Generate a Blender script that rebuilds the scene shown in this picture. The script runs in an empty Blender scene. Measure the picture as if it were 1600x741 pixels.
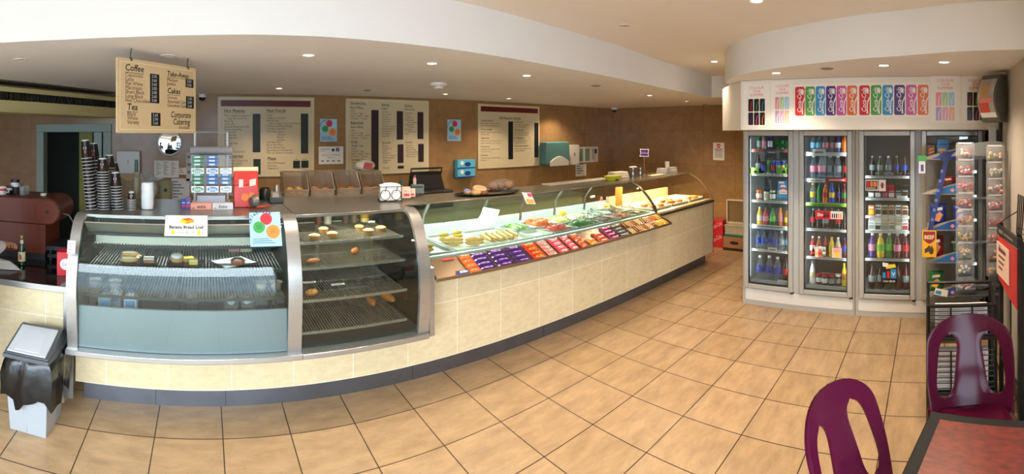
import bpy, math, random
from mathutils import Matrix, Vector

sc = bpy.context.scene
COL = sc.collection
PI = math.pi

# ------------------------------------------------------------------ camera (a phone panorama: cylindrical view)
FPX, PX0, PY0, EYE = 722.3, 320.9, 210.5, 1.9      # pixels per radian, column of +Y, row of the horizon, eye height
IMW, IMH = 1600.0, 741.0
cam_d = bpy.data.cameras.new('camera')
cam_d.type = 'PANO'
cam_d.panorama_type = 'CENTRAL_CYLINDRICAL'
cam_d.central_cylindrical_radius = 1.0
cam_d.central_cylindrical_range_u_min = -IMW / 2 / FPX
cam_d.central_cylindrical_range_u_max = IMW / 2 / FPX
cam_d.central_cylindrical_range_v_min = (PY0 - IMH) / FPX
cam_d.central_cylindrical_range_v_max = PY0 / FPX
cam_d.clip_start = 0.05
cam = bpy.data.objects.new('camera', cam_d)
COL.objects.link(cam)
cam.location = (0, 0, EYE)
cam.rotation_euler = (PI / 2, 0, -(IMW / 2 - PX0) / FPX)
sc.camera = cam

# ------------------------------------------------------------------ world, daylight, exposure
sc.view_settings.view_transform = 'Standard'
sc.view_settings.look = 'None'
sc.view_settings.gamma = 1.0
sc.view_settings.use_curve_mapping = False
sc.view_settings.exposure = 0.32
sc.cycles.use_denoising = True
sc.cycles.max_bounces = 10
sc.cycles.transparent_max_bounces = 24
sc.cycles.glossy_bounces = 4
sc.cycles.sample_clamp_indirect = 6.0
sc.cycles.caustics_reflective = False
sc.cycles.caustics_refractive = False

SKY_STRENGTH = 12.5
world = bpy.data.worlds.new('sky')
sc.world = world
world.use_nodes = True
wn = world.node_tree
bg = wn.nodes['Background']
bg.inputs[0].default_value = (0.74, 0.88, 1.0, 1)
bg.inputs[1].default_value = SKY_STRENGTH

LX0, LX1, YF = -3.4, 7.2, -0.78          # left wall, far side wall, shop front
por = bpy.data.lights.new('window_portal', 'AREA')      # daylight portal in the open shop front
por.shape = 'RECTANGLE'; por.size = 4.4; por.size_y = 2.5
por.cycles.is_portal = True
po = bpy.data.objects.new('window_portal', por)
COL.objects.link(po)
po.location = (-1.2, YF - 0.02, 1.3); po.rotation_euler = (PI / 2, 0, 0)

SPOT_W = 46.0            # each warm recessed downlight
WARM = (1.0, 0.81, 0.60)

# ------------------------------------------------------------------ pixel helpers (photo pixel -> place on a known plane)
def ray(px, py):
    a = (px - PX0) / FPX
    return Vector((math.sin(a), math.cos(a), (PY0 - py) / FPX))
def atZ(px, py, z):
    d = ray(px, py); t = (z - EYE) / d.z
    return Vector((d.x * t, d.y * t, z))
def atY(px, py, Y):
    d = ray(px, py); t = Y / d.y
    return Vector((d.x * t, Y, EYE + d.z * t))
def atX(px, py, X):
    d = ray(px, py); t = X / d.x
    return Vector((X, d.y * t, EYE + d.z * t))
def atR(px, py, r):
    d = ray(px, py)
    return Vector((d.x * r, d.y * r, EYE + d.z * r))

# ------------------------------------------------------------------ materials
def lin(h):
    if not isinstance(h, str): return tuple(h) + (1.0,)
    h = h.lstrip('#')
    o = []
    for i in (0, 2, 4):
        c = int(h[i:i + 2], 16) / 255.0
        o.append(c / 12.92 if c <= 0.04045 else ((c + 0.055) / 1.055) ** 2.4)
    return tuple(o) + (1.0,)
_mc = {}
def m(col, rough=0.5, metal=0.0, spec=0.5, emit=0.0, ecol=None, noise=0.0, nscale=20.0, bump=0.0, trans=0.0, coat=0.0, stretch=None):
    key = ('m', str(col), rough, metal, spec, emit, str(ecol), noise, nscale, bump, trans, coat, str(stretch))
    if key in _mc: return _mc[key]
    mt = bpy.data.materials.new('surface'); mt.use_nodes = True
    nt = mt.node_tree; b = nt.nodes['Principled BSDF']
    c = lin(col)
    b.inputs['Base Color'].default_value = c
    b.inputs['Roughness'].default_value = rough
    b.inputs['Metallic'].default_value = metal
    b.inputs['Specular IOR Level'].default_value = spec
    if trans: b.inputs['Transmission Weight'].default_value = trans
    if coat:
        b.inputs['Coat Weight'].default_value = coat; b.inputs['Coat Roughness'].default_value = 0.08
    if emit:
        b.inputs['Emission Color'].default_value = lin(ecol or col); b.inputs['Emission Strength'].default_value = emit
    if noise or bump:
        tc = nt.nodes.new('ShaderNodeTexCoord'); mp = nt.nodes.new('ShaderNodeMapping')
        if stretch: mp.inputs['Scale'].default_value = stretch
        nz = nt.nodes.new('ShaderNodeTexNoise'); nz.inputs['Scale'].default_value = nscale; nz.inputs['Detail'].default_value = 5
        nt.links.new(tc.outputs['Object'], mp.inputs['Vector']); nt.links.new(mp.outputs['Vector'], nz.inputs['Vector'])
        if noise:
            rp = nt.nodes.new('ShaderNodeValToRGB')
            rp.color_ramp.elements[0].position = 0.3; rp.color_ramp.elements[1].position = 0.7
            rp.color_ramp.elements[0].color = tuple(max(0, v * (1 - noise)) for v in c[:3]) + (1,)
            rp.color_ramp.elements[1].color = tuple(min(1, v * (1 + noise)) for v in c[:3]) + (1,)
            nt.links.new(nz.outputs['Fac'], rp.inputs['Fac']); nt.links.new(rp.outputs['Color'], b.inputs['Base Color'])
        if bump:
            bp = nt.nodes.new('ShaderNodeBump'); bp.inputs['Strength'].default_value = bump; bp.inputs['Distance'].default_value = 0.01
            nt.links.new(nz.outputs['Fac'], bp.inputs['Height']); nt.links.new(bp.outputs['Normal'], b.inputs['Normal'])
    _mc[key] = mt
    return mt
def glass(tint=(0.93, 0.97, 0.95), ior=1.45, milk=0.0, milkcol=(0.8, 0.85, 0.85), rough=0.0):
    key = ('g', tint, ior, milk, milkcol, rough)
    if key in _mc: return _mc[key]
    mt = bpy.data.materials.new('glass'); mt.use_nodes = True
    nt = mt.node_tree; nt.nodes.clear()
    out = nt.nodes.new('ShaderNodeOutputMaterial')
    tr = nt.nodes.new('ShaderNodeBsdfTransparent'); tr.inputs[0].default_value = tuple(tint) + (1,)
    gl = nt.nodes.new('ShaderNodeBsdfGlossy'); gl.inputs['Roughness'].default_value = rough
    fr = nt.nodes.new('ShaderNodeFresnel')                 # same reflectance on both faces of a thin pane
    ge = nt.nodes.new('ShaderNodeNewGeometry'); mr = nt.nodes.new('ShaderNodeMapRange')
    mr.inputs['To Min'].default_value = ior; mr.inputs['To Max'].default_value = 1 / ior
    nt.links.new(ge.outputs['Backfacing'], mr.inputs['Value']); nt.links.new(mr.outputs[0], fr.inputs[0])
    mx = nt.nodes.new('ShaderNodeMixShader')
    nt.links.new(fr.outputs[0], mx.inputs[0]); nt.links.new(tr.outputs[0], mx.inputs[1]); nt.links.new(gl.outputs[0], mx.inputs[2])
    last = mx
    if milk:
        df = nt.nodes.new('ShaderNodeBsdfDiffuse'); df.inputs[0].default_value = tuple(milkcol) + (1,)
        m2 = nt.nodes.new('ShaderNodeMixShader'); m2.inputs[0].default_value = milk
        nt.links.new(mx.outputs[0], m2.inputs[1]); nt.links.new(df.outputs[0], m2.inputs[2]); last = m2
    nt.links.new(last.outputs[0], out.inputs[0])
    _mc[key] = mt
    return mt
def tilemat(c1, c2, mortar, tw, th, axes, off, rough=0.35, gap=0.003, mott=0.12, mscale=6.0, spec=0.4, stretch=(1, 1, 1), speck=0.0):
    mt = bpy.data.materials.new('tiles'); mt.use_nodes = True
    nt = mt.node_tree; b = nt.nodes['Principled BSDF']; N = nt.nodes.new; L = nt.links.new
    tc = N('ShaderNodeTexCoord'); sp = N('ShaderNodeSeparateXYZ'); cb = N('ShaderNodeCombineXYZ')
    L(tc.outputs['Object'], sp.inputs[0])
    for i, ax in enumerate(axes):
        ad = N('ShaderNodeMath'); ad.operation = 'SUBTRACT'; ad.inputs[1].default_value = off[i] - 40 * (tw, th)[i]
        L(sp.outputs['XYZ'.index(ax)], ad.inputs[0]); L(ad.outputs[0], cb.inputs[i])
    br = N('ShaderNodeTexBrick'); br.offset = 0.0; br.squash = 1.0
    br.inputs['Scale'].default_value = 1.0; br.inputs['Brick Width'].default_value = tw; br.inputs['Row Height'].default_value = th
    br.inputs['Mortar Size'].default_value = gap; br.inputs['Mortar Smooth'].default_value = 0.0; br.inputs['Bias'].default_value = 0.0
    br.inputs['Color1'].default_value = lin(c1); br.inputs['Color2'].default_value = lin(c2); br.inputs['Mortar'].default_value = lin(mortar)
    L(cb.outputs[0], br.inputs['Vector'])
    mp = N('ShaderNodeMapping'); mp.inputs['Scale'].default_value = stretch; L(tc.outputs['Object'], mp.inputs['Vector'])
    nz = N('ShaderNodeTexNoise'); nz.inputs['Scale'].default_value = mscale; nz.inputs['Detail'].default_value = 8; nz.inputs['Roughness'].default_value = 0.65
    L(mp.outputs[0], nz.inputs['Vector'])
    rp = N('ShaderNodeValToRGB')
    rp.color_ramp.elements[0].position = 0.32; rp.color_ramp.elements[1].position = 0.68
    lo, hi = 1 - mott, 1 + mott * 0.6
    rp.color_ramp.elements[0].color = (lo, lo * 0.985, lo * 0.96, 1); rp.color_ramp.elements[1].color = (hi, hi, hi, 1)
    L(nz.outputs['Fac'], rp.inputs['Fac'])
    mul = N('ShaderNodeMix'); mul.data_type = 'RGBA'; mul.blend_type = 'MULTIPLY'; mul.inputs[0].default_value = 1.0
    L(br.outputs['Color'], mul.inputs[6]); L(rp.outputs['Color'], mul.inputs[7])
    last = mul.outputs[2]
    if speck:
        n2 = N('ShaderNodeTexNoise'); n2.inputs['Scale'].default_value = 55; n2.inputs['Detail'].default_value = 2; L(mp.outputs[0], n2.inputs['Vector'])
        r2 = N('ShaderNodeValToRGB'); r2.color_ramp.elements[0].position = 0.66; r2.color_ramp.elements[1].position = 0.72
        r2.color_ramp.elements[0].color = (1, 1, 1, 1); r2.color_ramp.elements[1].color = (1 - speck, 1 - speck, 1 - speck, 1)
        L(n2.outputs['Fac'], r2.inputs['Fac'])
        mu2 = N('ShaderNodeMix'); mu2.data_type = 'RGBA'; mu2.blend_type = 'MULTIPLY'; mu2.inputs[0].default_value = 1.0
        L(last, mu2.inputs[6]); L(r2.outputs['Color'], mu2.inputs[7]); last = mu2.outputs[2]
    L(last, b.inputs['Base Color'])
    b.inputs['Roughness'].default_value = rough; b.inputs['Specular IOR Level'].default_value = spec
    bp = N('ShaderNodeBump'); bp.inputs['Strength'].default_value = 0.35; bp.inputs['Distance'].default_value = 0.003; bp.invert = True
    L(br.outputs['Fac'], bp.inputs['Height']); L(bp.outputs['Normal'], b.inputs['Normal'])
    return mt

STEEL = m('#b4b3b0', 0.32, 0.75, noise=0.06, nscale=8, stretch=(1, 30, 30))
STEELD = m('#6f6d6a', 0.38, 0.9, noise=0.06, nscale=8)
CHROME = m('#c4c4c2', 0.15, 1.0)
BLACK = m('#141414', 0.45)
BLACKG = m('#0c0c0d', 0.15)
WHITE = m('#e9e7e2', 0.5)
WIRE = m('#26292a', 0.35, 0.3)
PAPER = m('#efece6', 0.7)
CASEGLASS = glass((0.90, 0.95, 0.93), 1.45)
CLEAR = glass((0.95, 0.97, 0.97), 1.4)
CREAM = m('#cfbf9b', 0.28, spec=0.5)
CREAM2 = m('#e9dcb9', 0.3)
INK = m('#17160f', 0.6)
BROWN = m('#5d3326', 0.6)
MAROON = m('#5d1212', 0.35)

# ------------------------------------------------------------------ mesh builder
class MB:
    def __init__(s):
        s.v, s.f, s.mi, s.M = [], [], [], Matrix()
    def add(s, vs, fs, mi=0):
        n = len(s.v); M = s.M
        s.v.extend([M @ Vector(p) for p in vs])
        for f in fs:
            s.f.append(tuple(n + i for i in f)); s.mi.append(mi)
        return s
    def box(s, x0, x1, y0, y1, z0, z1, mi=0):
        if x0 > x1: x0, x1 = x1, x0
        if y0 > y1: y0, y1 = y1, y0
        if z0 > z1: z0, z1 = z1, z0
        v = [(x0, y0, z0), (x1, y0, z0), (x1, y1, z0), (x0, y1, z0), (x0, y0, z1), (x1, y0, z1), (x1, y1, z1), (x0, y1, z1)]
        return s.add(v, [(0, 3, 2, 1), (4, 5, 6, 7), (0, 1, 5, 4), (1, 2, 6, 5), (2, 3, 7, 6), (3, 0, 4, 7)], mi)
    def taper(s, b, t, z0, z1, mi=0):           # b, t = (x0,x1,y0,y1)
        v = [(b[0], b[2], z0), (b[1], b[2], z0), (b[1], b[3], z0), (b[0], b[3], z0), (t[0], t[2], z1), (t[1], t[2], z1), (t[1], t[3], z1), (t[0], t[3], z1)]
        return s.add(v, [(0, 3, 2, 1), (4, 5, 6, 7), (0, 1, 5, 4), (1, 2, 6, 5), (2, 3, 7, 6), (3, 0, 4, 7)], mi)
    def prism(s, poly, a0, a1, axis='z', mi=0, caps=True):   # poly in the two other axes (x: y,z  y: x,z  z: x,y)
        n = len(poly)
        def P(p, a):
            return (a, p[0], p[1]) if axis == 'x' else (p[0], a, p[1]) if axis == 'y' else (p[0], p[1], a)
        v = [P(p, a0) for p in poly] + [P(p, a1) for p in poly]
        f = [(i, (i + 1) % n, n + (i + 1) % n, n + i) for i in range(n)]
        ar = sum(poly[i][0] * poly[(i + 1) % n][1] - poly[(i + 1) % n][0] * poly[i][1] for i in range(n))
        fl = (ar < 0) != (axis == 'y')
        if a1 < a0: fl = not fl
        if fl: f = [q[::-1] for q in f]
        if caps:
            c0, c1 = tuple(range(n))[::-1], tuple(range(n, 2 * n))
            if fl: c0, c1 = c0[::-1], c1[::-1]
            f += [c0, c1]
        return s.add(v, f, mi)
    def strip(s, prof, a0, a1, th, axis='x', mi=0):          # open profile (in the two other axes) thickened by th, extruded
        n = len(prof); nor = []
        for i in range(n):
            p, q = prof[max(0, i - 1)], prof[min(n - 1, i + 1)]
            d = Vector((q[0] - p[0], q[1] - p[1])).normalized(); nor.append((-d.y, d.x))
        back = [(p[0] + nn[0] * th, p[1] + nn[1] * th) for p, nn in zip(prof, nor)]
        def P(p, a):
            return (a, p[0], p[1]) if axis == 'x' else (p[0], a, p[1]) if axis == 'y' else (p[0], p[1], a)
        v = []
        for a in (a0, a1):
            v += [P(p, a) for p in prof] + [P(p, a) for p in back]
        k = 2 * n; f = []
        for i in range(n - 1):
            f += [(i, i + 1, k + i + 1, k + i), (n + i + 1, n + i, k + n + i, k + n + i + 1),
                  (i + 1, i, n + i, n + i + 1), (k + i, k + i + 1, k + n + i + 1, k + n + i)]
        f += [(0, k, k + n, n), (n - 1, 2 * n - 1, k + 2 * n - 1, k + n - 1)]
        return s.add(v, f, mi)
    def cyl(s, p0, p1, r0, r1=None, n=14, mi=0, caps=True):
        r1 = r0 if r1 is None else r1
        p0, p1 = Vector(p0), Vector(p1); d = (p1 - p0).normalized()
        u = d.orthogonal().normalized(); w = d.cross(u)
        v = []
        for p, r in ((p0, r0), (p1, r1)):
            for i in range(n):
                a = 2 * PI * i / n; v.append(p + (u * math.cos(a) + w * math.sin(a)) * r)
        f = [(i, (i + 1) % n, n + (i + 1) % n, n + i) for i in range(n)]
        if caps: f += [tuple(range(n))[::-1], tuple(range(n, 2 * n))]
        return s.add(v, f, mi)
    def tube(s, pts, r, n=6, mi=0, closed=False):
        pts = [Vector(p) for p in pts]; k = len(pts); v = []; u = None
        for i, p in enumerate(pts):
            if closed: d = pts[(i + 1) % k] - pts[i - 1]
            else: d = pts[min(k - 1, i + 1)] - pts[max(0, i - 1)]
            d.normalize()
            if u is None: u = d.orthogonal().normalized()
            else:
                u = u - d * u.dot(d)
                u = u.normalized() if u.length > 1e-6 else d.orthogonal().normalized()
            w = d.cross(u)
            rr = r[i] if isinstance(r, (list, tuple)) else r
            for j in range(n):
                a = 2 * PI * j / n; v.append(p + (u * math.cos(a) + w * math.sin(a)) * rr)
        f = []
        for i in range(k if closed else k - 1):
            a, b = i * n, ((i + 1) % k) * n
            f += [(a + j, a + (j + 1) % n, b + (j + 1) % n, b + j) for j in range(n)]
        if not closed: f += [tuple(range(n))[::-1], tuple(range((k - 1) * n, k * n))]
        return s.add(v, f, mi)
    def lathe(s, prof, n=16, c=(0, 0, 0), mi=0, seg=None, sx=1.0, sy=1.0):   # seg: list of material per ring segment
        v = []
        for r, z in prof:
            for i in range(n):
                a = 2 * PI * i / n; v.append((c[0] + r * math.cos(a) * sx, c[1] + r * math.sin(a) * sy, c[2] + z))
        for k in range(len(prof) - 1):
            a, b = k * n, (k + 1) * n
            s.add([], [], 0)
        base = len(s.v); s.add(v, [], 0)
        for k in range(len(prof) - 1):
            a, b = base + k * n, base + (k + 1) * n
            for j in range(n):
                s.f.append((a + j, a + (j + 1) % n, b + (j + 1) % n, b + j)); s.mi.append(seg[k] if seg else mi)
        if prof[0][0] > 1e-5: s.f.append(tuple(base + i for i in range(n))[::-1]); s.mi.append(seg[0] if seg else mi)
        if prof[-1][0] > 1e-5:
            e = base + (len(prof) - 1) * n; s.f.append(tuple(e + i for i in range(n))); s.mi.append(seg[-1] if seg else mi)
        return s
    def blob(s, c, r, n=12, k=8, amp=0.0, seed=0, mi=0, flat=0.0, rot=0.0):    # lumpy ellipsoid, flat: cut of the lower part
        rd = random.Random(seed); ph = [rd.uniform(0, 6.28) for _ in range(6)]
        v = []; ca, sa = math.cos(rot), math.sin(rot)
        for i in range(k + 1):
            t = PI * i / k
            for j in range(n):
                a = 2 * PI * j / n
                q = 1 + amp * (math.sin(3 * a + ph[0]) * math.sin(2 * t + ph[1]) + 0.6 * math.sin(5 * a + ph[2] + 3 * t) + 0.5 * math.sin(2 * a + ph[3]))
                x, y, z = math.sin(t) * math.cos(a) * r[0] * q, math.sin(t) * math.sin(a) * r[1] * q, -math.cos(t) * r[2]
                if flat and z < -r[2] * (1 - flat): z = -r[2] * (1 - flat)
                v.append((c[0] + x * ca - y * sa, c[1] + x * sa + y * ca, c[2] + z))
        f = []
        for i in range(k):
            for j in range(n):
                f.append((i * n + j, i * n + (j + 1) % n, (i + 1) * n + (j + 1) % n, (i + 1) * n + j))
        return s.add(v, f, mi)
    def pillow(s, w, l, h, nx=8, ny=5, mi=0, c=(0, 0, 0), crimp=0.12, mi2=None):   # sealed packet lying flat, w along x
        v = []
        for sd in (1, -1):
            for i in range(nx + 1):
                for j in range(ny + 1):
                    u, t = i / nx, j / ny
                    e = min(1, min(u, 1 - u) / crimp) if crimp else 1
                    k = 0.06 if e < 0.5 else 1
                    hh = h / 2 * (math.sin(PI * t) ** 0.45 if 0 < t < 1 else 0) * (k * (0.6 + 0.4 * math.sin(PI * u)) if 0 < u < 1 else 0.05)
                    v.append((c[0] + (u - .5) * w, c[1] + (t - .5) * l, c[2] + h / 2 + sd * hh))
        m1 = (nx + 1) * (ny + 1)
        for sd in (0, 1):
            for i in range(nx):
                for j in range(ny):
                    a = sd * m1 + i * (ny + 1) + j; q = (a, a + ny + 1, a + ny + 2, a + 1)
                    s_ = q if sd == 0 else q[::-1]
                    mm = mi if (mi2 is None or 0 < i < nx - 1) else mi2
                    if sd == 0 and i == 0 and j == 0: base = len(s.v)
                    s._q = getattr(s, '_q', []); s._q.append((s_, mm))
        base = len(s.v); s.add(v, [], 0)
        for q, mm in s._q:
            s.f.append(tuple(base + x for x in q)); s.mi.append(mm)
        s._q = []
        return s
    def disc(s, c, r, n=20, mi=0, axis='y', sx=1.0):   # disc facing -y (or +z)
        if axis == 'y': v = [(c[0] + r * sx * math.cos(2 * PI * i / n), c[1], c[2] + r * math.sin(2 * PI * i / n)) for i in range(n)]
        else: v = [(c[0] + r * sx * math.cos(2 * PI * i / n), c[1] + r * math.sin(2 * PI * i / n), c[2]) for i in range(n)]
        return s.add(v, [tuple(range(n))], mi)
    def plate(s, poly, y, mi=0):                          # flat outline in x,z facing -y
        ar = sum(poly[i][0] * poly[(i + 1) % len(poly)][1] - poly[(i + 1) % len(poly)][0] * poly[i][1] for i in range(len(poly)))
        if ar < 0: poly = poly[::-1]
        return s.add([(p[0], y, p[1]) for p in poly], [tuple(range(len(poly)))], mi)
    def rect(s, x0, x1, z0, z1, y, mi=0):
        return s.plate([(x0, z0), (x1, z0), (x1, z1), (x0, z1)], y, mi)
    def text(s, body, x, z, size, mi=0, y=-0.002, align='LEFT', width=None, rot=0.0, shear=0.0, bold=0.0):
        vs, fs = text_mesh(body, align, shear, bold)
        if not vs: return s
        k = size
        w = max(p[0] for p in vs) - min(p[0] for p in vs)
        kx = k if width is None else min(k, width / max(w, 1e-6))
        ca, sa = math.cos(rot), math.sin(rot)
        out = []
        for p in vs:
            a, b = p[0] * kx, p[1] * k
            out.append((x + a * ca - b * sa, y, z + a * sa + b * ca))
        return s.add(out, fs, mi)
    def build(s, name, mats, parent=None, loc=None, rot=None, flat=False, bevel=0.0, ang=38):
        me = mesh_of(s, name, mats, flat, ang)
        o = bpy.data.objects.new(name, me); COL.objects.link(o)
        if parent is not None:
            o.parent = parent; KIDS.setdefault(parent.name, []).append(o)
        if loc is not None: o.location = loc
        if rot is not None: o.rotation_euler = rot if isinstance(rot, (tuple, list)) else (0, 0, rot)
        if bevel:
            md = o.modifiers.new('bevel', 'BEVEL'); md.width = bevel; md.segments = 2; md.limit_method = 'ANGLE'; md.angle_limit = 0.6
        return o
def mesh_of(s, name, mats, flat=False, ang=38):
    if not isinstance(mats, (list, tuple)): mats = [mats]
    me = bpy.data.meshes.new(name)
    me.from_pydata([tuple(p) for p in s.v], [], s.f)
    for mt in mats: me.materials.append(mt)
    me.polygons.foreach_set('material_index', s.mi)
    if not flat:
        me.polygons.foreach_set('use_smooth', [True] * len(me.polygons))
        me.set_sharp_from_angle(angle=math.radians(ang))
    me.update()
    return me
_tc = {}
def text_mesh(body, align='LEFT', shear=0.0, bold=0.0):
    key = (body, align, shear, bold)
    if key in _tc: return _tc[key]
    cu = bpy.data.curves.new('t', 'FONT'); cu.body = body; cu.size = 1.0; cu.align_x = align; cu.resolution_u = 2; cu.shear = shear; cu.offset = bold
    ob = bpy.data.objects.new('t', cu); COL.objects.link(ob)
    dg = bpy.context.evaluated_depsgraph_get()
    me = bpy.data.meshes.new_from_object(ob.evaluated_get(dg))
    r = ([tuple(v.co) for v in me.vertices], [tuple(p.vertices) for p in me.polygons])
    bpy.data.objects.remove(ob); bpy.data.curves.remove(cu); bpy.data.meshes.remove(me)
    _tc[key] = r
    return r

# ------------------------------------------------------------------ things, parts, tags
def tag(o, label, cat, group=None, kind=None):
    o['label'] = label; o['category'] = cat
    if group: o['group'] = group
    if kind: o['kind'] = kind
    return o
def thing(name, label, cat, loc=(0, 0, 0), rotz=0.0, group=None, rot=None):
    o = bpy.data.objects.new(name, None); COL.objects.link(o); o.empty_display_size = 0.1
    o.location = loc; o.rotation_euler = rot if rot is not None else (0, 0, rotz)
    return tag(o, label, cat, group)
def struct(o, label=None, cat=None):
    o['kind'] = 'structure'
    if label: o['label'] = label
    if cat: o['category'] = cat
    return o
def dup(o, loc=None, rotz=None, label=None, group=None, parent=None, rot=None):
    c = o.copy(); COL.objects.link(c)
    if parent is not None:
        c.parent = parent; KIDS.setdefault(parent.name, []).append(c)
    if loc is not None: c.location = loc
    if rotz is not None: c.rotation_euler = (0, 0, rotz)
    if rot is not None: c.rotation_euler = rot
    if label: c['label'] = label
    if group: c['group'] = group
    for ch in KIDS.get(o.name, []):
        dup(ch, parent=c)
    return c
KIDS = {}
ORD = ['first', 'second', 'third', 'fourth', 'fifth', 'sixth', 'seventh', 'eighth', 'ninth', 'tenth', 'eleventh', 'twelfth',
       'thirteenth', 'fourteenth', 'fifteenth', 'sixteenth', 'seventeenth', 'eighteenth', 'nineteenth', 'twentieth']
def rnd_poly(r, n, sx=1, sz=1, c=(0, 0)):
    return [(c[0] + r * sx * math.cos(2 * PI * i / n), c[1] + r * sz * math.sin(2 * PI * i / n)) for i in range(n)]
def rrect(x0, x1, z0, z1, r, n=4):
    o = []
    for cx, cz, a0 in ((x1 - r, z1 - r, 0), (x0 + r, z1 - r, 90), (x0 + r, z0 + r, 180), (x1 - r, z0 + r, 270)):
        for i in range(n + 1):
            a = math.radians(a0 + 90 * i / n); o.append((cx + r * math.cos(a), cz + r * math.sin(a)))
    return o

# ================================================================== THE ROOM
ZC, ZS = 2.72, 2.42              # main ceiling, underside of the two lowered soffits
YB = 5.9                         # back wall
T = 0.4284
FLOORM = tilemat('#bfa07c', '#b79872', '#33241a', T, T, 'XY', (0.11, 0.312), rough=0.32, gap=0.0035, mott=0.22, mscale=6.0, stretch=(0.7, 1.8, 1), speck=0.28)
WALLM = tilemat('#9c774f', '#94714a', '#7f603f', 0.62, 0.62, 'XZ', (0.15, 0.12), rough=0.22, gap=0.0022, mott=0.14, mscale=7.0, stretch=(1, 1, 1), spec=0.45)
WALLS = tilemat('#9c774f', '#94714a', '#7f603f', 0.62, 0.62, 'YZ', (0.15, 0.12), rough=0.22, gap=0.0022, mott=0.14, mscale=7.0, spec=0.45)
FRONTM = tilemat('#e2d0aa', '#dccaa2', '#f1e8d2', T, T, 'XZ', (0.147, 0.172), rough=0.3, gap=0.0028, mott=0.10, mscale=14.0, spec=0.4, stretch=(1, 1, 2), speck=0.10)
PAINT = m('#e6e4e0', 0.75, noise=0.015, nscale=3)
PAINTC = m('#e9e1d5', 0.8, noise=0.015, nscale=3)
GREYP = m('#b9b2a8', 0.6, noise=0.03, nscale=4)

b = MB(); b.box(LX0 - .2, LX1 + .2, YF - .1, YB + 2.2, -0.12, 0)
struct(b.build('floor', FLOORM), 'beige stone tiled shop floor with dark joints', 'floor')
b = MB(); b.box(LX0 - .2, LX1 + .2, YF - .1, YB + 2.2, ZC, ZC + .1)
struct(b.build('ceiling', PAINTC), 'cream painted main ceiling', 'ceiling')
# back wall with the doorway at its left end
DX0, DX1, DZ = atY(60, 250, YB).x, atY(172, 250, YB).x, 2.02
b = MB()
b.box(DX1, LX1, YB, YB + .12, 0, ZC); b.box(LX0, DX0, YB, YB + .12, 0, ZC); b.box(DX0, DX1, YB, YB + .12, DZ, ZC)
struct(b.build('wall_back', WALLM), 'brown stone tiled back wall', 'wall')
b = MB(); b.box(LX1, LX1 + .12, -1.0, YB + .12, 0, ZC)
struct(b.build('wall_side', WALLS), 'brown stone tiled end wall beside the drinks fridges', 'wall')
b = MB(); b.box(LX0 - .12, LX0, YF, YB + .12, 0, ZC)
struct(b.build('wall_left', WALLS), 'brown tiled left wall of the shop', 'wall')
# right wall, a pale painted return between shop front and fridges
b = MB(); b.box(2.55, LX1, -0.72, -0.62, 0, ZC)
struct(b.build('wall_right', GREYP), 'pale grey painted wall at the right edge', 'wall')
b = MB(); b.box(2.55, LX1, -0.62, -0.605, 0, 0.10)
struct(b.build('baseboard_right', m('#5d6066', 0.4)), 'grey skirting along the right wall', 'baseboard')
b = MB(); b.box(4.0, 4.72, -0.62, -0.60, 0.1, 2.36)
struct(b.build('trim_1', m('#1b2231', 0.35)), 'dark navy upright panel at the end of the right wall', 'trim')
b = MB(); b.box(LX0 - .2, 1.0, YF - .1, YF, 2.5, ZC); b.box(1.0, 2.6, YF - .1, YF, 0, ZC)  # unseen wall; its solid right part is shaped to keep daylight off the chairs
struct(b.build('wall_front', PAINT), 'unseen painted front wall above the shop front, closed at the right to dim that side', 'wall')
# room behind the doorway
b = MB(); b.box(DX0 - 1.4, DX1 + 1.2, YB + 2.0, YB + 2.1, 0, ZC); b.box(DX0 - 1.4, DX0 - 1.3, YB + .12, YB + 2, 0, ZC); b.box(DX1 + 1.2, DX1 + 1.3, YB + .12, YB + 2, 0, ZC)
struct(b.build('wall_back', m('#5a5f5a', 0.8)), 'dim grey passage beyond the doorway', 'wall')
b = MB()
for x0, x1 in ((DX0 - .02, DX0 + .085), (DX1 - .085, DX1 + .02)): b.box(x0, x1, YB - .03, YB + .13, 0, DZ - .086)
b.box(DX0 - .02, DX1 + .02, YB - .03, YB + .13, DZ - .085, DZ + .02)
struct(b.build('door_1', m('#93a69d', 0.45), bevel=.004), 'pale grey-green door frame at the left end of the back wall', 'door')
b = MB(); b.box(DX0 + .31, DX0 + .52, YB + .95, YB + 1.0, 0.55, 2.05)
struct(b.build('trim_2', m('#b7b25e', 0.6)), 'yellow strip of wall seen through the doorway', 'trim')
b = MB(); b.box(DX1 - .28, DX1 - .17, YB + .25, YB + .29, 0, 1.96); b.box(DX1 - .15, DX1 - .11, YB + .25, YB + .29, 0, 1.96)
struct(b.build('trim_3', m('#a9b8b0', 0.4)), 'pale upright strips inside the doorway', 'trim')

# lowered soffit over the counter: outline measured along its lower front edge
SE = [atZ(x, y, ZS) for x, y in ((0, 67), (100, 62), (200, 58), (300, 55), (400, 54), (500, 57), (570, 62), (640, 69), (700, 76), (800, 91.5), (880, 106), (957, 120.5), (1035, 137.5), (1112, 152.5))]
SE = [Vector((LX0, SE[0].y - .02, ZS))] + SE
cx, cy = SE[-1].x, SE[-1].y
XW = cx + .12
poly = [(p.x, p.y) for p in SE] + [(XW, 2.2), (LX1, 2.2), (LX1, YB), (-.95, YB), (-1.0, 5.72), (-1.86, 3.9), (LX0, 3.55)]
b = MB(); b.prism(poly, ZS, ZC, 'z')
struct(b.build('ceiling', PAINT, ang=20), 'white lowered soffit running over the whole counter', 'ceiling')
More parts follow.
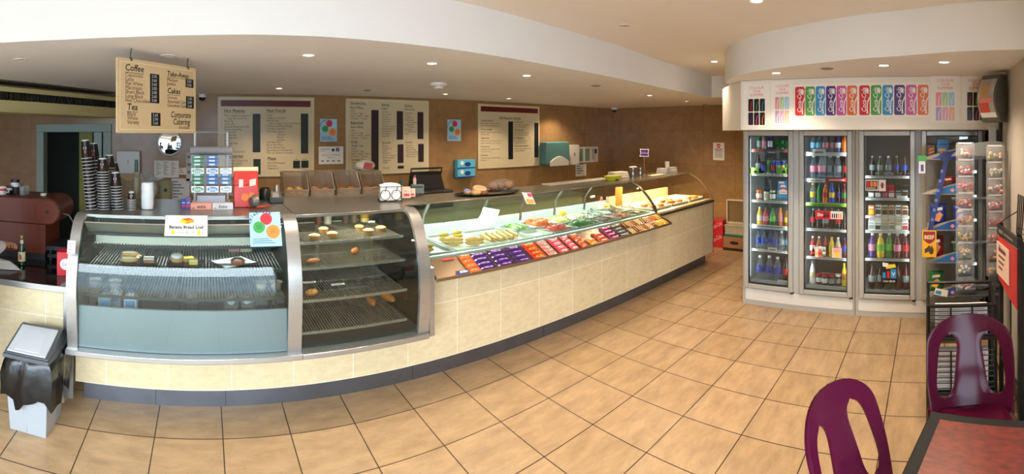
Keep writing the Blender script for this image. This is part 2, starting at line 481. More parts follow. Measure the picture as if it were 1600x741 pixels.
# the air conditioning run in the back left corner
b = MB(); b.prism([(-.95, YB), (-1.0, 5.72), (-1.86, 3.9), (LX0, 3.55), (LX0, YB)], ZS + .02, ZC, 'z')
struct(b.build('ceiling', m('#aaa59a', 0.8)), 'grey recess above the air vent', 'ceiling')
A0, A1 = Vector((-2.55, 2.75, 0)), Vector((-1.04, 5.86, 0))
A0 = Vector((-2.36, 3.03, 0))
ad = (A1 - A0); al = ad.length; aa = math.atan2(ad.y, ad.x)
t = thing('air_vent', 'long cream air conditioning bulkhead with a dark slatted vent above the coffee machine', 'air vent', (A0.x, A0.y, 2.12), aa)
b = MB(); b.prism([(0.03, 0.0), (0.0, .05), (0.0, .115), (.03, .115), (.03, .20), (0, .20), (0, .245), (.05, .27), (.42, .27), (.42, 0)], 0, al, 'x'); b.build('housing', m('#c9bd86', 0.6), t)
b = MB(); b.box(.02, al - .02, .03, .034, .115, .20, 0); b.build('vent_opening', BLACK, t)
b = MB()
for i in range(60): b.box(.03 + i * al / 60, .036 + i * al / 60, .008, .03, .118, .197)
g = b.build('grille', m('#2b2a26', 0.5), t)
# lowered soffit over the fridges, rounded at its free end
FE = [atZ(x, y, ZS) for x, y in ((1585, 76), (1500, 80), (1450, 84), (1400, 88), (1350, 91), (1300, 96), (1250, 102), (1210, 107), (1180, 112), (1160, 116), (1146, 120), (1139, 124))]
FE[0].y = -0.62
le = FE[-1]
pl = [(p.x, p.y) for p in FE] + [(le.x + .25, le.y + .16), (le.x + .8, le.y + .2), (5.6, 2.2), (5.6, -.62)]
b = MB(); b.prism(pl, ZS, ZC, 'z')
struct(b.build('ceiling', PAINT, ang=25), 'white lowered soffit with rounded end over the drinks fridges', 'ceiling')

# the street outside: seen only as reflections and daylight
b = MB(); b.box(-14, 12, -16, YF - .1, -.16, -.06)
struct(b.build('ground_pavement', m('#9a9da0', 0.9, noise=0.1)), 'grey pavement outside the shop front', 'pavement')
b = MB(); b.box(-14, 12, -16.4, -16, -.1, 4.2)
struct(b.build('wall_street', m('#aab0b4', 0.9, noise=0.1)), 'pale building across the street', 'wall')

# ------------------------------------------------------------------ downlights
LAMP_ON = m('#fff1d8', 0.5, emit=14.0, ecol=(1.0, 0.86, 0.62)); LAMP_OFF = m('#b9ac93', 0.3)
RINGM = m('#d9d3c8', 0.35)
def downlight(px, py, z, on, label, power=None):
    p = atZ(px, py, z)
    t = thing('downlight', label, 'downlight', (p.x, p.y, z))
    b = MB(); b.lathe([(.034, 0.012), (.036, -.002), (.046, -.006), (.052, -.004), (.053, 0.0)], 20); b.build('ring', RINGM, t)
    b = MB(); b.lathe([(0.0, -.001), (.034, -.001), (.0345, .010), (0, .011)], 18); b.build('bulb', LAMP_ON if on else LAMP_OFF, t)
    if on:
        ld = bpy.data.lights.new('downlight_beam', 'SPOT'); ld.energy = power or SPOT_W; ld.color = WARM
        ld.spot_size = math.radians(125); ld.spot_blend = 0.75; ld.shadow_soft_size = 0.035
        lo = bpy.data.objects.new('downlight_beam', ld); COL.objects.link(lo); lo.parent = t; lo.location = (0, 0, -.02)
for a in (
    (32, 93, ZS, 0, 'recessed downlight in the low soffit at the left edge above the coffee machine'),
    (262, 87, ZS, 0, 'unlit recessed downlight behind the top of the hanging coffee menu board'),
    (482, 86, ZS, 1, 'lit downlight near the soffit edge above the two curved glass cases'),
    (675, 99, ZS, 1, 'lit downlight near the soffit edge above the pie case end, left of the smoke detector'),
    (823, 118, ZS, 1, 'lit downlight near the soffit edge in front of the red headed baguette menu'),
    (436, 138, ZS, 1, 'lit downlight close to the back wall above the hot pasties menu board'),
    (696, 147, ZS, 1, 'lit downlight just behind the smoke detector'),
    (795, 154, ZS, 1, 'lit downlight right above the baguette specials menu board'),
    (882, 162, ZS, 1, 'lit downlight above the green paper towel dispenser'),
    (949, 168, ZS, 0, 'unlit downlight beside the small white camera in the back corner'),
    (1015, 149, ZS, 1, 'lit downlight in the soffit over the far end of the deli case'),
    (1073, 158, ZS, 1, 'lit downlight in the soffit near the tiled end wall'),
    (975, 40, ZC, 0, 'unlit grey rimmed downlight in the main ceiling'),
    (1116, 96, ZC, 1, 'lit downlight in the main ceiling beside the rounded soffit end'),
    (1182, 1, ZC, 1, 'lit downlight at the very top of the main ceiling'),
    (1213, 114, ZS, 1, 'lit downlight above the leftmost drinks fridge'),
    (1381, 102, ZS, 1, 'lit downlight above the third drinks fridge door'),
    (1475, 97, ZS, 1, 'lit downlight nearest the right wall above the fridges'),
    ):
    downlight(*a)
# lamps of the same ceiling that the photo's frame leaves out light the front of the shop
def vent_disc(px, py, label, r=.055):
    p = atZ(px, py, ZS)
    b = MB(); b.lathe([(0, -.010), (r * .5, -.010), (r * .8, -.007), (r, 0.0)], 20)
    tag(b.build('ceiling_vent', m('#8a8176', 0.5), loc=(p.x, p.y, ZS)), label, 'ceiling vent')
vent_disc(931, 134, 'dark round ceiling outlet in the soffit over the deli case')
vent_disc(574, 141, 'small dark round outlet in the soffit between the first two menu boards', .045)
vent_disc(1101, 163, 'dark round outlet in the soffit close to the tiled end wall')
vent_disc(1292, 107, 'grey round outlet in the soffit over the drinks fridges')
p = atZ(685, 130, ZS)
t = thing('smoke_detector', 'round white smoke detector on the low soffit above the sandwich menu', 'smoke detector', (p.x, p.y, ZS))
b = MB(); b.lathe([(.085, 0), (.085, -.018), (.07, -.03), (.05, -.034)], 24); b.build('base', WHITE, t)
b = MB(); b.lathe([(.05, -.030), (.048, -.055), (.03, -.062), (0, -.063)], 20); b.build('sensor', m('#d8d4cc', .5), t)
for px, py, lab in ((316, 151, 'white dome camera on the soffit right of the hanging coffee menu'), (963, 178, 'white dome camera in the back corner of the soffit')):
    p = atZ(px, py - 4, ZS) if px < 900 else Vector((6.86, 5.62, ZS))
    t = thing('dome_camera', lab, 'security camera', (p.x, p.y, ZS))
    b = MB(); b.lathe([(.055, 0), (.055, -.03), (.05, -.045)], 20); b.build('mount', WHITE, t)
    b = MB(); b.lathe([(.048, -.045), (.046, -.06), (.035, -.078), (.018, -.088), (0, -.09)], 20); b.build('dome', m('#1d1d20', .12), t)

# ================================================================== THE COUNTER AND ITS GLASS CASES
def mbt(t):
    b = MB(); b.M = Matrix.Translation(-Vector(t.location)); return b
YT, YK = 3.12, 3.23              # tiled front, recessed kick plate
XA, XM, XR, XD, XE = -.90, .575, 1.51, 4.63, 6.10   # case divisions along the counter
YR = 4.0                         # back of the cases
ctr = thing('service_counter', 'long cream tiled service counter with steel kick plate running across the shop', 'counter', (2.6, 3.5, 0))
b = mbt(ctr); b.box(XA, XR + .03, YT, YR, .17, .47); b.box(XR + .03, XE, YT, YR, .17, .925); b.build('tiled_front', FRONTM, ctr)
b = mbt(ctr); b.box(XA + .03, XE - .04, YK, YR, 0, .17)
for x in (-.35, .14, 1.55, 2.9, 4.3): b.box(x, x + .004, YK - .0015, YK, .005, .165, 1)
b.build('kick_plate', [m('#7b7f88', .34, .85, noise=.08, nscale=6), m('#3a3c40', .5)], ctr)
b = mbt(ctr); b.box(XR + .037, XR + .077, 2.93, YT - .001, .45, .94)   # the step up beside the pie case
b.build('end_trim', STEEL, ctr, bevel=.003)
b = mbt(ctr); b.box(XE - .006, XE + .006, YT - .006, YR, .16, .924); b.box(XD, XE + .006, YT - .016, YT - .006, .905, .940)
b.build('corner_trim', m('#6b5a44', .35, .6), ctr)
# sloping sweets ledge in front of the deli glass
SLX0, SLX1 = XR + .085, atZ(1050, 352, .835).x
b = mbt(ctr)
prof = [(3.115, .942), (2.905, .842), (2.895, .868)]
b.strip(prof, SLX0, SLX1, -.004, 'x')
b.prism([(3.115, .92), (2.90, .838), (2.895, .868), (3.115, .955)], SLX0 - .004, SLX0, 'x'); b.prism([(3.115, .92), (2.90, .838), (2.895, .868), (3.115, .955)], SLX1, SLX1 + .004, 'x')
b.build('sweets_ledge', m('#8d7a62', .3, .75), ctr)

PF = [(2.95, .485), (2.925, .70), (2.915, .90), (2.945, 1.05), (3.01, 1.19), (3.06, 1.265), (3.12, 1.315), (3.20, 1.340)]
def smooth_prof(P, k=4):
    out = []
    for i in range(len(P) - 1):
        p0, p1, p2, p3 = P[max(0, i - 1)], P[i], P[i + 1], P[min(len(P) - 1, i + 2)]
        for j in range(k):
            t = j / k
            out.append(tuple(.5 * ((2 * p1[q]) + (p2[q] - p0[q]) * t + (2 * p0[q] - 5 * p1[q] + 4 * p2[q] - p3[q]) * t * t + (3 * p1[q] - p0[q] - 3 * p2[q] + p3[q]) * t ** 3) for q in (0, 1)))
    return out + [P[-1]]
PFS = smooth_prof(PF)
INNER = [(p[0] + .012, p[1] - (.008 if p[1] > 1.2 else 0)) for p in PFS]
DARK = m('#22272a', .4); DARKG = glass((.25, .28, .28), 1.45)
def side_wall(b, x0, x1, mi):
    b.prism([(p[0] + .035, p[1] - (.028 if p[1] > 1.1 else -.01)) for p in PFS] + [(3.95, 1.31), (3.95, .495)], x0, x1, 'x', mi)
def upright(t, x0, x1, name='upright', mt=STEEL):
    b = mbt(t); b.strip([(p[0] - .008, p[1] + (.004 if p[1] > 1.2 else 0)) for p in PFS], x0, x1, -.03, 'x'); return b.build(name, mt, t)
def wire_shelf(t, x0, x1, y0, y1, z, pitch=.022, mat=None, lip=.02, edge=None):
    b = mbt(t); x = x0 + pitch / 2
    while x < x1: b.cyl((x, y0, z), (x, y1, z), .0028, n=5); x += pitch
    o = b.build('shelf', mat or m('#b9bfbd', .35, .3), t)
    for q in ((y0 - .006, y0, z - lip * .6, z + lip * .4), (y1, y1 + .006, z - lip * .5, z + .003), ((y0 + y1) / 2 - .004, (y0 + y1) / 2 + .004, z - .009, z - .003)):
        b = mbt(t); b.box(x0, x1, *q); b.build('shelf_rail', edge or WIRE, o)
    return o
# ---- cold cake case
c1 = thing('cake_display_case', 'curved glass cold case of cakes with the banana bread notice at its top', 'display case', ((XA + XM) / 2, 3.45, .47))
b = mbt(c1); b.box(XA - .01, XM + .046, 2.90, 3.118, .452, .487); b.build('ledge', STEEL, c1, bevel=.004)
upright(c1, XA - .005, XA + .065); upright(c1, XM - .045, XM + .045)
b = mbt(c1); b.strip(INNER, XA + .066, XM - .046, -.005, 'x'); b.build('curved_glass', CASEGLASS, c1)
b = mbt(c1); b.prism(INNER + [(3.95, 1.33), (3.95, .49)], XA + .022, XA + .028, 'x'); b.build('end_glass', CASEGLASS, c1)
b = mbt(c1); b.box(XA, XM + .044, 3.17, YR, 1.318, 1.340); b.build('top', m('#8e8c84', .28, .7, noise=.06), c1, bevel=.003)
b = mbt(c1); b.box(XA + .066, XM - .046, 2.965, 2.985, .49, .765); b.build('front_panel', m('#8f989f', .42, .35, noise=.04, nscale=3), c1)
b = mbt(c1); b.strip([(3.10, 1.292), (3.22, 1.205)], XA + .07, XM - .05, .006, 'x', 0); b.box(XA + .07, XM - .05, 3.205, 3.225, 1.185, 1.205, 1); b.box(XA + .12, XM - .05, 3.235, 3.25, 1.125, 1.183, 0)
b.build('canopy', [m('#b9b3a6', .35, .35, noise=.05), DARK], c1)
b = mbt(c1); b.box(XA, XM, 3.93, 3.96, .472, 1.318, 0); b.box(XA, XM, 2.99, 3.93, .472, .50, 0); side_wall(b, XM - .012, XM, 0)
for x in (XA + .35, XA + .75, XA + 1.12): b.box(x, x + .035, 3.915, 3.93, .5, 1.31, 1)
b.build('cabinet', [m('#2b3233', .35), m('#53595a', .4, .5)], c1)
wire_shelf(c1, XA + .08, XM - .06, 3.28, 3.85, 1.10); wire_shelf(c1, XA + .08, XM - .06, 3.08, 3.85, .985); wire_shelf(c1, XA + .08, XM - .06, 3.04, 3.85, .815)
for x in (-.17, -.79, .47):
    b = mbt(c1); b.tube([(x, 3.06, .5), (x, 3.06, .974), (x, 3.356, .974), (x, 3.356, 1.3)], .006); b.build('shelf_post', WIRE, c1)
def area(name, parent, loc, sx, sy, power, col, rot=(0, 0, 0)):
    ld = bpy.data.lights.new(name, 'AREA'); ld.shape = 'RECTANGLE'; ld.size = sx; ld.size_y = sy; ld.energy = power; ld.color = col
    lo = bpy.data.objects.new(name, ld); COL.objects.link(lo)
    if parent is not None: lo.parent = parent; lo.location = Vector(loc) - Vector(parent.location)
    else: lo.location = loc
    lo.rotation_euler = rot
    return lo
def tube_lamp(t, x0, x1, y, z, power, col, emit=4.0):
    b = mbt(t); b.cyl((x0, y, z), (x1, y, z), .011, n=10); b.build('lamp_tube', m((1, 1, 1), .4, emit=emit, ecol=col), t)
    area('lamp_light', t, ((x0 + x1) / 2, y, z - .014), x1 - x0, .03, power, col)
tube_lamp(c1, XA + .1, XM - .1, 3.30, 1.305, 9.0, (.95, 1, .97))
# ---- pie warmer
c2 = thing('pie_warmer_case', 'curved glass heated case of pies on wire shelves beside the cake case', 'display case', ((XM + XR) / 2, 3.45, .47))
b = mbt(c2); b.box(XM + .048, XR + .018, 2.90, 3.118, .452, .487); b.build('ledge', STEEL, c2, bevel=.004)
upright(c2, XR - .05, XR + .035)
b = mbt(c2); b.strip(INNER, XM + .047, XR - .051, -.005, 'x'); b.build('curved_glass', CASEGLASS, c2)
b = mbt(c2); b.box(XM + .047, XR + .03, 3.17, YR, 1.318, 1.340); b.build('top', m('#8e8c84', .28, .7, noise=.06), c2, bevel=.003)
b = mbt(c2)
b.box(XM + .047, XR, 2.99, 3.95, .472, .50, 0); side_wall(b, XR - .012, XR, 1); side_wall(b, XM + .047, XM + .055, 1)
b.box(XM + .047, XR, 3.93, 3.96, .472, .74, 0)
for x in (XM + .047, XM + .38, XR - .10): b.box(x, x + .03, 3.925, 3.955, .74, 1.318, 2)
b.build('cabinet', [m('#3c4040', .3, .3), m('#1b1c1c', .12), m('#7b7b76', .35, .7)], c2)
b = mbt(c2); b.box(XM + .05, XR, 3.94, 3.946, .74, 1.318); b.build('rear_glass', glass((.55, .56, .46), 1.4), c2)
PIEZ = (1.150, .985, .775, .56)
for z, y0 in zip(PIEZ, (3.12, 3.08, 3.05, 3.05)):
    wire_shelf(c2, XM + .06, XR - .09, y0, 3.85, z, pitch=.02, mat=m('#c9c7be', .25, .8), lip=.018, edge=m('#a9a9a4', .25, .8))
tube_lamp(c2, XM + .1, XR - .12, 3.34, 1.305, 7.0, (1, .86, .62))
b = mbt(c2)
for i in range(5):
    x = XM + .22 + i * .10; b.box(x, x + .05, 3.3, 3.65, .501, .503)
b.build('floor_vent', BLACK, c2)
# ---- sandwich bar
DP = smooth_prof([(3.12, .945), (3.175, 1.05), (3.27, 1.16), (3.39, 1.255), (3.53, 1.315)])
c3 = thing('deli_case', 'long curved glass sandwich bar with trays of rolls and salad fillings', 'display case', ((XR + XD) / 2, 3.55, .93))
DLX = XR + .045
b = mbt(c3)
cuts = [DLX, 2.62, 3.62, XD - .03]
for i in range(3): b.strip(DP, cuts[i] + .004, cuts[i + 1] - .004, -.006, 'x')
b.build('curved_glass', glass((.88, .95, .91), 1.45), c3)
b = mbt(c3); b.strip([(p[0], p[1] + .006) for p in DP], XD - .03, XD + .012, -.012, 'x'); b.build('upright', m('#7d6f58', .3, .8), c3)
b = mbt(c3); b.box(DLX, XD + .012, 3.50, YR, 1.305, 1.318); b.build('top', m('#8f8877', .28, .6), c3, bevel=.003)
for x in (1.95, 2.62, 3.12, 3.62, 4.12):
    b = mbt(c3); b.strip([(3.86, .985), (3.84, 1.14), (3.70, 1.300)], x - .012, x + .012, .015, 'x'); b.build('bracket', STEELD, c3)
b = mbt(c3); b.box(DLX, XD - .03, 3.13, 3.95, .928, .940, 0); b.box(DLX, XD - .03, 3.90, 3.95, .93, 1.04, 0); b.box(DLX, XD - .03, 3.128, 3.16, .928, .962, 0)
b.build('well', m('#c7d0ca', .35, .4), c3)
b = mbt(c3); b.box(DLX, XD - .03, 3.92, 3.926, 1.04, 1.30); b.build('rear_glass', glass((.80, .88, .83), 1.45), c3)
tube_lamp(c3, DLX + .05, XD - .1, 3.82, 1.292, 34.0, (.92, 1.0, .94), 6)
# ---- hot food display
c4 = thing('hot_food_case', 'warm lit curved glass hot food display at the far end of the counter', 'display case', ((XD + XE) / 2, 3.55, .93))
b = mbt(c4); b.strip(DP, XD + .016, XE - .012, -.006, 'x'); b.build('curved_glass', glass((.97, .95, .90), 1.45), c4)
b = mbt(c4); b.prism([(p[0] + .004, p[1]) for p in DP] + [(3.9, 1.315), (3.9, .945)], XE - .012, XE - .006, 'x'); b.build('end_glass', glass((.97, .95, .90), 1.45), c4)
b = mbt(c4); b.strip([(p[0] - .003, p[1] + .003) for p in DP], XE - .02, XE, -.012, 'x'); b.build('upright', m('#8c7a5c', .3, .8), c4)
b = mbt(c4); b.box(XD + .02, XE - .02, 3.92, 3.926, 1.081, 1.304); b.build('rear_glass', glass((.95, .92, .85), 1.45), c4)
b = mbt(c4); b.box(XD + .016, XE, 3.50, YR, 1.305, 1.318); b.build('top', m('#99876a', .25, .6), c4, bevel=.003)
b = mbt(c4); b.box(XD + .02, XE - .02, 3.14, 3.95, .928, .95); b.box(XD + .02, XE - .02, 3.90, 3.95, .95, 1.08); b.build('well', m('#d9cfb6', .3, .45), c4)
tube_lamp(c4, XD + .1, XE - .1, 3.66, 1.292, 46.0, (1.0, .74, .36), 16)
b = mbt(c4)
b.box(XD + .524, XD + .534, 3.3, 3.9, .95, 1.305); b.build('divider', glass((.97, .94, .85), 1.4), c4)

# ---- back bench against the wall, and the left coffee counter
t = thing('work_bench', 'low steel topped work bench along the back wall behind the counter', 'bench', (2.6, 5.5, 0))
b = mbt(t); b.box(-.5, 5.6, 5.22, YB - .002, .90, .94); b.build('worktop', STEEL, t, bevel=.004)
b = mbt(t); b.box(-.48, 5.58, 5.26, YB - .002, .12, .90); b.build('cupboard', m('#b9ad95', .5), t)
b = mbt(t); b.box(-.46, 5.56, 5.32, YB - .002, 0, .12); b.build('plinth', BLACK, t)
CX0 = -2.6; CF = 3.10

t = thing('coffee_counter', 'low black topped coffee counter with steel edge and cream tiled front at the left edge', 'counter', (-1.7, 3.4, 0))
b = mbt(t); b.box(CX0, XA - .012, CF, 4.25, .80, .83); b.build('worktop', m('#191416', .10, noise=.3, nscale=60), t, bevel=.003)
b = mbt(t); b.box(CX0, XA - .012, CF - .015, CF, .79, .833); b.box(XA - .085, XA - .012, CF, CF + .02, .05, .79); b.build('steel_edge', STEEL, t, bevel=.003)
b = mbt(t); b.box(CX0, XA - .085, CF + .02, 4.2, .0, .80); b.build('tiled_front', FRONTM, t)

# ================================================================== MENU BOARDS, POSTERS AND THINGS ON THE WALLS
YW = YB - .001
def on_back(px0, px1, py0, py1, d=.02):
    """left, right, bottom, top of a flat thing on the back wall"""
    y = YB - d; pm = (px0 + px1) / 2
    return atY(px0, py0, y).x, atY(px1, py0, y).x, atY(pm, py1, y).z, atY(pm, py0, y).z
PRICE = m('#14171c', .4); CHALK = m('#c9cfd2', .7); GREENINK = m('#23352a', .5); PRICEG = m('#12231f', .4); PRICEV = m('#2a1620', .4)
def board(name, label, x0, x1, z0, z1, y, rotz=0.0, header=False):
    t = thing(name, label, 'menu board', ((x0 + x1) / 2, y, z0), rotz)
    w, h = x1 - x0, z1 - z0
    b = MB(); b.prism(rrect(-w / 2, w / 2, 0, h, .012), 0, .014, 'y'); p = b.build('panel', [CREAM], t)
    b = MB(); e = .022
    for q in (((-w / 2 + e, w / 2 - e, e, e + .004)), ((-w / 2 + e, w / 2 - e, h - e - .004, h - e)), ((-w / 2 + e, -w / 2 + e + .004, e, h - e)), ((w / 2 - e - .004, w / 2 - e, e, h - e))):
        b.rect(*q, -.001)
    b.build('border_line', CREAM2, t)
    return t, w, h
def column(b, x, z, dz, rows, size, width=.5, mi=0, ind=None):
    for i, r in enumerate(rows):
        if r: b.text(r, x + (.03 if r.startswith(' ') else 0), z - i * dz, size, mi, -.0015, width=width)
def head(b, s, x, z, size, width=None, shear=.12):
    b.text(s, x, z, size, 0, -.0015, shear=shear, bold=.012, width=width)
    vs, _ = text_mesh(s, 'LEFT', shear, .012); w = min(max(p[0] for p in vs) * size, width or 9)
    b.rect(x, x + w, z - size * .22, z - size * .17, -.0015, 0)
def panels(t, rects, mt, name='price_panel'):
    for (a, c, d, e) in rects:
        b = MB(); b.box(a, c, -.004, 0, d, e); b.build(name, mt, t)
# hanging coffee board
PL, PR = atR(183, 87.5, 2.70), atR(306, 106.5, 3.19)
dv = PR - PL; wz = math.atan2(dv.y, dv.x); W = Vector((dv.x, dv.y)).length
t = thing('hanging_menu_board', 'cream coffee, tea and cakes menu board hung by two hooks from the soffit', 'menu board', ((PL.x + PR.x) / 2, (PL.y + PR.y) / 2, 1.91), wz)
Hh = .445
b = MB(); b.prism(rrect(-W / 2, W / 2, 0, Hh, .01), 0, .012, 'y'); b.build('panel', m('#d9bf93', .22, noise=.03, nscale=4), t)
b = MB(); e = .02
for q in ((-W / 2 + e, W / 2 - e, e, e + .003), (-W / 2 + e, W / 2 - e, Hh - e - .003, Hh - e), (-W / 2 + e, -W / 2 + e + .003, e, Hh - e), (W / 2 - e - .003, W / 2 - e, e, Hh - e)): b.rect(*q, -.001)
b.build('border_line', m('#efe0bd', .4), t)
for x in (-W / 2 + .11, W / 2 - .08):
    b = MB(); b.tube([(x, .006, Hh - .01), (x, .006, Hh + .03), (x + .006, .006, ZS - 1.91)], .004); b.box(x - .008, x + .008, -.003, .014, Hh - .012, Hh + .006); b.build('hook', STEELD, t)
def hx(cx): return -W / 2 + (cx - 70) / 655.0 * W
def hz(cy, cx): return Hh * (1 - (cy - (40 + (cx - 70) * .15)) / (632 - (cx - 70) * .137))
b = MB()
for s, cx, cy, k in (('Coffee', 125, 150, .056), ('Tea', 140, 480, .056), ('Take-Away', 458, 195, .046), ('Cakes', 460, 340, .050)):
    head(b, s, hx(cx), hz(cy, cx), k)
for s, cx, cy in (('Corporate', 490, 545), ('Catering', 510, 605)): b.text(s, hx(cx), hz(cy, cx), .056, 0, -.0015, shear=.1, bold=.01, width=.195 if s == 'Corporate' else .165)
for i, s in enumerate(('Capuccino', 'Latte', 'Flat White', 'Macchiato', 'Short Black', 'Long Black', 'Hot Chocolate')): b.text(s, hx(128), hz(200 + i * 35.5, 128), .033, 1, -.0015)
for i, s in enumerate(('Black', 'White', 'Variety')): b.text(s, hx(142), hz(527 + i * 35, 142), .033, 1, -.0015)
for i, s in enumerate(('Medium', 'Jumbo')): b.text(s, hx(458), hz(240 + i * 34, 458), .032, 1, -.0015)
for i, s in enumerate(('Donuts', 'Assorted Cakes', 'Gourmet Cakes')): b.text(s, hx(460), hz(388 + i * 34, 460), .031, 1, -.0015)
b.text('Available', hx(560), hz(643, 560), .030, 1, -.0015, shear=.3)
b.build('lettering', [INK, BROWN], t)
for cx, cy, n, pr in ((318, 178, 7, ('3.00', '3.60', '3.60', '3.00', '2.00', '2.60', '3.00')), (328, 505, 3, ('2.60', '2.90', '3.00')), (626, 222, 2, ('3.80', '5.00')), (630, 368, 3, ('1.50', '3.00', '3.60'))):
    xa = hx(cx); za = hz(cy, cx)
    pw, ph = .078, n * .0252 + .006
    b = MB(); b.box(xa, xa + pw, -.003, 0, za - ph, za); o = b.build('price_panel', PRICE, t)
    b = MB()
    for i, s in enumerate(pr): b.text(s, xa + .010, za - .024 - i * .0252, .026, 0, -.004)
    b.build('price_lettering', CHALK, o)
# wall boards
def mapper(w, h, cx0, cx1, cy0, cy1):
    return (lambda cx: -w / 2 + (cx - cx0) / (cx1 - cx0) * w), (lambda cy: h * (1 - (cy - cy0) / (cy1 - cy0)))
t, w, h = board('menu_board', 'cream hot pasties and hot foods menu board with a dark red band', atY(340, 200, 5.88).x, atY(491, 200, 5.88).x, 1.36, 2.385, 5.88)
U, V = mapper(w, h, 50, 885, 40, 715)
b = MB(); b.box(U(78), U(852), -.004, 0, V(122), V(70)); b.build('header_band', MAROON, t)
b = MB()
head(b, 'Hot Pasties', U(103), V(172), .058); head(b, 'Hot Foods', U(466), V(168), .058); head(b, 'Vegetarian', U(108), V(552), .056); head(b, 'Pizza', U(474), V(573), .056)
column(b, U(106), V(207), h * 23.3 / 675, ['The Original Southwark', ' Steak & Onion Pie', 'Meat Pie', 'Curry Pie', 'Steak & Mushroom Pie', 'Potato Steak Pie', 'Pepper Pie', 'Cheese Pie', 'Chicken Pie', 'Pastie', 'Sausage Roll', 'Quiche', 'Pizza Pie', 'Cornish Pastie Roll'], .034, mi=1)
column(b, U(108), V(585), h * 23.5 / 675, ['Spinach & Cheese Pie', 'Vegetable Pastie', 'Vegetable Pie'], .034, mi=1)
column(b, U(468), V(202), h * 22.8 / 675, ['Chips', 'Vegetarian Burger', 'Beef Burger', ' Bacon, Egg, Onion & Cheese', 'Chicken Schnitzel Burger', 'Chicken Dog Roll', 'Hot Dog', '', '', '', 'Hot Beef Roll', 'Roast Beef Roll', 'Garlic Bread Roll', 'Egg & Bacon Roll Special', 'Ham & Cheese Croissant'], .034, mi=1, width=.46)
column(b, U(560), V(342), h * 22.8 / 675, ['Onion', 'Cheese', 'Bacon', 'Special'], .034, mi=1)
column(b, U(474), V(606), h * 22.8 / 675, ['Ham & Pineapple', 'Supreme', 'Vegetarian'], .034, mi=1)
b.text('Slice', U(715), V(575), .022, 0, -.0015); b.text('Whole', U(780), V(575), .022, 0, -.0015)
b.build('lettering', [INK, m('#4d3424', .6)], t)
panels(t, [(U(348), U(414), V(508), V(184)), (U(354), U(416), V(694), V(565)), (U(766), U(831), V(520), V(179)), (U(698), U(758), V(646), V(582)), (U(770), U(833), V(644), V(582))], PRICEG)
t, w, h = board('menu_board', 'cream sandwiches, baguettes and rolls menu board with six dark price strips', atY(540, 200, 5.88).x, atY(670, 200, 5.88).x, 1.36, 2.385, 5.88)
U, V = mapper(w, h, 45, 772, 42, 700)
b = MB(); k = .047
for s, cx, cy in (('Sandwiches', 85, 92), ('Baguettes', 85, 260), ('Rolls', 90, 425), ('Extras', 345, 100), ('Extras', 550, 102)): head(b, s, U(cx), V(cy), k, shear=0)
for s, cx, cy in (('Base Filling', 85, 128), ('Base Filling', 87, 295), ('Single Cut', 92, 457), ('Double Cut', 92, 578), ('Salad', 346, 132), ('Gourmet', 550, 133), ('Spreads', 352, 432), ('Sauces', 556, 430), ('Gravy', 360, 655)): b.text(s, U(cx), V(cy), .040, 0, -.0015, bold=.008)
R4 = ['Ham', 'Cheese - Egg', 'Ham - Salami - Beef', 'Chicken - Turkey']
for cy, cx in ((155, 85), (322, 88), (482, 92), (603, 95)): column(b, U(cx), V(cy), h * 22 / 658, R4, .033, mi=1, width=.27)
column(b, U(348), V(158), h * 21.5 / 658, ['Lettuce', 'Cucumber', 'Tomato', 'Capsicum', 'Beetroot', 'Carrot', 'Grated Cheese', 'Pickled Onions', 'Sweet Corn', 'Pineapple', 'Gherkin'], .033, mi=1)
column(b, U(552), V(165), h * 21 / 658, ['Avocado', 'Olives', 'Sundried', 'Marinated', ' Mushrooms', 'Marinated', ' Tomato', 'Roasted', ' Capsicum', 'Feta'], .033, mi=1)
column(b, U(354), V(460), h * 21 / 658, ['Butter', 'Margarine', 'Mayo', 'Mustard', 'Cream Cheese', 'Philly Cheese', 'Vegemite', 'Relish'], .033, mi=1)
column(b, U(560), V(457), h * 20 / 658, ['Tomato', 'Barbecue', 'Sweet Chilli', 'Worcestershire', 'Honey Mustard', 'Mayonnaise'], .033, mi=1, width=.2)
b.build('lettering', [GREENINK, BROWN], t)
panels(t, [(U(258), U(320), V(662), V(138)), (U(478), U(534), V(398), V(143)), (U(666), U(720), V(394), V(147)), (U(486), U(538), V(607), V(440)), (U(672), U(723), V(602), V(438)), (U(487), U(541), V(657), V(632))], PRICEV)
t, w, h = board('menu_board', 'cream deli baguette specials menu board with dark red band and two price strips', atY(747, 200, 5.88).x, atY(843, 200, 5.88).x, 1.375, 2.375, 5.88)
U, V = mapper(w, h, 62, 636, 70, 672)
b = MB(); b.box(U(85), U(617), -.004, 0, V(140), V(92)); b.build('header_band', MAROON, t)
b = MB(); head(b, 'Deli Baguette Specials', U(245), V(205), .050, width=.52, shear=0)
L1 = [('Chicken Special', 'Roast Chicken, Cheese, Tomato,', 'Lettuce, Mayonnaise & Onion'), ('Turkey Delight', 'Smoked Turkey, Avocado, Cheese', '& Mayonnaise'), ('Vegetarian', 'Tomato, Avocado, Olives, Beetroot', 'Carrot, Cucumber, Onion & Lettuce'), ('Continental', 'Mortadella, Ham, Salami, Olives', 'Tomato & Cheese'), ('Schnitzel', 'Chicken, Cheese, Tomato, Sauce', '& Lettuce')]
L2 = [('Beef Special', 'Roast Beef, Cheese, Onion,', 'Pickle & Seed Mustard'), ('Greek Lamb', 'Lamb, Feta, Olives, Tomato', 'Onion, Lettuce & Tzatziki'), ('BLT Baguette', 'Bacon, Lettuce, Tomato', 'Mayonnaise & Cheese'), ('Ham & Swiss Special', 'Leg Ham, Swiss Cheese, Tomato', 'Lettuce & Mustard')]
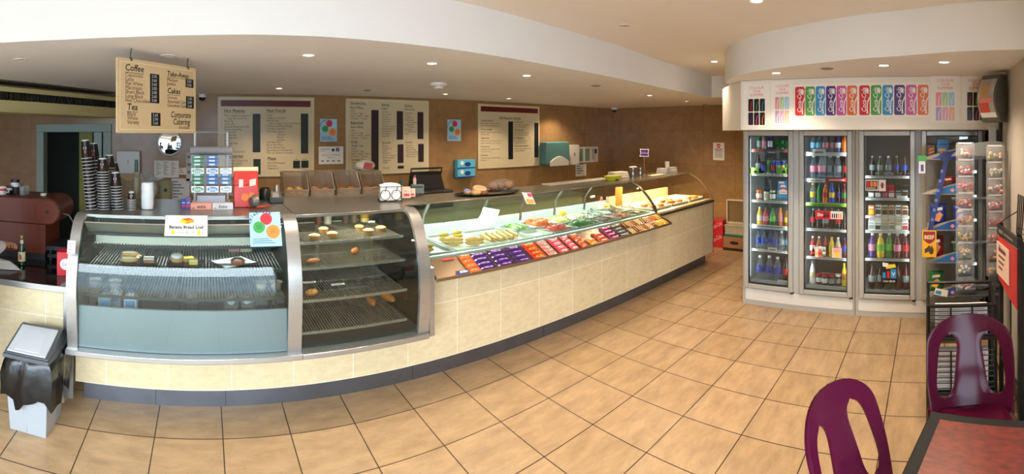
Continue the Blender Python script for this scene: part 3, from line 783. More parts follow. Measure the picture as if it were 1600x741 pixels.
for L, cx, cys in ((L1, 85, (232, 314, 394, 474, 555)), (L2, 386, (238, 316, 396, 474))):
    for (a, c, d), cy in zip(L, cys):
        b.text(a, U(cx), V(cy), .036, 0, -.0015, bold=.006); b.text(c, U(cx), V(cy + 25), .028, 1, -.0015, width=.41); b.text(d, U(cx), V(cy + 46), .028, 1, -.0015, width=.38)
b.build('lettering', [INK, BROWN], t)
panels(t, [(U(330), U(373), V(594), V(228)), (U(583), U(624), V(587), V(236))], PRICE)

# ---- posters and notices
BLUEP = m('#9fcbe6', .5); REDC = m('#d8303a', .5); GRNC = m('#3fa04a', .5); ORGC = m('#ee8a3c', .5); NAVYI = m('#1c2c4a', .6)
def celebrate(loc, w, h, label, rotz=0.0, rot=None):
    b = MB(); b.box(-w / 2, w / 2, 0, .002, 0, h, 0)
    b.plate(rnd_poly(w * .195, 24, c=(w * .04, h * .80)), -.0006, 1); b.plate(rnd_poly(w * .19, 24, c=(-w * .20, h * .56)), -.0008, 2); b.plate(rnd_poly(w * .225, 24, c=(w * .24, h * .42)), -.0010, 3)
    s = 'Celebrate'
    for i, ch in enumerate(s):
        a = math.radians(168 - i * 13.5); r = w * .40
        b.text(ch, -w * .06 + r * math.cos(a), h * .62 + r * math.sin(a), w * .17, 4, -.0005, 'CENTER', rot=a - PI / 2, bold=.015)
    for k in range(4):
        for c, zz in (((w * .04), h * .86), (-w * .20, h * .62), (w * .24, h * .49)): b.rect(c - w * .10 + .01 * (k % 2) * w, c + w * .10, zz - k * h * .035, zz - k * h * .035 - h * .008, -.0014, 4)
    for k in range(3): b.rect(-w * .42, w * (.1 + .1 * k), h * (.22 - .055 * k), h * (.205 - .055 * k), -.0006, 4)
    o = b.build('celebration_poster', [BLUEP, REDC, GRNC, ORGC, NAVYI], flat=True)
    o.location = loc; o.rotation_euler = rot or (0, 0, rotz)
    return tag(o, label, 'poster')
x0, x1, z0, z1 = on_back(500.5, 527, 186, 221.5); celebrate(((x0 + x1) / 2, YB - .004, z0), x1 - x0, z1 - z0, 'blue balloon poster on the wall between the hot pasties and sandwich menus')
x0, x1, z0, z1 = on_back(700, 721, 187, 220.5); celebrate(((x0 + x1) / 2, YB - .004, z0), x1 - x0, z1 - z0, 'blue balloon poster on the wall above the blue glove boxes')
p = atY(416.5, 381, 2.925)
celebrate((p.x, 2.93, 1.185), .205, .225, 'blue balloon poster taped to the glass of the cake case', rot=(-.46, 0, 0))
def notice(px0, px1, py0, py1, label, rows, cat='notice', mt=PAPER, ink=INK, name='paper_notice', big=0, cols=1, plane='back', red=False):
    if plane == 'back': x0, x1, z0, z1 = on_back(px0, px1, py0, py1, .004)
    w, h = x1 - x0, z1 - z0
    b = MB(); b.box(-w / 2, w / 2, 0, .002, 0, h, 0)
    for c in range(cols):
        for i in range(rows):
            f = .35 + .5 * ((i * 7 + c * 3) % 5) / 5
            xa = -w / 2 + w * (.08 + c * .9 / cols); xb = xa + w * .84 / cols * f
            b.rect(xa, xb, h * (.9 - .8 * i / rows), h * (.9 - .8 * i / rows) - h * .28 / rows, -.0006, 1)
    o = b.build(name, [mt, ink], flat=True); o.location = ((x0 + x1) / 2, YB - .004, z0)
    return tag(o, label, cat)
GI = m('#77777c', .6)
o = notice(498, 536.5, 229, 256.5, 'white notice with a social media logo below the first balloon poster', 0)
x0, x1, z0, z1 = on_back(498, 536.5, 229, 256.5, .004); w, h = x1 - x0, z1 - z0
b = MB(); b.box(w * .20, w * .33, -.002, 0, h * .72, h * .92, 1); b.text('f', w * .265, h * .74, h * .2, 2, -.0025, 'CENTER', bold=.02)
b.plate(rnd_poly(h * .09, 14, c=(w * .08, h * .80)), -.001, 1); b.rect(-w * .42, -w * .05, h * .84, h * .87, -.001, 0); b.rect(-w * .42, -w * .2, h * .74, h * .76, -.001, 0)
b.text('Like us on Facebook', 0, h * .48, h * .13, 0, -.001, 'CENTER'); b.text('Follow us', 0, h * .34, h * .11, 0, -.001, 'CENTER')
for k in range(4): b.rect(-w * .4 + k * w * .22, -w * .3 + k * w * .22, h * .14, h * .22, -.001, 0)
o2 = b.build('lettering', [GI, m('#20305a', .5), WHITE], o, flat=True)
notice(241, 279.5, 251, 277.5, 'white three column notice on the wall under the round mirror', 9, cols=3, ink=GI)
notice(280, 291, 262, 273, 'small white card beside the three column notice', 3, ink=GI)
notice(268, 296, 279, 321, 'tall pale notice on the wall behind the chewing gum rack', 7, ink=GI, mt=m('#dfe3ea', .7))
notice(291, 312, 239, 283, 'white sheet on the wall above the chewing gum rack', 3, ink=GI, mt=m('#d3d2cd', .7))
notice(902, 934.5, 229.5, 254, 'white panel of framed notices right of the white towel dispenser', 0, mt=m('#e2d8c8', .6))
x0, x1, z0, z1 = on_back(902, 934.5, 229.5, 254, .006); w, h = x1 - x0, z1 - z0
b = MB()
for a, c, mm in ((.05, .26, 0), (.36, .58, 0), (.66, .9, 1)):
    b.box(x0 + w * a, x0 + w * c, YB - .009, YB - .006, z0 + h * .1, z0 + h * .9, mm)
    for i in range(8): b.rect(x0 + w * (a + .02), x0 + w * (c - .05), z0 + h * (.8 - i * .085), z0 + h * (.83 - i * .085), YB - .0095, 2)
b.box(x0 + w * .82, x0 + w * .93, YB - .010, YB - .006, z0 + h * .55, z0 + h * .85, 3)
tag(b.build('notice_sheets', [m('#7f9a78', .6), m('#d9cfc0', .6), GI, m('#4a3a4a', .6)], flat=True), 'green and white leaflets inside the framed notice panel', 'leaflet')
notice(899.5, 916, 257, 275.5, 'small white notice under the framed notice panel', 4, mt=m('#dcd6ce', .7), ink=m('#4a4a55', .6))
# notice on the end wall
t = thing('warning_sign', 'white notice with a red round symbol on the tiled end wall', 'sign', (LX1 - .003, atX(1123, 237, LX1).y, atX(1123, 250.5, LX1).z), -PI / 2)
w = abs(atX(1114, 237, LX1).y - atX(1131.5, 237, LX1).y); h = atX(1123, 223, LX1).z - atX(1123, 250.5, LX1).z
b = MB(); b.box(-w / 2, w / 2, 0, .002, 0, h); b.build('sheet', m('#e6ddd2', .6), t)
b = MB(); b.plate(rnd_poly(w * .17, 18, c=(0, h * .82)), -.0008, 0); b.rect(-w * .11, w * .11, h * .80, h * .84, -.0012, 1)
b.build('red_symbol', [m('#c8252b', .5), WHITE], t, flat=True)
b = MB()
for i in range(7): b.rect(-w * (.36 - .03 * (i % 3)), w * (.36 - .05 * (i % 2)), h * (.62 - i * .075), h * (.645 - i * .075) + (.004 if i < 2 else 0), -.0008, 0)
b.build('lettering', m('#54423a', .6), t, flat=True)
# round mirror
x0, x1, z0, z1 = on_back(245, 285, 204.5, 242.5, .02); r = (x1 - x0) / 2
t = thing('round_mirror', 'round white framed mirror on the wall below the hanging coffee menu', 'mirror', ((x0 + x1) / 2, YB, (z0 + z1) / 2), rot=(PI / 2, 0, 0))
b = MB(); b.lathe([(r * .86, .012), (r * .9, .03), (r * .97, .03), (r, .015), (r, 0)], 32); b.build('frame', m('#cfd4d6', .4), t)
b = MB(); b.lathe([(r * .88, .012), (r * .5, .020), (0, .023)], 32); b.build('glass', m('#e8edf0', .02, 1.0), t)
# dispensers
x0, x1, z0, z1 = on_back(183, 219, 236, 271, .06); w, h = x1 - x0, z1 - z0
t = thing('towel_dispenser', 'white metal paper towel dispenser on the wall beside the doorway', 'dispenser', ((x0 + x1) / 2, YB - .10, z0))
b = MB(); b.prism(rrect(-w / 2, w / 2, 0, h, .02), 0, .10, 'y'); b.build('body', m('#d3d6d8', .35), t, bevel=.006)
b = MB(); b.box(-.006, .006, -.003, 0, h * .42, h * .6); b.build('lock', STEELD, t)
b = MB(); b.prism([(-w * .4, 0), (w * .4, 0), (w * .3, -.05), (w * .1, -.09), (-w * .1, -.09), (-w * .3, -.05)], .02, .09, 'y'); b.build('towel', m('#b79d78', .8), t)
x0, x1, z0, z1 = on_back(249, 269, 281, 318, .06); w, h = x1 - x0, z1 - z0
t = thing('soap_dispenser', 'olive beige soap dispenser on the wall behind the foam cup stack', 'dispenser', ((x0 + x1) / 2, YB - .10, z0))
b = MB(); b.prism(rrect(-w / 2, w / 2, 0, h, w * .3, 5), 0, .10, 'y'); b.build('body', m('#8c8a66', .3), t, bevel=.01)
b = MB(); b.prism(rrect(-w * .28, w * .28, h * .1, h * .9, w * .2, 5), -.012, 0, 'y'); b.build('cover', m('#a5a27a', .25), t, bevel=.004)
b = MB(); b.disc((0, -.0135, h * .58), w * .14, 12); b.build('window', BLACK, t)
x0, x1, z0, z1 = on_back(850, 886, 221.5, 259, .13); w, h = x1 - x0, z1 - z0
t = thing('towel_dispenser', 'teal paper towel dispenser with white lower cover on the wall right of the baguette menu', 'dispenser', ((x0 + x1) / 2, YB - .20, z0))
b = MB(); b.prism(rrect(-w / 2, w / 2, h * .05, h, .04), .0, .20, 'y'); b.build('body', m('#55807a', .25), t, bevel=.02)
b = MB(); b.prism([(-w * .38, 0)] + [(-w * .38 + w * .8 * i / 8, h * (.18 + .22 * math.sin(PI * i / 8))) for i in range(9)] + [(w * .42, 0)], -.025, .0, 'y'); b.build('cover', m('#d9d0c2', .3), t, bevel=.005)
x0, x1, z0, z1 = on_back(886.5, 902, 226.5, 257.5, .06); w, h = x1 - x0, z1 - z0
t = thing('towel_dispenser', 'narrow white dispenser beside the teal paper towel dispenser', 'dispenser', ((x0 + x1) / 2 + .02, YB - .10, z0))
b = MB(); b.prism(rrect(-w / 2, w / 2, 0, h, .03), 0, .10, 'y'); b.build('body', m('#d8cfc1', .35), t, bevel=.006)
b = MB(); b.box(-.012, .006, -.004, 0, h * .45, h * .6); b.build('window', BLACK, t)
x0, x1, z0, z1 = on_back(713, 740, 249, 277, .06); w, h = x1 - x0, z1 - z0
t = thing('glove_box_holder', 'clear wall holder with two blue glove boxes above the donut tray', 'glove box holder', ((x0 + x1) / 2, YB - .10, z0))
b = MB(); b.box(-w / 2 - .02, w / 2 + .004, .085, .10, 0, h); b.box(-w / 2 - .02, -w / 2 - .012, 0, .10, 0, h); b.box(-w / 2 - .02, w / 2, 0, .10, -.01, 0); b.build('holder', CLEAR, t)
for k, lb in enumerate(('lower blue box of disposable gloves in the wall holder', 'upper blue box of disposable gloves in the wall holder')):
    z = z0 + k * h / 2 + .002
    g = thing('glove_box', lb, 'glove box', ((x0 + x1) / 2, YB - .102, z), group='blue glove boxes')
    b = MB(); b.box(-w / 2, w / 2, 0, .085, 0, h / 2 - .006); b.build('box', m('#57b3d3', .5), g)
    b = MB(); b.rect(-w / 2, w / 2, 0, h * .06, -.001, 0); b.plate(rnd_poly(w * .18, 16, sz=.6, c=(.02, h * .22)), -.001, 1); b.plate(rnd_poly(w * .1, 12, c=(-w * .25, h * .3)), -.001, 2); b.build('print', [m('#1c3f8c', .5), m('#153a78', .5), WHITE], g, flat=True)
# banana bread notice hanging inside the front glass of the cake case
pa, pb = atY(256, 367, 2.935), atY(325, 333, 3.0)
wq = .28; hq = .150
t = thing('price_notice', 'white banana bread notice with yellow loaf picture taped to the cake case glass', 'notice', (atY(290.5, 350, 3.0).x, 2.985, 1.243), rot=(-.66, 0, -.01))
b = MB(); b.box(-wq / 2, wq / 2, 0, .0015, 0, hq); b.build('sheet', WHITE, t)
b = MB(); b.text('Banana Bread Loaf', 0, hq * .36, .030, 0, -.001, 'CENTER', width=wq * .84, bold=.03); b.text('Only $5.90', 0, hq * .12, .026, 1, -.001, 'CENTER', width=wq * .44); b.build('lettering', [INK, GI], t, flat=True)
b = MB(); b.plate([(-.04, .10), (.0, .085), (.0, .112), (-.035, .122)], -.001, 0); b.plate([(0, .085), (.05, .10), (.05, .118), (0, .112)], -.001, 1); b.plate([(-.035, .122), (0, .112), (.05, .118), (.015, .132)], -.001, 2)
for x in (-.085, .085): b.plate([(x - .015, .012), (x + .015, .012), (x + .004, .045), (x - .004, .045)], -.001, 0)
b.build('picture', [m('#f3cf2a', .5), m('#e79a1f', .5), m('#d4571d', .5)], t, flat=True)
t = thing('price_sticker', 'small white sticker with pink print on the left steel upright of the cake case', 'sticker', (XA + .03, 2.898, 1.12), rot=(-.22, 0, 0))
b = MB(); b.box(-.025, .03, 0, .001, 0, .085, 0); [b.rect(-.02, .015 - .01 * (i % 2), .06 - i * .018, .066 - i * .018, -.0005, 1) for i in range(4)]
b.build('sheet', [WHITE, m('#d98a8f', .6)], t, flat=True)

# ================================================================== DRINKS FRIDGES
ALU = m('#c2c6c6', .35, .4, noise=.03); ALUW = m('#c9c7c2', .35, .5)
FX = 4.79
DOORS = [(2.04, 1.472), (1.40, .826), (.752, .169), (.104, -.53)]
UNITS = [(2.07, .803), (.797, -.56)]
FZT, FZB = 1.925, .195
SHZ = [(1.72, 1.45, 1.15, .855, .60, .255), (1.69, 1.41, 1.15, .87, .566, .255), (1.453, 1.22, 1.03, .875, .58, .247), (1.51, 1.25, 1.00, .54, .233)]
FRNAME = ['leftmost', 'second', 'third', 'rightmost']
fr_units = []
BAY = m('#c4c6c4', .4); BACKP = m('#4b4d4d', .5); TRIMW = m('#d9d8d3', .4)
for u, (ya, yb) in enumerate(UNITS):
    yc = (ya + yb) / 2; w = ya - yb
    t = thing('glass_door_fridge', ['two door glass drinks fridge with silver frames at the left of the fridge row', 'two door glass drinks fridge with silver frames behind the hanging sweets at the right wall'][u], 'fridge', (FX, yc, 0), -PI / 2)
    fr_units.append(t)
    L = lambda y: yc - y
    b = MB()
    b.box(-w / 2, w / 2, .62, .66, .02, FZT, 1); b.box(-w / 2, -w / 2 + .03, .03, .62, .02, FZT, 0); b.box(w / 2 - .03, w / 2, .03, .62, .02, FZT, 0)
    b.box(-w / 2, w / 2, .03, .66, FZT, FZT + .03, 0); b.box(-w / 2, w / 2, .03, .62, .02, FZB + .02, 0)
    d0, d1 = DOORS[2 * u], DOORS[2 * u + 1]
    b.box(L(d0[1]) - .01, L(d1[0]) + .01, .012, .62, .02, FZT, 0)
    b.box(-w / 2, L(d0[0]), .005, .05, .02, FZT + .03, 2); b.box(L(d1[1]), w / 2, .005, .05, .02, FZT + .03, 2)
    b.build('cabinet', [BAY, BACKP, m('#b7b0a6', .4)], t)
    b = MB(); b.prism(rrect(-w / 2 + .035, w / 2 - .02, .055, FZB - .02, .02), -.005, .03, 'y'); b.build('kick_panel', m('#e4e3e0', .35), t)
    b = MB(); b.box(-w / 2, w / 2, .0, .03, 0, FZB, 0); b.build('plinth', m('#b5b3ae', .45), t)
    for k in (0, 1):
        i = 2 * u + k; y0, y1 = DOORS[i]; a, c = L(y0), L(y1); e = .052
        b = MB()
        b.box(a, a + e, -.04, 0, FZB, FZT + .015); b.box(c - e, c, -.04, 0, FZB, FZT + .015); b.box(a + e, c - e, -.04, 0, FZT + .015 - e, FZT + .015); b.box(a + e, c - e, -.04, 0, FZB, FZB + e)
        d = b.build('door', ALU, t, bevel=.006)
        b = MB(); b.box(a + e, c - e, -.026, -.020, FZB + e, FZT + .015 - e); b.build('glass', glass((.74, .78, .78), 1.62), d)
        b = MB(); q = .008
        b.box(a + e, a + e + q, -.038, -.002, FZB + e, FZT - e + .015); b.box(c - e - q, c - e, -.038, -.002, FZB + e, FZT - e + .015); b.box(a + e, c - e, -.038, -.002, FZB + e, FZB + e + q); b.box(a + e, c - e, -.038, -.002, FZT + .015 - e - q, FZT + .015 - e)
        b.build('gasket', m('#23282b', .4), d)
        for q4 in ((c - .07, c + .012, -.045, -.01, FZT + .016, FZT + .028), (c - .03, c + .005, -.042, -.005, FZB - .014, FZB - .001)):
            b = MB(); b.box(*q4); b.build('hinge', BLACK, d)
        for j, z in enumerate(SHZ[i]):
            b = MB()
            for n in range(12): x = a + .06 + n * (c - a - .12) / 11; b.cyl((x, .07, z), (x, .56, z), .003, n=4)
            b.box(a + .055, c - .055, .06, .067, z - .014, z - .002); b.box(a + .055, c - .055, .06, .067, z + .004, z + .012); b.box(a + .055, c - .055, .555, .562, z - .01, z + .004)
            s = b.build('shelf', TRIMW, t)
        b = MB(); b.cyl((a + .03, .06, .3), (a + .03, .06, 1.85), .010, n=8); b.build('lamp_tube', m((1, 1, 1), .4, emit=1.6, ecol=(.9, .97, 1)), t)
        for sx, xx in ((-1, a + .06), (1, c - .06)):
            ld = area('fridge_light', t, (0, 0, 0), .03, 1.5, (2.2, 2.2, 1.9, 1.9)[i], (.92, .97, 1.0)); ld.location = (xx, .035, 1.1); ld.rotation_euler = (PI / 2, 0, sx * .75)

PAL = {'clear': (.80, .84, .85), 'water': '#7f97a8', 'green': '#2f7d36', 'lime': '#6fc23c', 'red': '#b3202a', 'dark red': '#5c1a1e', 'orange': '#e0752a', 'yellow': '#e2bf32', 'blue': '#2246a8',
       'light blue': '#6fb4d8', 'purple': '#4a3280', 'pink': '#e08aa0', 'white': '#e8e6e2', 'black': '#17171a', 'brown': '#4a2c1d', 'cola': '#2a1512', 'grey': '#8d9494', 'beige': '#cdb994', 'amber': '#a5621f', 'dark green': '#1d4a2c'}
_bm = {}
def drink_meshes(kind, liq, lab, cap):
    key = (kind, liq, lab, cap)
    if key in _bm: return _bm[key]
    lm = m(PAL[liq], .12, spec=.6, coat=.3) if liq not in ('clear', 'water') else glass((.86, .92, .95) if liq == 'clear' else (.66, .76, .86), 1.33, .12, (.6, .68, .74))
    am = m(PAL[lab], .4); cm = m(PAL[cap], .4); parts = []
    if kind in ('can', 'slim', 'jar'):
        r, h = {'can': (.033, .12), 'slim': (.027, .15), 'jar': (.034, .11)}[kind]
        b = MB(); b.lathe([(r * .8, 0), (r, .008), (r, h - .014), (r * .82, h - .002), (r * .80, h), (r * .76, h - .004), (0, h - .004)], 14, seg=[1, 0, 0, 1, 1, 1])
        root = mesh_of(b, 'can', [m(PAL[liq], .25, .3), ALU])
        b = MB(); b.lathe([(r + .0008, h * .25), (r + .0008, h * .7)], 14); b.f = [q for q in b.f if len(q) == 4]; b.mi = b.mi[:len(b.f)]
        parts.append(('label_band', mesh_of(b, 'label_band', am)))
        if kind == 'jar':
            b = MB(); b.lathe([(r * .95, h - .012), (r * .97, h + .006), (0, h + .006)], 14); parts.append(('lid', mesh_of(b, 'lid', cm)))
    elif kind in ('bottle', 'big', 'tall'):
        r, h = {'bottle': (.033, .215), 'big': (.043, .262), 'tall': (.031, .25)}[kind]
        b = MB(); b.lathe([(r * .7, 0), (r * .95, .006), (r, .02), (r, h * .30), (r * .95, h * .36), (r, h * .44), (r * .97, h * .58), (r * .75, h * .72), (r * .42, h * .85), (r * .38, h * .92)], 14)
        root = mesh_of(b, 'bottle', lm, ang=60)
        b = MB(); b.lathe([(r + .001, h * .30), (r * .96 + .001, h * .36), (r + .001, h * .44), (r * .98 + .001, h * .56)], 14); b.f = [q for q in b.f if len(q) == 4]; b.mi = b.mi[:len(b.f)]
        parts.append(('label_band', mesh_of(b, 'label_band', am)))
        b = MB(); b.lathe([(r * .42, h * .91), (r * .42, h), (0, h)], 12); parts.append(('cap', mesh_of(b, 'cap', cm)))
    elif kind in ('carton', 'box'):
        w, h = {'carton': (.066, .095), 'box': (.062, .112)}[kind]
        b = MB(); b.box(-w / 2, w / 2, -w / 2, w / 2, 0, h)
        if kind == 'carton': b.prism([(-w / 2, h), (w / 2, h), (0, h + .03)], -w / 2, w / 2, 'x'); b.box(-w / 2, w / 2, -.003, .003, h + .025, h + .045)
        root = mesh_of(b, 'carton', m(PAL[liq], .45))
        b = MB(); b.rect(-w * .42, w * .42, h * .15, h * .6, -w / 2 - .001); b.box(w / 2, w / 2 + .001, -w * .4, w * .4, h * .15, h * .6)
        parts.append(('label_panel', mesh_of(b, 'label_panel', am)))
        b = MB(); b.rect(-w * .42, w * .42, h * .72, h * .86, -w / 2 - .001); parts.append(('print_band', mesh_of(b, 'print_band', cm)))
    elif kind == 'pack':
        b = MB()
        for k in range(3): b.lathe([(.02, 0), (.030, .01), (.030, .10), (.024, .115), (0, .115)], 10, ((k - 1) * .062, 0, 0))
        root = mesh_of(b, 'pack', m(PAL[liq], .2, .2))
        b = MB(); b.box(-.093, .093, -.034, .034, .03, .075); parts.append(('sleeve', mesh_of(b, 'sleeve', am)))
    _bm[key] = (root, parts)
    return _bm[key]
KN = {'can': 'can', 'slim': 'slim_can', 'jar': 'jar', 'bottle': 'drink_bottle', 'big': 'large_bottle', 'tall': 'tall_bottle', 'carton': 'drink_carton', 'box': 'small_carton', 'pack': 'can_pack'}
KC = {'can': 'can', 'slim': 'can', 'jar': 'jar', 'bottle': 'bottle', 'big': 'bottle', 'tall': 'bottle', 'carton': 'carton', 'box': 'carton', 'pack': 'pack of cans'}
KD = {'can': .066, 'slim': .054, 'jar': .068, 'bottle': .066, 'big': .086, 'tall': .062, 'carton': .068, 'box': .066, 'pack': .19}
def put(kind, liq, lab, cap, loc, label, group, rotz=-PI / 2):
    root, parts = drink_meshes(kind, liq, lab, cap)
    o = bpy.data.objects.new(KN[kind], root); COL.objects.link(o); o.location = loc; o.rotation_euler = (0, 0, rotz)
    tag(o, label, KC[kind], group)
    for n, me in parts:
        c = bpy.data.objects.new(n, me); COL.objects.link(c); c.parent = o
    return o
def S(s): return [tuple(x.strip().split('/')) for x in s.split(',')]
STOCK = [
 [S('slim/green/grey/grey, slim/grey/pink/grey, slim/purple/white/grey, pack/green/dark green/green'),
  S('bottle/black/grey/black, slim/black/blue/grey, slim/lime/green/green, slim/blue/red/grey, slim/blue/grey/grey, slim/blue/yellow/grey, bottle/black/green/black'),
  S('jar/orange/white/orange, jar/white/beige/black, jar/green/white/white, bottle/clear/yellow/clear, bottle/clear/white/white'),
  S('bottle/yellow/white/white, bottle/red/pink/green, bottle/green/lime/green, bottle/orange/pink/orange, bottle/amber/yellow/black'),
  S('bottle/water/blue/blue, bottle/water/blue/blue, bottle/water/blue/blue, bottle/water/blue/blue, bottle/clear/grey/white, bottle/clear/light blue/light blue'),
  S('big/water/blue/white, big/water/blue/white, big/water/blue/white, big/cola/red/black')],
 [S('bottle/clear/light blue/white, bottle/clear/light blue/white, bottle/clear/pink/red, bottle/clear/pink/red, bottle/purple/white/purple, bottle/orange/orange/orange'),
  S('big/water/pink/white, big/water/pink/black, big/clear/grey/white, big/clear/grey/white, big/cola/red/red'),
  S('bottle/clear/yellow/yellow, bottle/green/green/green, bottle/orange/red/red, bottle/blue/yellow/blue, bottle/cola/purple/black, bottle/dark red/green/red'),
  S('bottle/cola/red/grey, bottle/cola/black/grey, bottle/cola/grey/grey, bottle/cola/black/grey, bottle/cola/red/grey, bottle/cola/black/black'),
  S('bottle/red/white/white, bottle/amber/pink/white, bottle/red/black/red, bottle/yellow/yellow/yellow, bottle/beige/pink/white, bottle/dark red/blue/blue'),
  S('tall/white/beige/grey, jar/brown/white/red, jar/brown/white/red, jar/brown/grey/red, jar/brown/grey/white, tall/yellow/amber/yellow, tall/yellow/yellow/amber')],
 [S('bottle/black/grey/grey, bottle/dark green/grey/grey, bottle/clear/grey/white, bottle/black/blue/grey, bottle/cola/blue/black'),
  S('carton/brown/white/brown, carton/brown/white/brown, carton/red/pink/red, carton/red/white/pink, carton/black/grey/grey, carton/black/brown/grey'),
  S('box/orange/yellow/white, box/white/black/brown, box/beige/brown/brown, box/beige/brown/red, box/white/brown/brown, box/beige/dark red/brown'),
  S('carton/white/grey/grey, carton/white/black/grey, carton/beige/grey/grey, carton/white/grey/orange, carton/beige/white/grey, carton/white/red/red'),
  S('big/purple/pink/white, big/yellow/lime/white, big/green/lime/white, big/dark red/pink/grey, big/dark red/red/white'),
  S('big/cola/grey/black, big/cola/grey/black, big/dark green/grey/black, big/dark red/black/black, big/dark red/grey/black')],
 [S('bottle/white/purple/purple, bottle/purple/white/white, bottle/red/dark red/red, bottle/dark green/grey/black, bottle/dark green/grey/black'),
  S('bottle/red/white/red, bottle/red/red/white, bottle/orange/red/black, bottle/amber/yellow/white, bottle/beige/grey/white'),
  S('bottle/amber/white/white, bottle/dark green/beige/beige, bottle/dark green/beige/beige, bottle/green/white/white, bottle/beige/white/grey'),
  S('can/pink/red/grey, can/pink/red/grey, can/red/pink/grey, can/red/white/grey, can/grey/white/grey'),
  S('bottle/green/white/green, bottle/yellow/red/red, bottle/red/yellow/yellow, bottle/orange/yellow/orange, bottle/green/yellow/green')]]
KW = {'can': 'can', 'slim': 'slim can', 'jar': 'jar', 'bottle': 'bottle', 'big': 'large bottle', 'tall': 'tall bottle', 'carton': 'carton', 'box': 'small carton', 'pack': 'can pack'}
shelfname = lambda j, n: 'top' if j == 0 else 'bottom' if j == n - 1 else ORD[j]
for i, shelves in enumerate(STOCK):
    y0, y1 = DOORS[i]; a, c = y0 - .075, y1 + .075
    for j, row in enumerate(shelves):
        tot = sum(KD[r[0]] for r in row); gap = max(.004, (a - c - tot) / max(1, len(row))); y = a - max(0, a - c - tot - gap * (len(row) - 1)) / 2
        for n, (k, lq, lb, cp) in enumerate(row):
            y -= KD[k] / 2
            x = FX + .125 + (.02 if (n * 7 + j) % 3 == 0 else 0) + (.01 if k == 'big' else 0)
            bod = lq if lq == lb else f'{lq} and {lb}'
            put(k, lq, lb, cp, (x, y, SHZ[i][j] + .0042), f'{bod} {KW[k]}, {ORD[n]} from left on {shelfname(j, len(shelves))} shelf behind {FRNAME[i]} fridge door', f'drinks on the {shelfname(j, len(shelves))} shelf behind the {FRNAME[i]} fridge door')
            y -= KD[k] / 2 + gap
# price strips, tags and stickers on the fridges
def decal(i, px0, px1, py0, py1, label, cols, draw, name='sticker', cat='sticker', X=None):
    X = FX - .0435 if X is None else X
    pm = (px0 + px1) / 2
    ya, yb_ = atX(px0, py0, X).y, atX(px1, py0, X).y; z1, z0 = atX(pm, py0, X).z, atX(pm, py1, X).z
    w, h = ya - yb_, z1 - z0
    b = MB(); b.box(-w / 2, w / 2, 0, .0015, 0, h, 0); draw(b, w, h)
    o = b.build(name, cols, flat=True); o.location = (X, (ya + yb_) / 2, z0); o.rotation_euler = (0, 0, -PI / 2)
    return tag(o, label, cat)
REDL = m('#d42030', .45); YEL = m('#f0d23a', .45); SKYB = m('#2b8fd0', .45); LIME = m('#8fc63f', .4)
GX = FX - .0285

def d_blue(b, w, h):
    b.plate(rnd_poly(w * .3, 18, c=(0, h * .62), sz=.8), -.001, 1); b.rect(-w * .36, w * .36, h * .22, h * .45, -.001, 1); b.rect(-w * .3, w * .3, h * .52, h * .62, -.0015, 2); b.rect(-w * .28, w * .28, h * .3, h * .36, -.0015, 3); b.rect(-w * .4, w * .1, h * .85, h * .95, -.001, 1)
decal(0, 1215.5, 1232, 283, 309, 'blue and white promotional card on the leftmost fridge door', [SKYB, WHITE, REDL, ORGC], d_blue, X=GX)
def d_26(b, w, h):
    b.plate(rrect(-w * .48, w * .02, h * .1, h * .95, h * .3), -.001, 1); b.text('2for', -w * .44, h * .35, h * .55, 2, -.0015, width=w * .24, bold=.02); b.text('$6', -w * .22, h * .25, h * .8, 3, -.0015, width=w * .22, bold=.04)
    b.rect(w * .06, w * .5, h * .1, h, -.001, 2)
    for k in range(5): b.rect(w * (.10 + k * .075), w * (.145 + k * .075), h * .2, h * .72, -.0015, 3 if k < 3 else 4)
decal(1, 1274, 1317, 330, 343, 'red two for six dollars sign across the second fridge door', [REDL, m('#b81626', .4), WHITE, INK, ORGC], d_26, 'price_sign', 'sign', X=GX)
def mini(lab, px0, px1, py0, py1, col, cap, lb):
    def dr(b, w, h):
        b.plate([(-w * .5, 0), (w * .5, 0), (w * .5, h * .55), (w * .2, h * .8), (-w * .2, h * .8), (-w * .5, h * .55)], -.001, 1); b.rect(-w * .2, w * .2, h * .82, h, -.001, 2); b.rect(-w * .5, w * .5, h * .22, h * .45, -.0015, 3)
    decal(1, px0, px1, py0, py1, lab, [WHITE, col, cap, lb], dr, X=GX)
mini('small black bottle sticker, leftmost of four on the second fridge door', 1268.5, 1273, 385, 400, BLACK, REDL, REDL)
mini('small white bottle sticker with yellow print on the second fridge door', 1273.5, 1278.5, 386, 402, WHITE, WHITE, YEL)
mini('small pink bottle sticker with red label on the second fridge door', 1279, 1284.5, 385, 402, m('#e36a78', .4), WHITE, REDL)
mini('small green bottle sticker on the second fridge door', 1285, 1290, 386, 400, m('#4aa46a', .4), WHITE, WHITE)
def d_six(b, w, h):
    b.rect(-w * .2, w * .2, 0, h * .7, -.001, 1)
    for k in range(4): b.rect(w * (-.34 + k * .17), w * (-.22 + k * .17), h * .55, h * .95, -.0015, 2)
decal(1, 1300, 1315, 388, 403, 'yellow and pink juice bottles sticker on the second fridge door', [m('#e8cfc0', .5), YEL, m('#e79a90', .5)], d_six, X=GX)
def d_menu(b, w, h):
    b.rect(-w * .45, w * .45, h * .1, h * .9, -.001, 1)
    for k, cc in enumerate((2, 3, 3)): b.plate(rnd_poly(h * .2, 12, c=(w * (-.27 + k * .26), h * .6), sz=1.3), -.0015, cc)
    b.rect(-w * .4, w * .3, h * .2, h * .26, -.0015, 0)
decal(2, 1352, 1372, 281, 298, 'dark framed sticker with three orange pictures on the third fridge door', [WHITE, m('#3a3532', .4), REDL, ORGC], d_menu, X=GX)
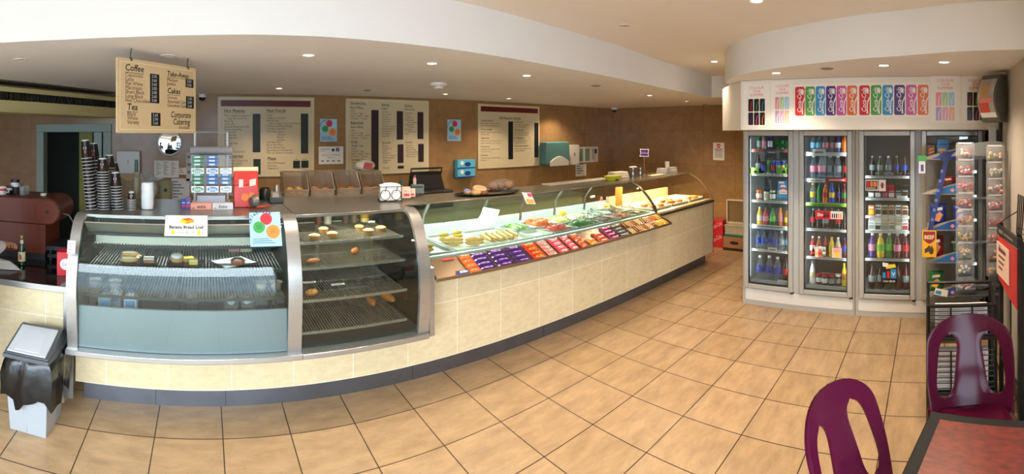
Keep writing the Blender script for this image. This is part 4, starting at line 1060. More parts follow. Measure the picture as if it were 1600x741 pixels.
def d_pink(b, w, h):
    b.plate(rnd_poly(w * .33, 16, c=(0, h * .5)), -.001, 1); b.rect(-w * .1, w * .12, h * .25, h * .75, -.0015, 2)
decal(2, 1373, 1384, 281, 299, 'pale pink tilted sticker beside the framed sticker on the third fridge', [m('#e9d5d0', .5), m('#d98a94', .5), BLACK], d_pink, X=GX - .002)
def d_can(b, w, h):
    b.plate([(-w * .42, h * .78), (-w * .05, h * .72), (-w * .05, h * .92), (-w * .42, h * .96)], -.001, 4); b.plate([(-w * .2, h * .66), (w * .42, h * .74), (w * .36, h * .9), (-w * .1, h * .86)], -.0015, 1)
    b.rect(w * .08, w * .44, h * .24, h * .66, -.001, 2); b.rect(-w * .42, -w * .22, h * .24, h * .5, -.001, 2); b.rect(-w * .14, w * .02, h * .24, h * .56, -.0012, 3); b.text('V', w * .15, h * .34, h * .26, 4, -.0016, bold=.02)
    b.text('2 for $9.00', 0, h * .06, h * .12, 4, -.001, 'CENTER', width=w * .8, bold=.02)
decal(2, 1377, 1402, 409, 443, 'black poster with blue energy cans on the third fridge door', [m('#101216', .35), YEL, SKYB, REDL, WHITE], d_can, 'promotional_poster', 'poster', X=GX)
def d_strip(b, w, h): b.rect(-w * .35, w * .35, h * .25, h * .6, -.001, 1)
SX = FX + .056
for i, a in enumerate(((0, 1176, 1231, 233, 237.5, 'thin red price strip on the top shelf of the leftmost fridge', m('#8c3a3c', .5), GI), (0, 1198, 1214, 236, 240, 'small grey price card on the top shelf of the leftmost fridge', GI, WHITE),
        (1, 1260, 1325, 238, 244, 'white price strip along the top shelf of the second fridge', m('#d9d6d2', .5), WHITE), (1, 1270, 1290, 233, 242, 'white price card clipped to the top shelf of the second fridge', WHITE, GI),
        (1, 1262, 1289, 279, 285, 'white half of the price strip on the second shelf, second fridge', WHITE, GI), (1, 1290, 1325, 278, 284, 'red half of the price strip on the second shelf, second fridge', REDL, WHITE),
        (1, 1259, 1325, 318, 322.5, 'lime green price strip on the third shelf of the second fridge', LIME, m('#4f8f2f', .5)), (0, 1175, 1232, 352, 357, 'white scalloped price strip on the fourth shelf of the leftmost fridge', WHITE, GI),
        (0, 1200, 1214, 387, 393, 'small white price card on the fifth shelf of the leftmost fridge', WHITE, GI), (0, 1214, 1233, 438, 445, 'white paper on the bottom shelf of the leftmost fridge', WHITE, WHITE),
        (2, 1401, 1418, 306, 311, 'white price card on the second shelf of the third fridge', WHITE, m('#d9c9b9', .5)), (3, 1442, 1478, 409, 414, 'black and white price strip on the fourth shelf of the rightmost fridge', WHITE, BLACK))):
    decal(a[0], *a[1:5], a[5], [a[6], a[7]], d_strip, 'price_strip', 'price strip', X=SX - .004 * (i % 2))
for px, lab in ((1175, 'round lime green shelf tag at the left of the second shelf, leftmost fridge'), (1219, 'round lime green shelf tag at the right of the second shelf, leftmost fridge')):
    def d_tag(b, w, h):
        b.plate(rnd_poly(w * .2, 12, c=(w * .22, h * .35), sz=.6), -.001, 1)
    decal(0, px - 6, px + 10, 262, 272, lab, [LIME, BLACK], d_tag, 'shelf_tag', 'shelf tag', X=SX - .006)

# ---- the white header box above the fridges with its can posters
HX = 4.10
h0 = atX(1157.5, 160, HX).y
hd = thing('fridge_header', 'white boxed header above the drinks fridges', 'header', (HX + .3, .6, 1.93))
b = mbt(hd); pl = [(HX, h0), (HX, -.60), (4.735, -.60), (4.735, 2.3), (HX + .18, h0 + .18)]
b.prism(pl, 1.945, ZS - .002, 'z'); b.build('box', m('#e9e2d6', .6), hd, bevel=.004)
def can_poster(px0, px1, py0, py1, label, draw, cols, name='can_poster'):
    X = HX - .004; ya, yb_ = atX(px0, 160, X).y, atX(px1, 160, X).y; pm = (px0 + px1) / 2
    z1, z0 = atX(pm, py0, X).z, atX(pm, py1, X).z; w, h = ya - yb_, z1 - z0
    t = thing(name, label, 'poster', (X, (ya + yb_) / 2, z0), -PI / 2)
    b = MB(); b.box(-w / 2, w / 2, 0, .003, 0, h); b.build('sheet', m('#efe9df', .5), t)
    draw(t, w, h, lambda px: (px - pm) / (px1 - px0) * w, lambda py: h * (py1 - py) / (py1 - py0))
    return t
CANC = [('red', '#cf2433'), ('green', '#4d9a3f'), ('blue', '#2f8fc4'), ('violet', '#4a2f77'), ('magenta', '#c8549a'), ('orange', '#dd6a35')]
CANP = [('pink', '#e58e93'), ('light green', '#a8cf9b'), ('pale blue', '#9fc9e3'), ('mauve', '#b49cc4'), ('rose', '#e7a5bd'), ('peach', '#eeb093')]
def can_art(t, x0, x1, z0, z1, colr, cname, script=True, tx=WHITE):
    w, h = x1 - x0, z1 - z0; e = w * .10
    b = MB(); b.plate([(x0 + e, z0), (x1 - e, z0), (x1, z0 + h * .05), (x1, z1 - h * .06), (x1 - e, z1), (x0 + e, z1), (x0, z1 - h * .06), (x0, z0 + h * .05)], -.001)
    o = b.build('can_picture', m(colr, .4), t, flat=True); o['label'] = cname + ' can picture'
    b = MB()
    if script:
        b.text('Coca-Cola', x0 + w * .66, z0 + h * .10, w * .62, 0, -.002, width=h * .80, rot=PI / 2, shear=.25, bold=.012)
        P = [(.70, .0), (.86, .0), (.80, .2), (.84, .42), (1.0, .56), (1.0, .66), (.76, .46), (.70, .22)]
        b.plate([(x0 + w * p, z0 + h * (.05 + .9 * q)) for p, q in P], -.0018); b.plate([(x0 + w * p, z0 + h * q) for p, q in ((.62, .78), (.86, .70), (.92, .84), (.80, .93), (.64, .88))], -.0018)
    else:
        b.plate([(x0 + w * p, z0 + h * q) for p, q in ((.45, .05), (.62, .05), (.58, .4), (.85, .85), (.6, .7), (.42, .4))], -.002)
    b.build('can_lettering', tx, o, flat=True)
def main_cans(t, w, h, U, V):
    for k in range(12):
        a = 1242.5 + (k % 6) * 16.7 if k < 6 else 1345 + (k % 6) * 17.9
        ww = 15.6 if k < 6 else 16.2
        can_art(t, U(a), U(a + ww), V(180 - (k < 6) * 0), V(133.5), CANC[k % 6][1], CANC[k % 6][0])
can_poster(1240.5, 1452.5, 129.5, 183, 'wide white poster of twelve large coloured soft drink cans in two groups of six', main_cans, None)
def six(black):
    def f(t, w, h, U=None, V=None):
        b = MB()
        for i, s in enumerate(('COLOUR', 'YOUR', 'SUMMER')): b.text(s, 0, h * (.865 - .08 * i), h * .085, 0, -.001, 'CENTER', width=w * (.58 if i != 1 else .3))
        b.build('lettering', m('#e0707a', .5), t, flat=True)
        for k in range(6):
            c, r = k % 3, k // 3; x0 = -w * .32 + c * w * .22; z0 = h * (.36 - .31 * r)
            can_art(t, x0, x0 + w * .19, z0, z0 + h * .285, '#171212' if black else CANP[k][1], 'black' if black else CANP[k][0], False, m(CANC[k][1], .4) if black else WHITE)
    return f
can_poster(1162, 1203, 130, 199, 'white poster of six black cans at the left end of the fridge header', six(True), None)
can_poster(1205, 1239.5, 127, 196, 'white poster of six pastel cans right of the left black can poster', six(False), None)
can_poster(1454, 1500, 118, 192, 'white poster of six pastel cans right of the large can poster', six(False), None)
can_poster(1503, 1548, 118, 192, 'white poster of six black cans behind the convex light box sign', six(True), None)

# ================================================================== ON AND IN THE COUNTER
ZT = 1.3415
def top_at(px, py, z=ZT): p = atZ(px, py, z); p.z = z; return p
# ---- paper cups in upside-down stacks
CUPB = m('#161618', .28); CUPW = m('#c9c7c2', .5); CUPR = m('#c23a2c', .5)
_cup = {}
def cup_mesh(r, h, emblem=False):
    k = (r, h, emblem)
    if k not in _cup:
        b = MB(); b.lathe([(r * 1.03, 0), (r * 1.06, .0022), (r * 1.0, .0048), (r * .97, .008), (r * .70, h - .009), (r * .695, h - .004), (r * .68, h), (r * .61, h), (r * .60, h - .006), (0, h - .006)], 18, seg=[1, 1, 0, 0, 1, 1, 1, 1, 1])
        b.f = [f for f, q in zip(b.f, b.f) if not (len(f) == 18 and max(abs(b.v[i].z) for i in f) < 1e-4)]; b.mi = b.mi[:len(b.f)]
        if emblem:
            for (z0, z1, hw, mi) in ((h * .50, h * .62, .011, 1), (h * .28, h * .46, .006, 2)):
                ra, rb = r * (.97 - .29 * z0 / h) + .0012, r * (.97 - .29 * z1 / h) + .0012
                b.add([(-hw, -math.sqrt(ra * ra - hw * hw), z0), (hw, -math.sqrt(ra * ra - hw * hw), z0), (hw, -math.sqrt(rb * rb - hw * hw), z1), (-hw, -math.sqrt(rb * rb - hw * hw), z1)], [(0, 1, 2, 3)], mi)
        _cup[k] = mesh_of(b, 'paper_cup', [CUPB, CUPW, CUPR])
    return _cup[k]
def cup_stack(px, py, dy, n, r, h, pitch, name, lean=0.0, last=True):
    p = top_at(px, py); p.y += dy; rd = random.Random(n * 7 + int(px))
    for i in range(n):
        o = bpy.data.objects.new('paper_cup', cup_mesh(r, h, i == n - 1)); COL.objects.link(o)
        o.location = (p.x + lean * i / n, p.y, ZT + .0035 * (lean != 0) + i * pitch); o.rotation_euler = (0, math.atan2(lean, n * pitch), 0)
        tag(o, f'black paper cup, {ORD[n - 1 - i]} from the top of the {name}', 'paper cup', f'cups in the {name}')
cup_stack(143, 327.5, .00, 16, .042, .139, .0252, 'tallest front stack', -.038)
cup_stack(151.5, 325, .045, 15, .042, .139, .0252, 'tall stack behind the tallest', -.03)
cup_stack(162.6, 327.5, .0, 15, .0445, .105, .0197, 'second front stack', -.008)
cup_stack(170.5, 325, .055, 16, .0445, .105, .0197, 'stack behind the second one', -.008)
cup_stack(184, 327.5, .0, 9, .0435, .110, .0208, 'third front stack', -.012)
cup_stack(181.5, 324, .10, 12, .0435, .110, .0208, 'stack behind the third one', -.03)
cup_stack(205.6, 327.5, .0, 6, .031, .062, .0143, 'small espresso cup stack')
cup_stack(203, 325, .065, 5, .031, .062, .0143, 'espresso cup stack at the back')
# ---- other things on the case tops
p = top_at(230.5, 326.5)
b = MB(); b.lathe([(.040, 0), (.046, .004), (.048, .05), (.046, .06), (.048, .07), (.048, .115), (.046, .13), (.048, .15), (.047, .19), (.042, .2), (0, .202)], 20)
tag(b.build('foam_cup_sleeve', m('#e6e7e8', .6, noise=.05, bump=.3), loc=p), 'white plastic sleeve of foam cups standing on the cake case', 'foam cups')
p = top_at(213, 321)
t = thing('glass_bottle', 'clear glass bottle with dark green neck behind the small espresso cups', 'bottle', p)
b = MB(); b.lathe([(.03, 0), (.033, .01), (.033, .20), (.028, .235), (.013, .27), (.012, .31)], 16); b.build('body', glass((.80, .80, .66), 1.4, .15, (.55, .5, .38)), t)
b = MB(); b.lathe([(.014, .262), (.015, .32), (.012, .36), (0, .362)], 12); b.build('neck_wrap', m('#20402a', .3), t)
p = top_at(236, 313)
b = MB(); rd = random.Random(4)
for i in range(7):
    a = i * 2 * PI / 7; tip = (math.cos(a) * .115, math.sin(a) * .03, .19 + math.sin(a) * .075); b.add([(-.03 * math.sin(a) - 0.0, .02, .17 - .03 * math.cos(a)), tip, (.03 * math.sin(a), .02, .17 + .03 * math.cos(a)), (0, -.04, .17)], [(0, 1, 3), (1, 2, 3), (2, 1, 0), (0, 3, 2)])
b.blob((0, 0, .085), (.055, .05, .085), 12, 8, .10, 3)
tag(b.build('plastic_bag', m('#aeb6ba', .4, noise=.1), loc=p, ang=60), 'crumpled pale plastic bag standing behind the white foam cup sleeve', 'plastic bag')
# chewing gum rack
p = top_at(331, 322.5); px_m = 3.60 / FPX
t = thing('gum_rack', 'clear three column rack of green and blue chewing gum packs', 'gum rack', p)
def gx(x): return (x - 331) * px_m
def gz(y): return (322.5 - y) * px_m + .0
b = MB(); b.box(gx(297), gx(364), .075, .08, .09, gz(243)); b.box(gx(297), gx(364), -.02, .08, .085, .09)
for x in (297, 320, 342, 363): b.box(gx(x), gx(x) + .002, -.01, .078, .09, gz(246))
b.build('frame', CLEAR, t)
b = MB(); b.box(gx(308), gx(352), .0, .075, .001, .083); b.build('base_box', m('#b3b4c6', .5), t)
for c, (xa, xb, kk) in enumerate(((299, 318.5, 'green'), (322.5, 341.3, 'blue'), (344, 361.8, 'silver blue'))):
    for r, (ya, yb) in enumerate(((244, 261), (272, 290))):
        if c == 2 and r == 0: continue
        for q in range(3):
            za = gz(yb - q * (yb - ya) / 3); zb = gz(yb - (q + 1) * (yb - ya) / 3) - .003
            g = MB(); w = gx(xb) - gx(xa); g.box(-w / 2 + .005, w / 2 - .005, 0, .038, 0, zb - za, 0); g.rect(-w * .28, w * .2, (zb - za) * .25, (zb - za) * .75, -.001, 1)
            row = ('upper', 'lower')[r]
            o = g.build('gum_pack', [m({'green': '#1f7a35', 'blue': '#2b62ad', 'silver blue': '#5a83b4'}[kk], .3), m('#cfe0e6', .4)], flat=True); o.location = (p.x + (gx(xa) + gx(xb)) / 2, p.y + .02 + .006 * q, p.z + za + .006)
            tag(o, f'{kk} gum pack, {ORD[2 - q]} from the top of the {row} {kk} row', 'chewing gum', 'chewing gum packs in the rack')
    for r, (ya, yb) in enumerate(((262.5, 271.5), (290.5, 300.5))):
        b = MB(); xm = (gx(xa) + gx(xb)) / 2; w = gx(xb) - gx(xa); za, zb = gz(yb), gz(ya)
        b.box(xm - w / 2, xm + w / 2, -.016, -.012, za, zb, 0)
        b.plate(rnd_poly(w * .44, 18, c=(xm, (za + zb) / 2), sz=(zb - za) / w * .9), -.0165, 1)
        b.text('Extra', xm, (za + zb) / 2 - .012, .036, 0, -.017, 'CENTER', width=w * .6, shear=.2, bold=.02)
        b.build('label_plate', [m('#e3e6e6', .4), m(('#3b9a66', '#3f86c6', '#9fb2ba')[c], .35)], t, flat=True)
for (xa, xb, col, lab, tx) in ((298, 330.5, '#e8a08d', 'salmon pink gum box in front of the chewing gum rack', 'extra'), (332, 364, '#d7d6da', 'white gum box in front of the chewing gum rack', 'Extra')):
    q = top_at((xa + xb) / 2, 327.6); w = (xb - xa) * 3.46 / FPX
    b = MB(); b.box(-w / 2, w / 2, 0, .06, 0, .046, 0); b.text(tx, 0, .012, .030, 1, -.001, 'CENTER', shear=.25, bold=.02); b.rect(-w * .45, -w * .3, .008, .012, -.001, 1)
    o = b.build('gum_box', [m(col, .45), m('#3a2a2e', .5)], flat=True); o.location = q; tag(o, lab, 'gum box')
for k, (px, col, lab) in enumerate(((287, '#2c3f9a', 'blue and red gum packet standing left of the pink gum box'), (294.5, '#5a2f7a', 'purple gum packet standing left of the pink gum box'))):
    q = top_at(px, 326.8); b = MB(); b.box(-.017, .017, 0, .02, 0, .075 + .012 * k, 0); b.rect(-.013, .013, .015, .03, -.001, 1); b.rect(-.013, .010, .042, .052, -.001, 2)
    o = b.build('gum_packet', [m(col, .3), REDL, m('#7fb4e0', .4)], flat=True); o.location = q; o.rotation_euler = (0, 0, .15 - .3 * k); tag(o, lab, 'gum packet')
# paper roll on its frame behind the gum rack
p = top_at(330, 315)
t = thing('paper_roll_stand', 'white wire frame holding a grey paper roll above the chewing gum rack', 'paper roll stand', p)
kx = 3.77 / FPX
b = MB(); zt = (315 - 204) * kx
b.tube([(-26 * kx, 0, 0), (-26 * kx, 0, zt), (26 * kx, 0, zt), (26 * kx, 0, 0)], .011, 6); b.build('frame', m('#d7d8d6', .4), t)
b = MB(); b.cyl((-33 * kx, -.04, (315 - 233) * kx), (33 * kx, -.04, (315 - 233) * kx), .034, n=18); b.cyl((-26 * kx, -.04, (315 - 233) * kx), (-26 * kx, 0, (315 - 233) * kx), .006, n=6); b.build('paper_roll', m('#a9a3a2', .7), t)
b = MB(); b.box(-30 * kx, 30 * kx, -.04, .05, 0, .008); b.build('base', WHITE, t)
# red bag with cream top, grey metal scoop
p = top_at(384, 322.5); kx = 3.62 / FPX
t = thing('snack_bag', 'tall red snack bag with a cream top standing right of the gum rack', 'snack bag', p)
b = MB(); w = 38 * kx; h = 61 * kx
b.taper((-w / 2, w / 2, -.05, .05), (-w * .49, w * .49, -.035, .035), 0, h * .55, 0); b.taper((-w * .49, w * .49, -.035, .035), (-w / 2, w / 2, -.004, .004), h * .55, h, 0); b.build('bag', m('#c2261c', .3, noise=.12, nscale=12), t, bevel=.006)
b = MB(); b.box(-w / 2 - .001, w / 2 + .001, -.0105, .0105, h * .86, h * 1.004); b.build('top_band', m('#e3d3a4', .45), t)
b = MB(); b.plate(rnd_poly(w * .16, 12, c=(-w * .05, h * .25)), -.0495, 0); b.plate(rnd_poly(w * .12, 12, c=(w * .22, h * .3)), -.048, 0); b.plate([(w * .12, h * .52), (w * .38, h * .55), (w * .4, h * .72), (w * .14, h * .69)], -.042, 1); b.plate([(-w * .3, h * .50), (-w * .12, h * .5), (-w * .12, h * .7), (-w * .3, h * .7)], -.0415, 1)
b.build('print', [m('#e2792c', .4), m('#e9c7bb', .4)], t, flat=True)
p = top_at(395, 324)
t = thing('coin_scoop', 'dark grey round metal dish lying on its side before the red snack bag', 'dish', (p.x + .005, p.y - .055, ZT + .001), rot=(0, 0, .5))
b = MB(); b.M = Matrix.Translation((0, 0, .052)) @ Matrix.Rotation(PI / 2, 4, 'Y'); b.lathe([(0, -.035), (.030, -.03), (.048, 0), (.051, .012), (.047, .012), (.044, .002), (.02, -.02), (0, -.024)], 22); b.build('dish', m('#6d6a64', .4, .4), t)
b = MB(); b.tube([(.0, -.03, .013), (.05, -.05, .012), (.10, -.06, .02)], .010, 8); b.build('handle', m('#a3351f', .4), t)
for px, py, r, h, col, lab, nm in ((414, 312, .05, .11, '#2b2826', 'dark round pot behind the red snack bag', 'round_pot'), (432.5, 311, .026, .125, '#b9b4aa', 'small silver shaker left of the first bread bin', 'shaker')):
    p = top_at(px, py, ZT); b = MB()
    b.lathe([(r * .9, 0), (r, .01), (r, h * .7), (r * .8, h * .9), (r * .5, h), (0, h)], 16)
    tag(b.build(nm, m(col, .3, .7 if 'silver' in lab else 0), loc=p), lab, nm.replace('_', ' '))
p = top_at(426, 313.5, ZT) + Vector((.01, -.12, 0)); p.z = ZT
t = thing('receipt_printer', 'small grey receipt printer between the red snack bag and the bread bins', 'printer', p)
b = MB(); b.box(-.055, .06, -.03, .06, 0, .04); b.build('body', m('#3c3f42', .4), t, bevel=.006)
b = MB(); b.taper((-.04, .03, -.02, .04), (-.03, .02, -.01, .03), .041, .085); b.build('cover', m('#8f8a85', .5), t, bevel=.005)
# shelf behind the cases for the bread bins
t = thing('bin_shelf', 'narrow shelf behind the glass cases carrying the bread bins', 'shelf', (1.1, 4.25, 0))
b = mbt(t); b.box(.45, 2.0, 4.01, 4.5, 1.318, 1.340); b.build('board', m('#9b8f7c', .4), t, bevel=.003)
for x in (.5, 1.95):
    b = mbt(t); b.box(x - .02, x + .02, 4.40, 4.44, 0, 1.318); b.build('leg', STEELD, t)
BIN = glass((.86, .78, .66), 1.35, .30, (.62, .52, .40))
def bread_roll(loc, r, lab, col='#c98a3f', group='bread rolls in the bins', rot=0.0, nm='bread_roll', seed=1):
    b = MB(); b.blob((0, 0, r[2] * .8), r, 12, 8, .05, seed, flat=.2)
    o = b.build(nm, m(col, .5, noise=.22, nscale=18), loc=loc, rot=rot, ang=80); return tag(o, lab, nm.replace('_', ' '), group)
bins = [(463.5, 309.5, 4), (504, 308.5, 3), (545, 306.5, 3), (584, 306, 3)]
for k, (px, py, n) in enumerate(bins):
    p = atZ(px, py, ZT); x, y = p.x, 4.06; s = y / p.y; x *= s
    w = 37.5 * 4.2 / FPX
    t = thing('bread_bin', f'clear plastic bread bin with slanting front, {ORD[k]} from the left behind the glass cases', 'bread bin', (x, y, ZT), -.06, group='clear bread bins')
    b = MB(); th = .004
    b.prism([(0, .0), (.38, 0), (.40, .20), (.12, .20), (-.02, .06)], -w / 2, -w / 2 + th, 'x'); b.prism([(0, .0), (.38, 0), (.40, .20), (.12, .20), (-.02, .06)], w / 2 - th, w / 2, 'x')
    b.strip([(.12, .20), (.40, .20)][::-1], 0, 0, th, 'x'); b.box(-w / 2, w / 2, .38, .384, 0, .20); b.box(-w / 2, w / 2, 0, .38, 0, th); b.strip([(0, 0), (-.02, .06)], -w / 2, w / 2, -th, 'x')
    b.build('tub', BIN, t)
    b = MB(); b.tube([(-w / 2, -.02, .062), (w / 2, -.02, .062), (w / 2, .12, .20), (w / 2, .40, .20), (-w / 2, .40, .20), (-w / 2, .12, .20)], .006, 6, closed=True); b.build('rim', m('#a3917a', .35), t)
    for i in range(n):
        sz = (.040, .042, .036) if k != 3 else (.039, .038, .034)
        xx = x + .008 * (i // 2) + (-.043 if i % 2 == 0 else .045); yy = y + .065 + .105 * (i // 2)
        bread_roll((xx, yy, ZT + .009), sz, f'golden {["bread roll","brown roll","small roll","fried bun"][k]}, {("front left", "front right", "back left", "back right")[i]} in the {ORD[k]} bread bin', ['#d39a4a', '#b8743a', '#b36b33', '#a9632b'][k], rot=.1 * i, seed=i + k * 5)
p = atZ(571, 306, ZT); x, y = p.x * 4.2 / p.y, 4.2
t = thing('bread_bag', 'clear printed bag of sliced bread lying on top of the fourth bread bin', 'bread bag', (x, y, ZT + .206))
b = MB(); b.blob((0, 0, .055), (.10, .06, .055), 14, 8, .06, 4, flat=.1); b.build('bag', m('#c9b79f', .25, noise=.2), t)
b = MB(); b.plate([(-.05, .03), (.04, .02), (.05, .075), (-.03, .09)], -.064, 0); b.plate(rnd_poly(.018, 12, c=(0, .055)), -.0645, 1); b.plate([(.04, .03), (.06, .04), (.06, .07), (.045, .075)], -.055, 2); b.build('print', [m('#bb4038', .4), m('#5d5d66', .4), m('#d9b13a', .4)], t, flat=True)
# napkin holder
p = top_at(610.5, 315.5)
t = thing('napkin_holder', 'black wire napkin holder with apple shaped loops full of white napkins', 'napkin holder', p, -.25)
w, h = .185, .125
b = MB(); b.box(-w / 2 + .006, w / 2 - .006, .008, .10, .012, h + .012); b.blob((0, .054, h + .008), (w * .44, .04, .022), 12, 6, .05, 2); b.build('napkins', m('#eceae6', .7), t)
b = MB()
for y in (0, .108): b.tube([(-w / 2, y, .01), (w / 2, y, .01), (w / 2, y, h), (-w / 2, y, h)], .0035, 5, closed=True)
for x in (-w / 2, w / 2): b.tube([(x, 0, .01), (x, .108, .01)], .0035, 5); b.tube([(x, 0, h), (x, .108, h)], .0035, 5); b.cyl((x, .0, 0), (x, .0, .012), .004); b.cyl((x, .108, 0), (x, .108, .012), .004)
for cx in (-w / 4, w / 4):
    b.tube([(cx + .040 * math.sin(a) * (1 - .12 * math.cos(a) ** 8), -.003, .058 + .042 * math.cos(a) - (.010 if abs(a) < .2 else 0)) for a in [2 * PI * i / 20 for i in range(20)]], .003, 5, closed=True); b.tube([(cx, -.003, .09), (cx + .012, -.003, h)], .003, 5)
b.build('wire_frame', BLACK, t)
for k, (px, py, w, h, lab) in enumerate(((635, 309.5, .075, .10, 'pale pink standing card with red label right of the napkin holder'), (643, 307.5, .070, .075, 'pale pink lower card beside the first pink card'))):
    p = top_at(px, py); b = MB(); b.box(-w / 2, w / 2, 0, .002, 0, h, 0); b.rect(-w * .3, w * .38, h * .15, h * .38, -.001, 1); b.rect(-w * .2, w * .1, h * .6, h * .66, -.001, 2)
    o = b.build('standing_card', [m('#e6c3b3', .6), m('#c93a4a', .5), GI], flat=True); o.location = p; o.rotation_euler = (-.2, 0, -.3); tag(o, lab, 'card', 'standing cards')
p = top_at(659, 304.5); p = Vector((p.x, p.y + .08, ZT))
t = thing('cash_box', 'grey green box behind the pink cards with a bottle on top', 'box', (p.x, p.y, ZT - .0), -.3)
b = MB(); b.box(-.06, .06, 0, .07, 0, .085); b.build('body', m('#6f7a6f', .45), t, bevel=.005)
b = MB(); b.rect(-.05, .05, .055, .075, -.001); b.build('label', m('#2f4a42', .4), t, flat=True)
t = thing('sauce_bottle', 'small pink bottle with red cap standing on the grey green box', 'bottle', (p.x - .02, p.y + .03, ZT + .0865))
b = MB(); b.lathe([(.016, 0), (.017, .05), (.012, .06), (.010, .068)], 12); b.build('body', m('#d8b9b0', .4), t)
b = MB(); b.lathe([(.012, .066), (.012, .085), (0, .086)], 10); b.build('cap', m('#b8343a', .4), t)
# black grill press on the back bench
q = atY(674, 262, 5.45)
t = thing('sandwich_press', 'large black open sandwich press with carry handle on the back bench', 'sandwich press', (q.x, 5.5, .941))
w = .50; h = q.z - .941
b = MB(); b.box(-w / 2, w / 2, -.2, .2, 0, .22); b.build('base', m('#1a1a1a', .4), t, bevel=.01)
b = MB(); b.taper((-w / 2, w / 2, .02, .16), (-w * .42, w * .42, .08, .18), .22, h * .88); b.build('lid', BLACK, t, bevel=.01)
b = MB(); b.tube([(-w * .5, .10, h * .6), (-w * .5, .05, h * .97), (w * .44, .05, h * .97), (w * .45, .10, h * .8)], .013, 8); b.build('handle', m('#0f0f0f', .3), t)
t = thing('yellow_bottle', 'yellow squeeze bottle with blue cap left of the black sandwich press', 'bottle', (q.x - .42, 5.5, .941))
b = MB(); b.lathe([(.035, 0), (.036, .25), (.02, .30)], 12); b.build('body', m('#c99b22', .4), t)
b = MB(); b.lathe([(.021, .30), (.018, .36), (0, .37)], 10); b.build('cap', m('#3a6f8c', .4), t)
# donut tray and cake bag on the deli top
ZD = 1.319
p = atZ(762, 303.5, ZD)
t = thing('serving_tray', 'long black oval tray of donuts and buns on top of the sandwich bar', 'tray', (p.x, p.y, ZD), -.10)
b = MB(); b.lathe([(0, 0), (.16, 0), (.20, .012), (.205, .018), (.19, .012), (.15, .004), (0, .004)], 28, sx=1.75, sy=.78); b.build('tray', BLACKG, t)
TX, TY = p.x, p.y
def donut(x, y, z, R_, r_, col, lab, ice=None, tilt=0.0):
    t = thing('donut', lab, 'donut', (x, y, z), rot=(tilt, 0, 0), group='donuts on the black tray')
    b = MB(); b.tube([(R_ * math.cos(a), R_ * math.sin(a), r_ * .9) for a in [2 * PI * i / 18 for i in range(18)]], r_, 9, closed=True); b.build('ring', m(col, .5, noise=.15), t, ang=80)
    if ice:
        b = MB(); b.tube([(R_ * math.cos(a), R_ * math.sin(a), r_ * 1.15) for a in [2 * PI * i / 18 for i in range(18)]], r_ * .92, 9, closed=True); b.build('icing', m(ice, .35), t, ang=80)
donut(TX - .175, TY - .055, ZD + .013, .030, .022, '#c69a5c', 'plain small donut at the left end of the black tray')
donut(TX - .205, TY + .045, ZD + .016, .026, .018, '#b88a50', 'small donut with lilac icing at the left end of the black tray', '#8d84a8', .3)
donut(TX - .075, TY + .035, ZD + .022, .050, .026, '#cf9f66', 'large pink glazed ring donut on the black tray', '#d9b08c', .25)
donut(TX - .095, TY - .072, ZD + .010, .030, .018, '#7a4525', 'small chocolate donut before the large ring on the black tray')
t = thing('cake_bag', 'clear cellophane bag of brown buns on the right of the black tray', 'cake bag', (TX + .165, TY, ZD + .0195))
b = MB(); b.blob((0, 0, .06), (.165, .075, .06), 18, 8, .05, 6, flat=.15); b.build('wrapper', glass((.92, .90, .86), 1.5, .10, (.85, .78, .68), .08), t, ang=20)
for i in range(3):
    b = MB(); b.blob((-.10 + i * .095, 0, .05), (.042, .052, .042), 10, 7, .04, i); b.build('bun', m(('#8d5a35', '#7c4a2c', '#a06a3c')[i], .5, noise=.2), t, ang=80)
q = atZ(815, 317, 1.24)
t = thing('price_card', 'pink and white price card with a donut picture hanging on the deli glass', 'price card', (q.x, 3.325, 1.245), rot=(-.75, .12, -.05))
b = MB(); b.box(-.055, .055, 0, .0015, 0, .135); b.build('card', m('#ecd9d2', .5), t)
b = MB(); b.rect(-.045, .0, .09, .125, -.001, 2); b.rect(.0, .05, .085, .125, -.001, 0); b.plate(rnd_poly(.03, 14, c=(-.015, .03)), -.001, 1); b.plate(rnd_poly(.024, 14, c=(.025, .03)), -.0012, 1); b.build('print', [m('#d23f78', .5), m('#d9a45a', .5), m('#efe6e6', .5)], t, flat=True)
# right end of the case tops
a, c = atZ(857, 290, ZD), atZ(953, 281, ZD)
yy = 3.86; xa, xb = yy * math.tan((857 - PX0) / FPX), yy * math.tan((950 - PX0) / FPX)
b = MB(); b.box(xa, xb, yy - .03, yy + .12, 0, .018); o = b.build('board_lid', m('#d6cbb6', .4), bevel=.005); o.location = (0, 0, ZD); tag(o, 'long white board lying along the top of the sandwich bar', 'board')
def dtop(px, py, z=ZD): return atZ(px, py, z)
p = dtop(969, 283); p.z = ZD
t = thing('banana_tray', 'yellow green oval tray at the end of the long white board', 'tray', (p.x, 3.72, ZD), -.2)
b = MB(); b.lathe([(0, 0), (.10, 0), (.135, .055), (.14, .062), (.128, .055), (.095, .008), (0, .008)], 22, sx=1.0, sy=.55); b.build('tray', m('#c2bd2c', .35), t)
b = MB(); b.box(-.02, .02, -.079, -.066, .005, .025); b.build('clip', STEELD, t)
t = thing('paper_stack', 'white stack of papers behind the yellow green tray', 'papers', (atY(978, 270, 3.9).x - .17, 3.9, ZD), -.2)
for i in range(3):
    b = MB(); b.box(-.14 + .01 * i, .14 - .012 * i, -.07, .07, .028 * i, .028 * i + .026); b.build('bundle', m('#e2d5c3', .7), t, bevel=.003)
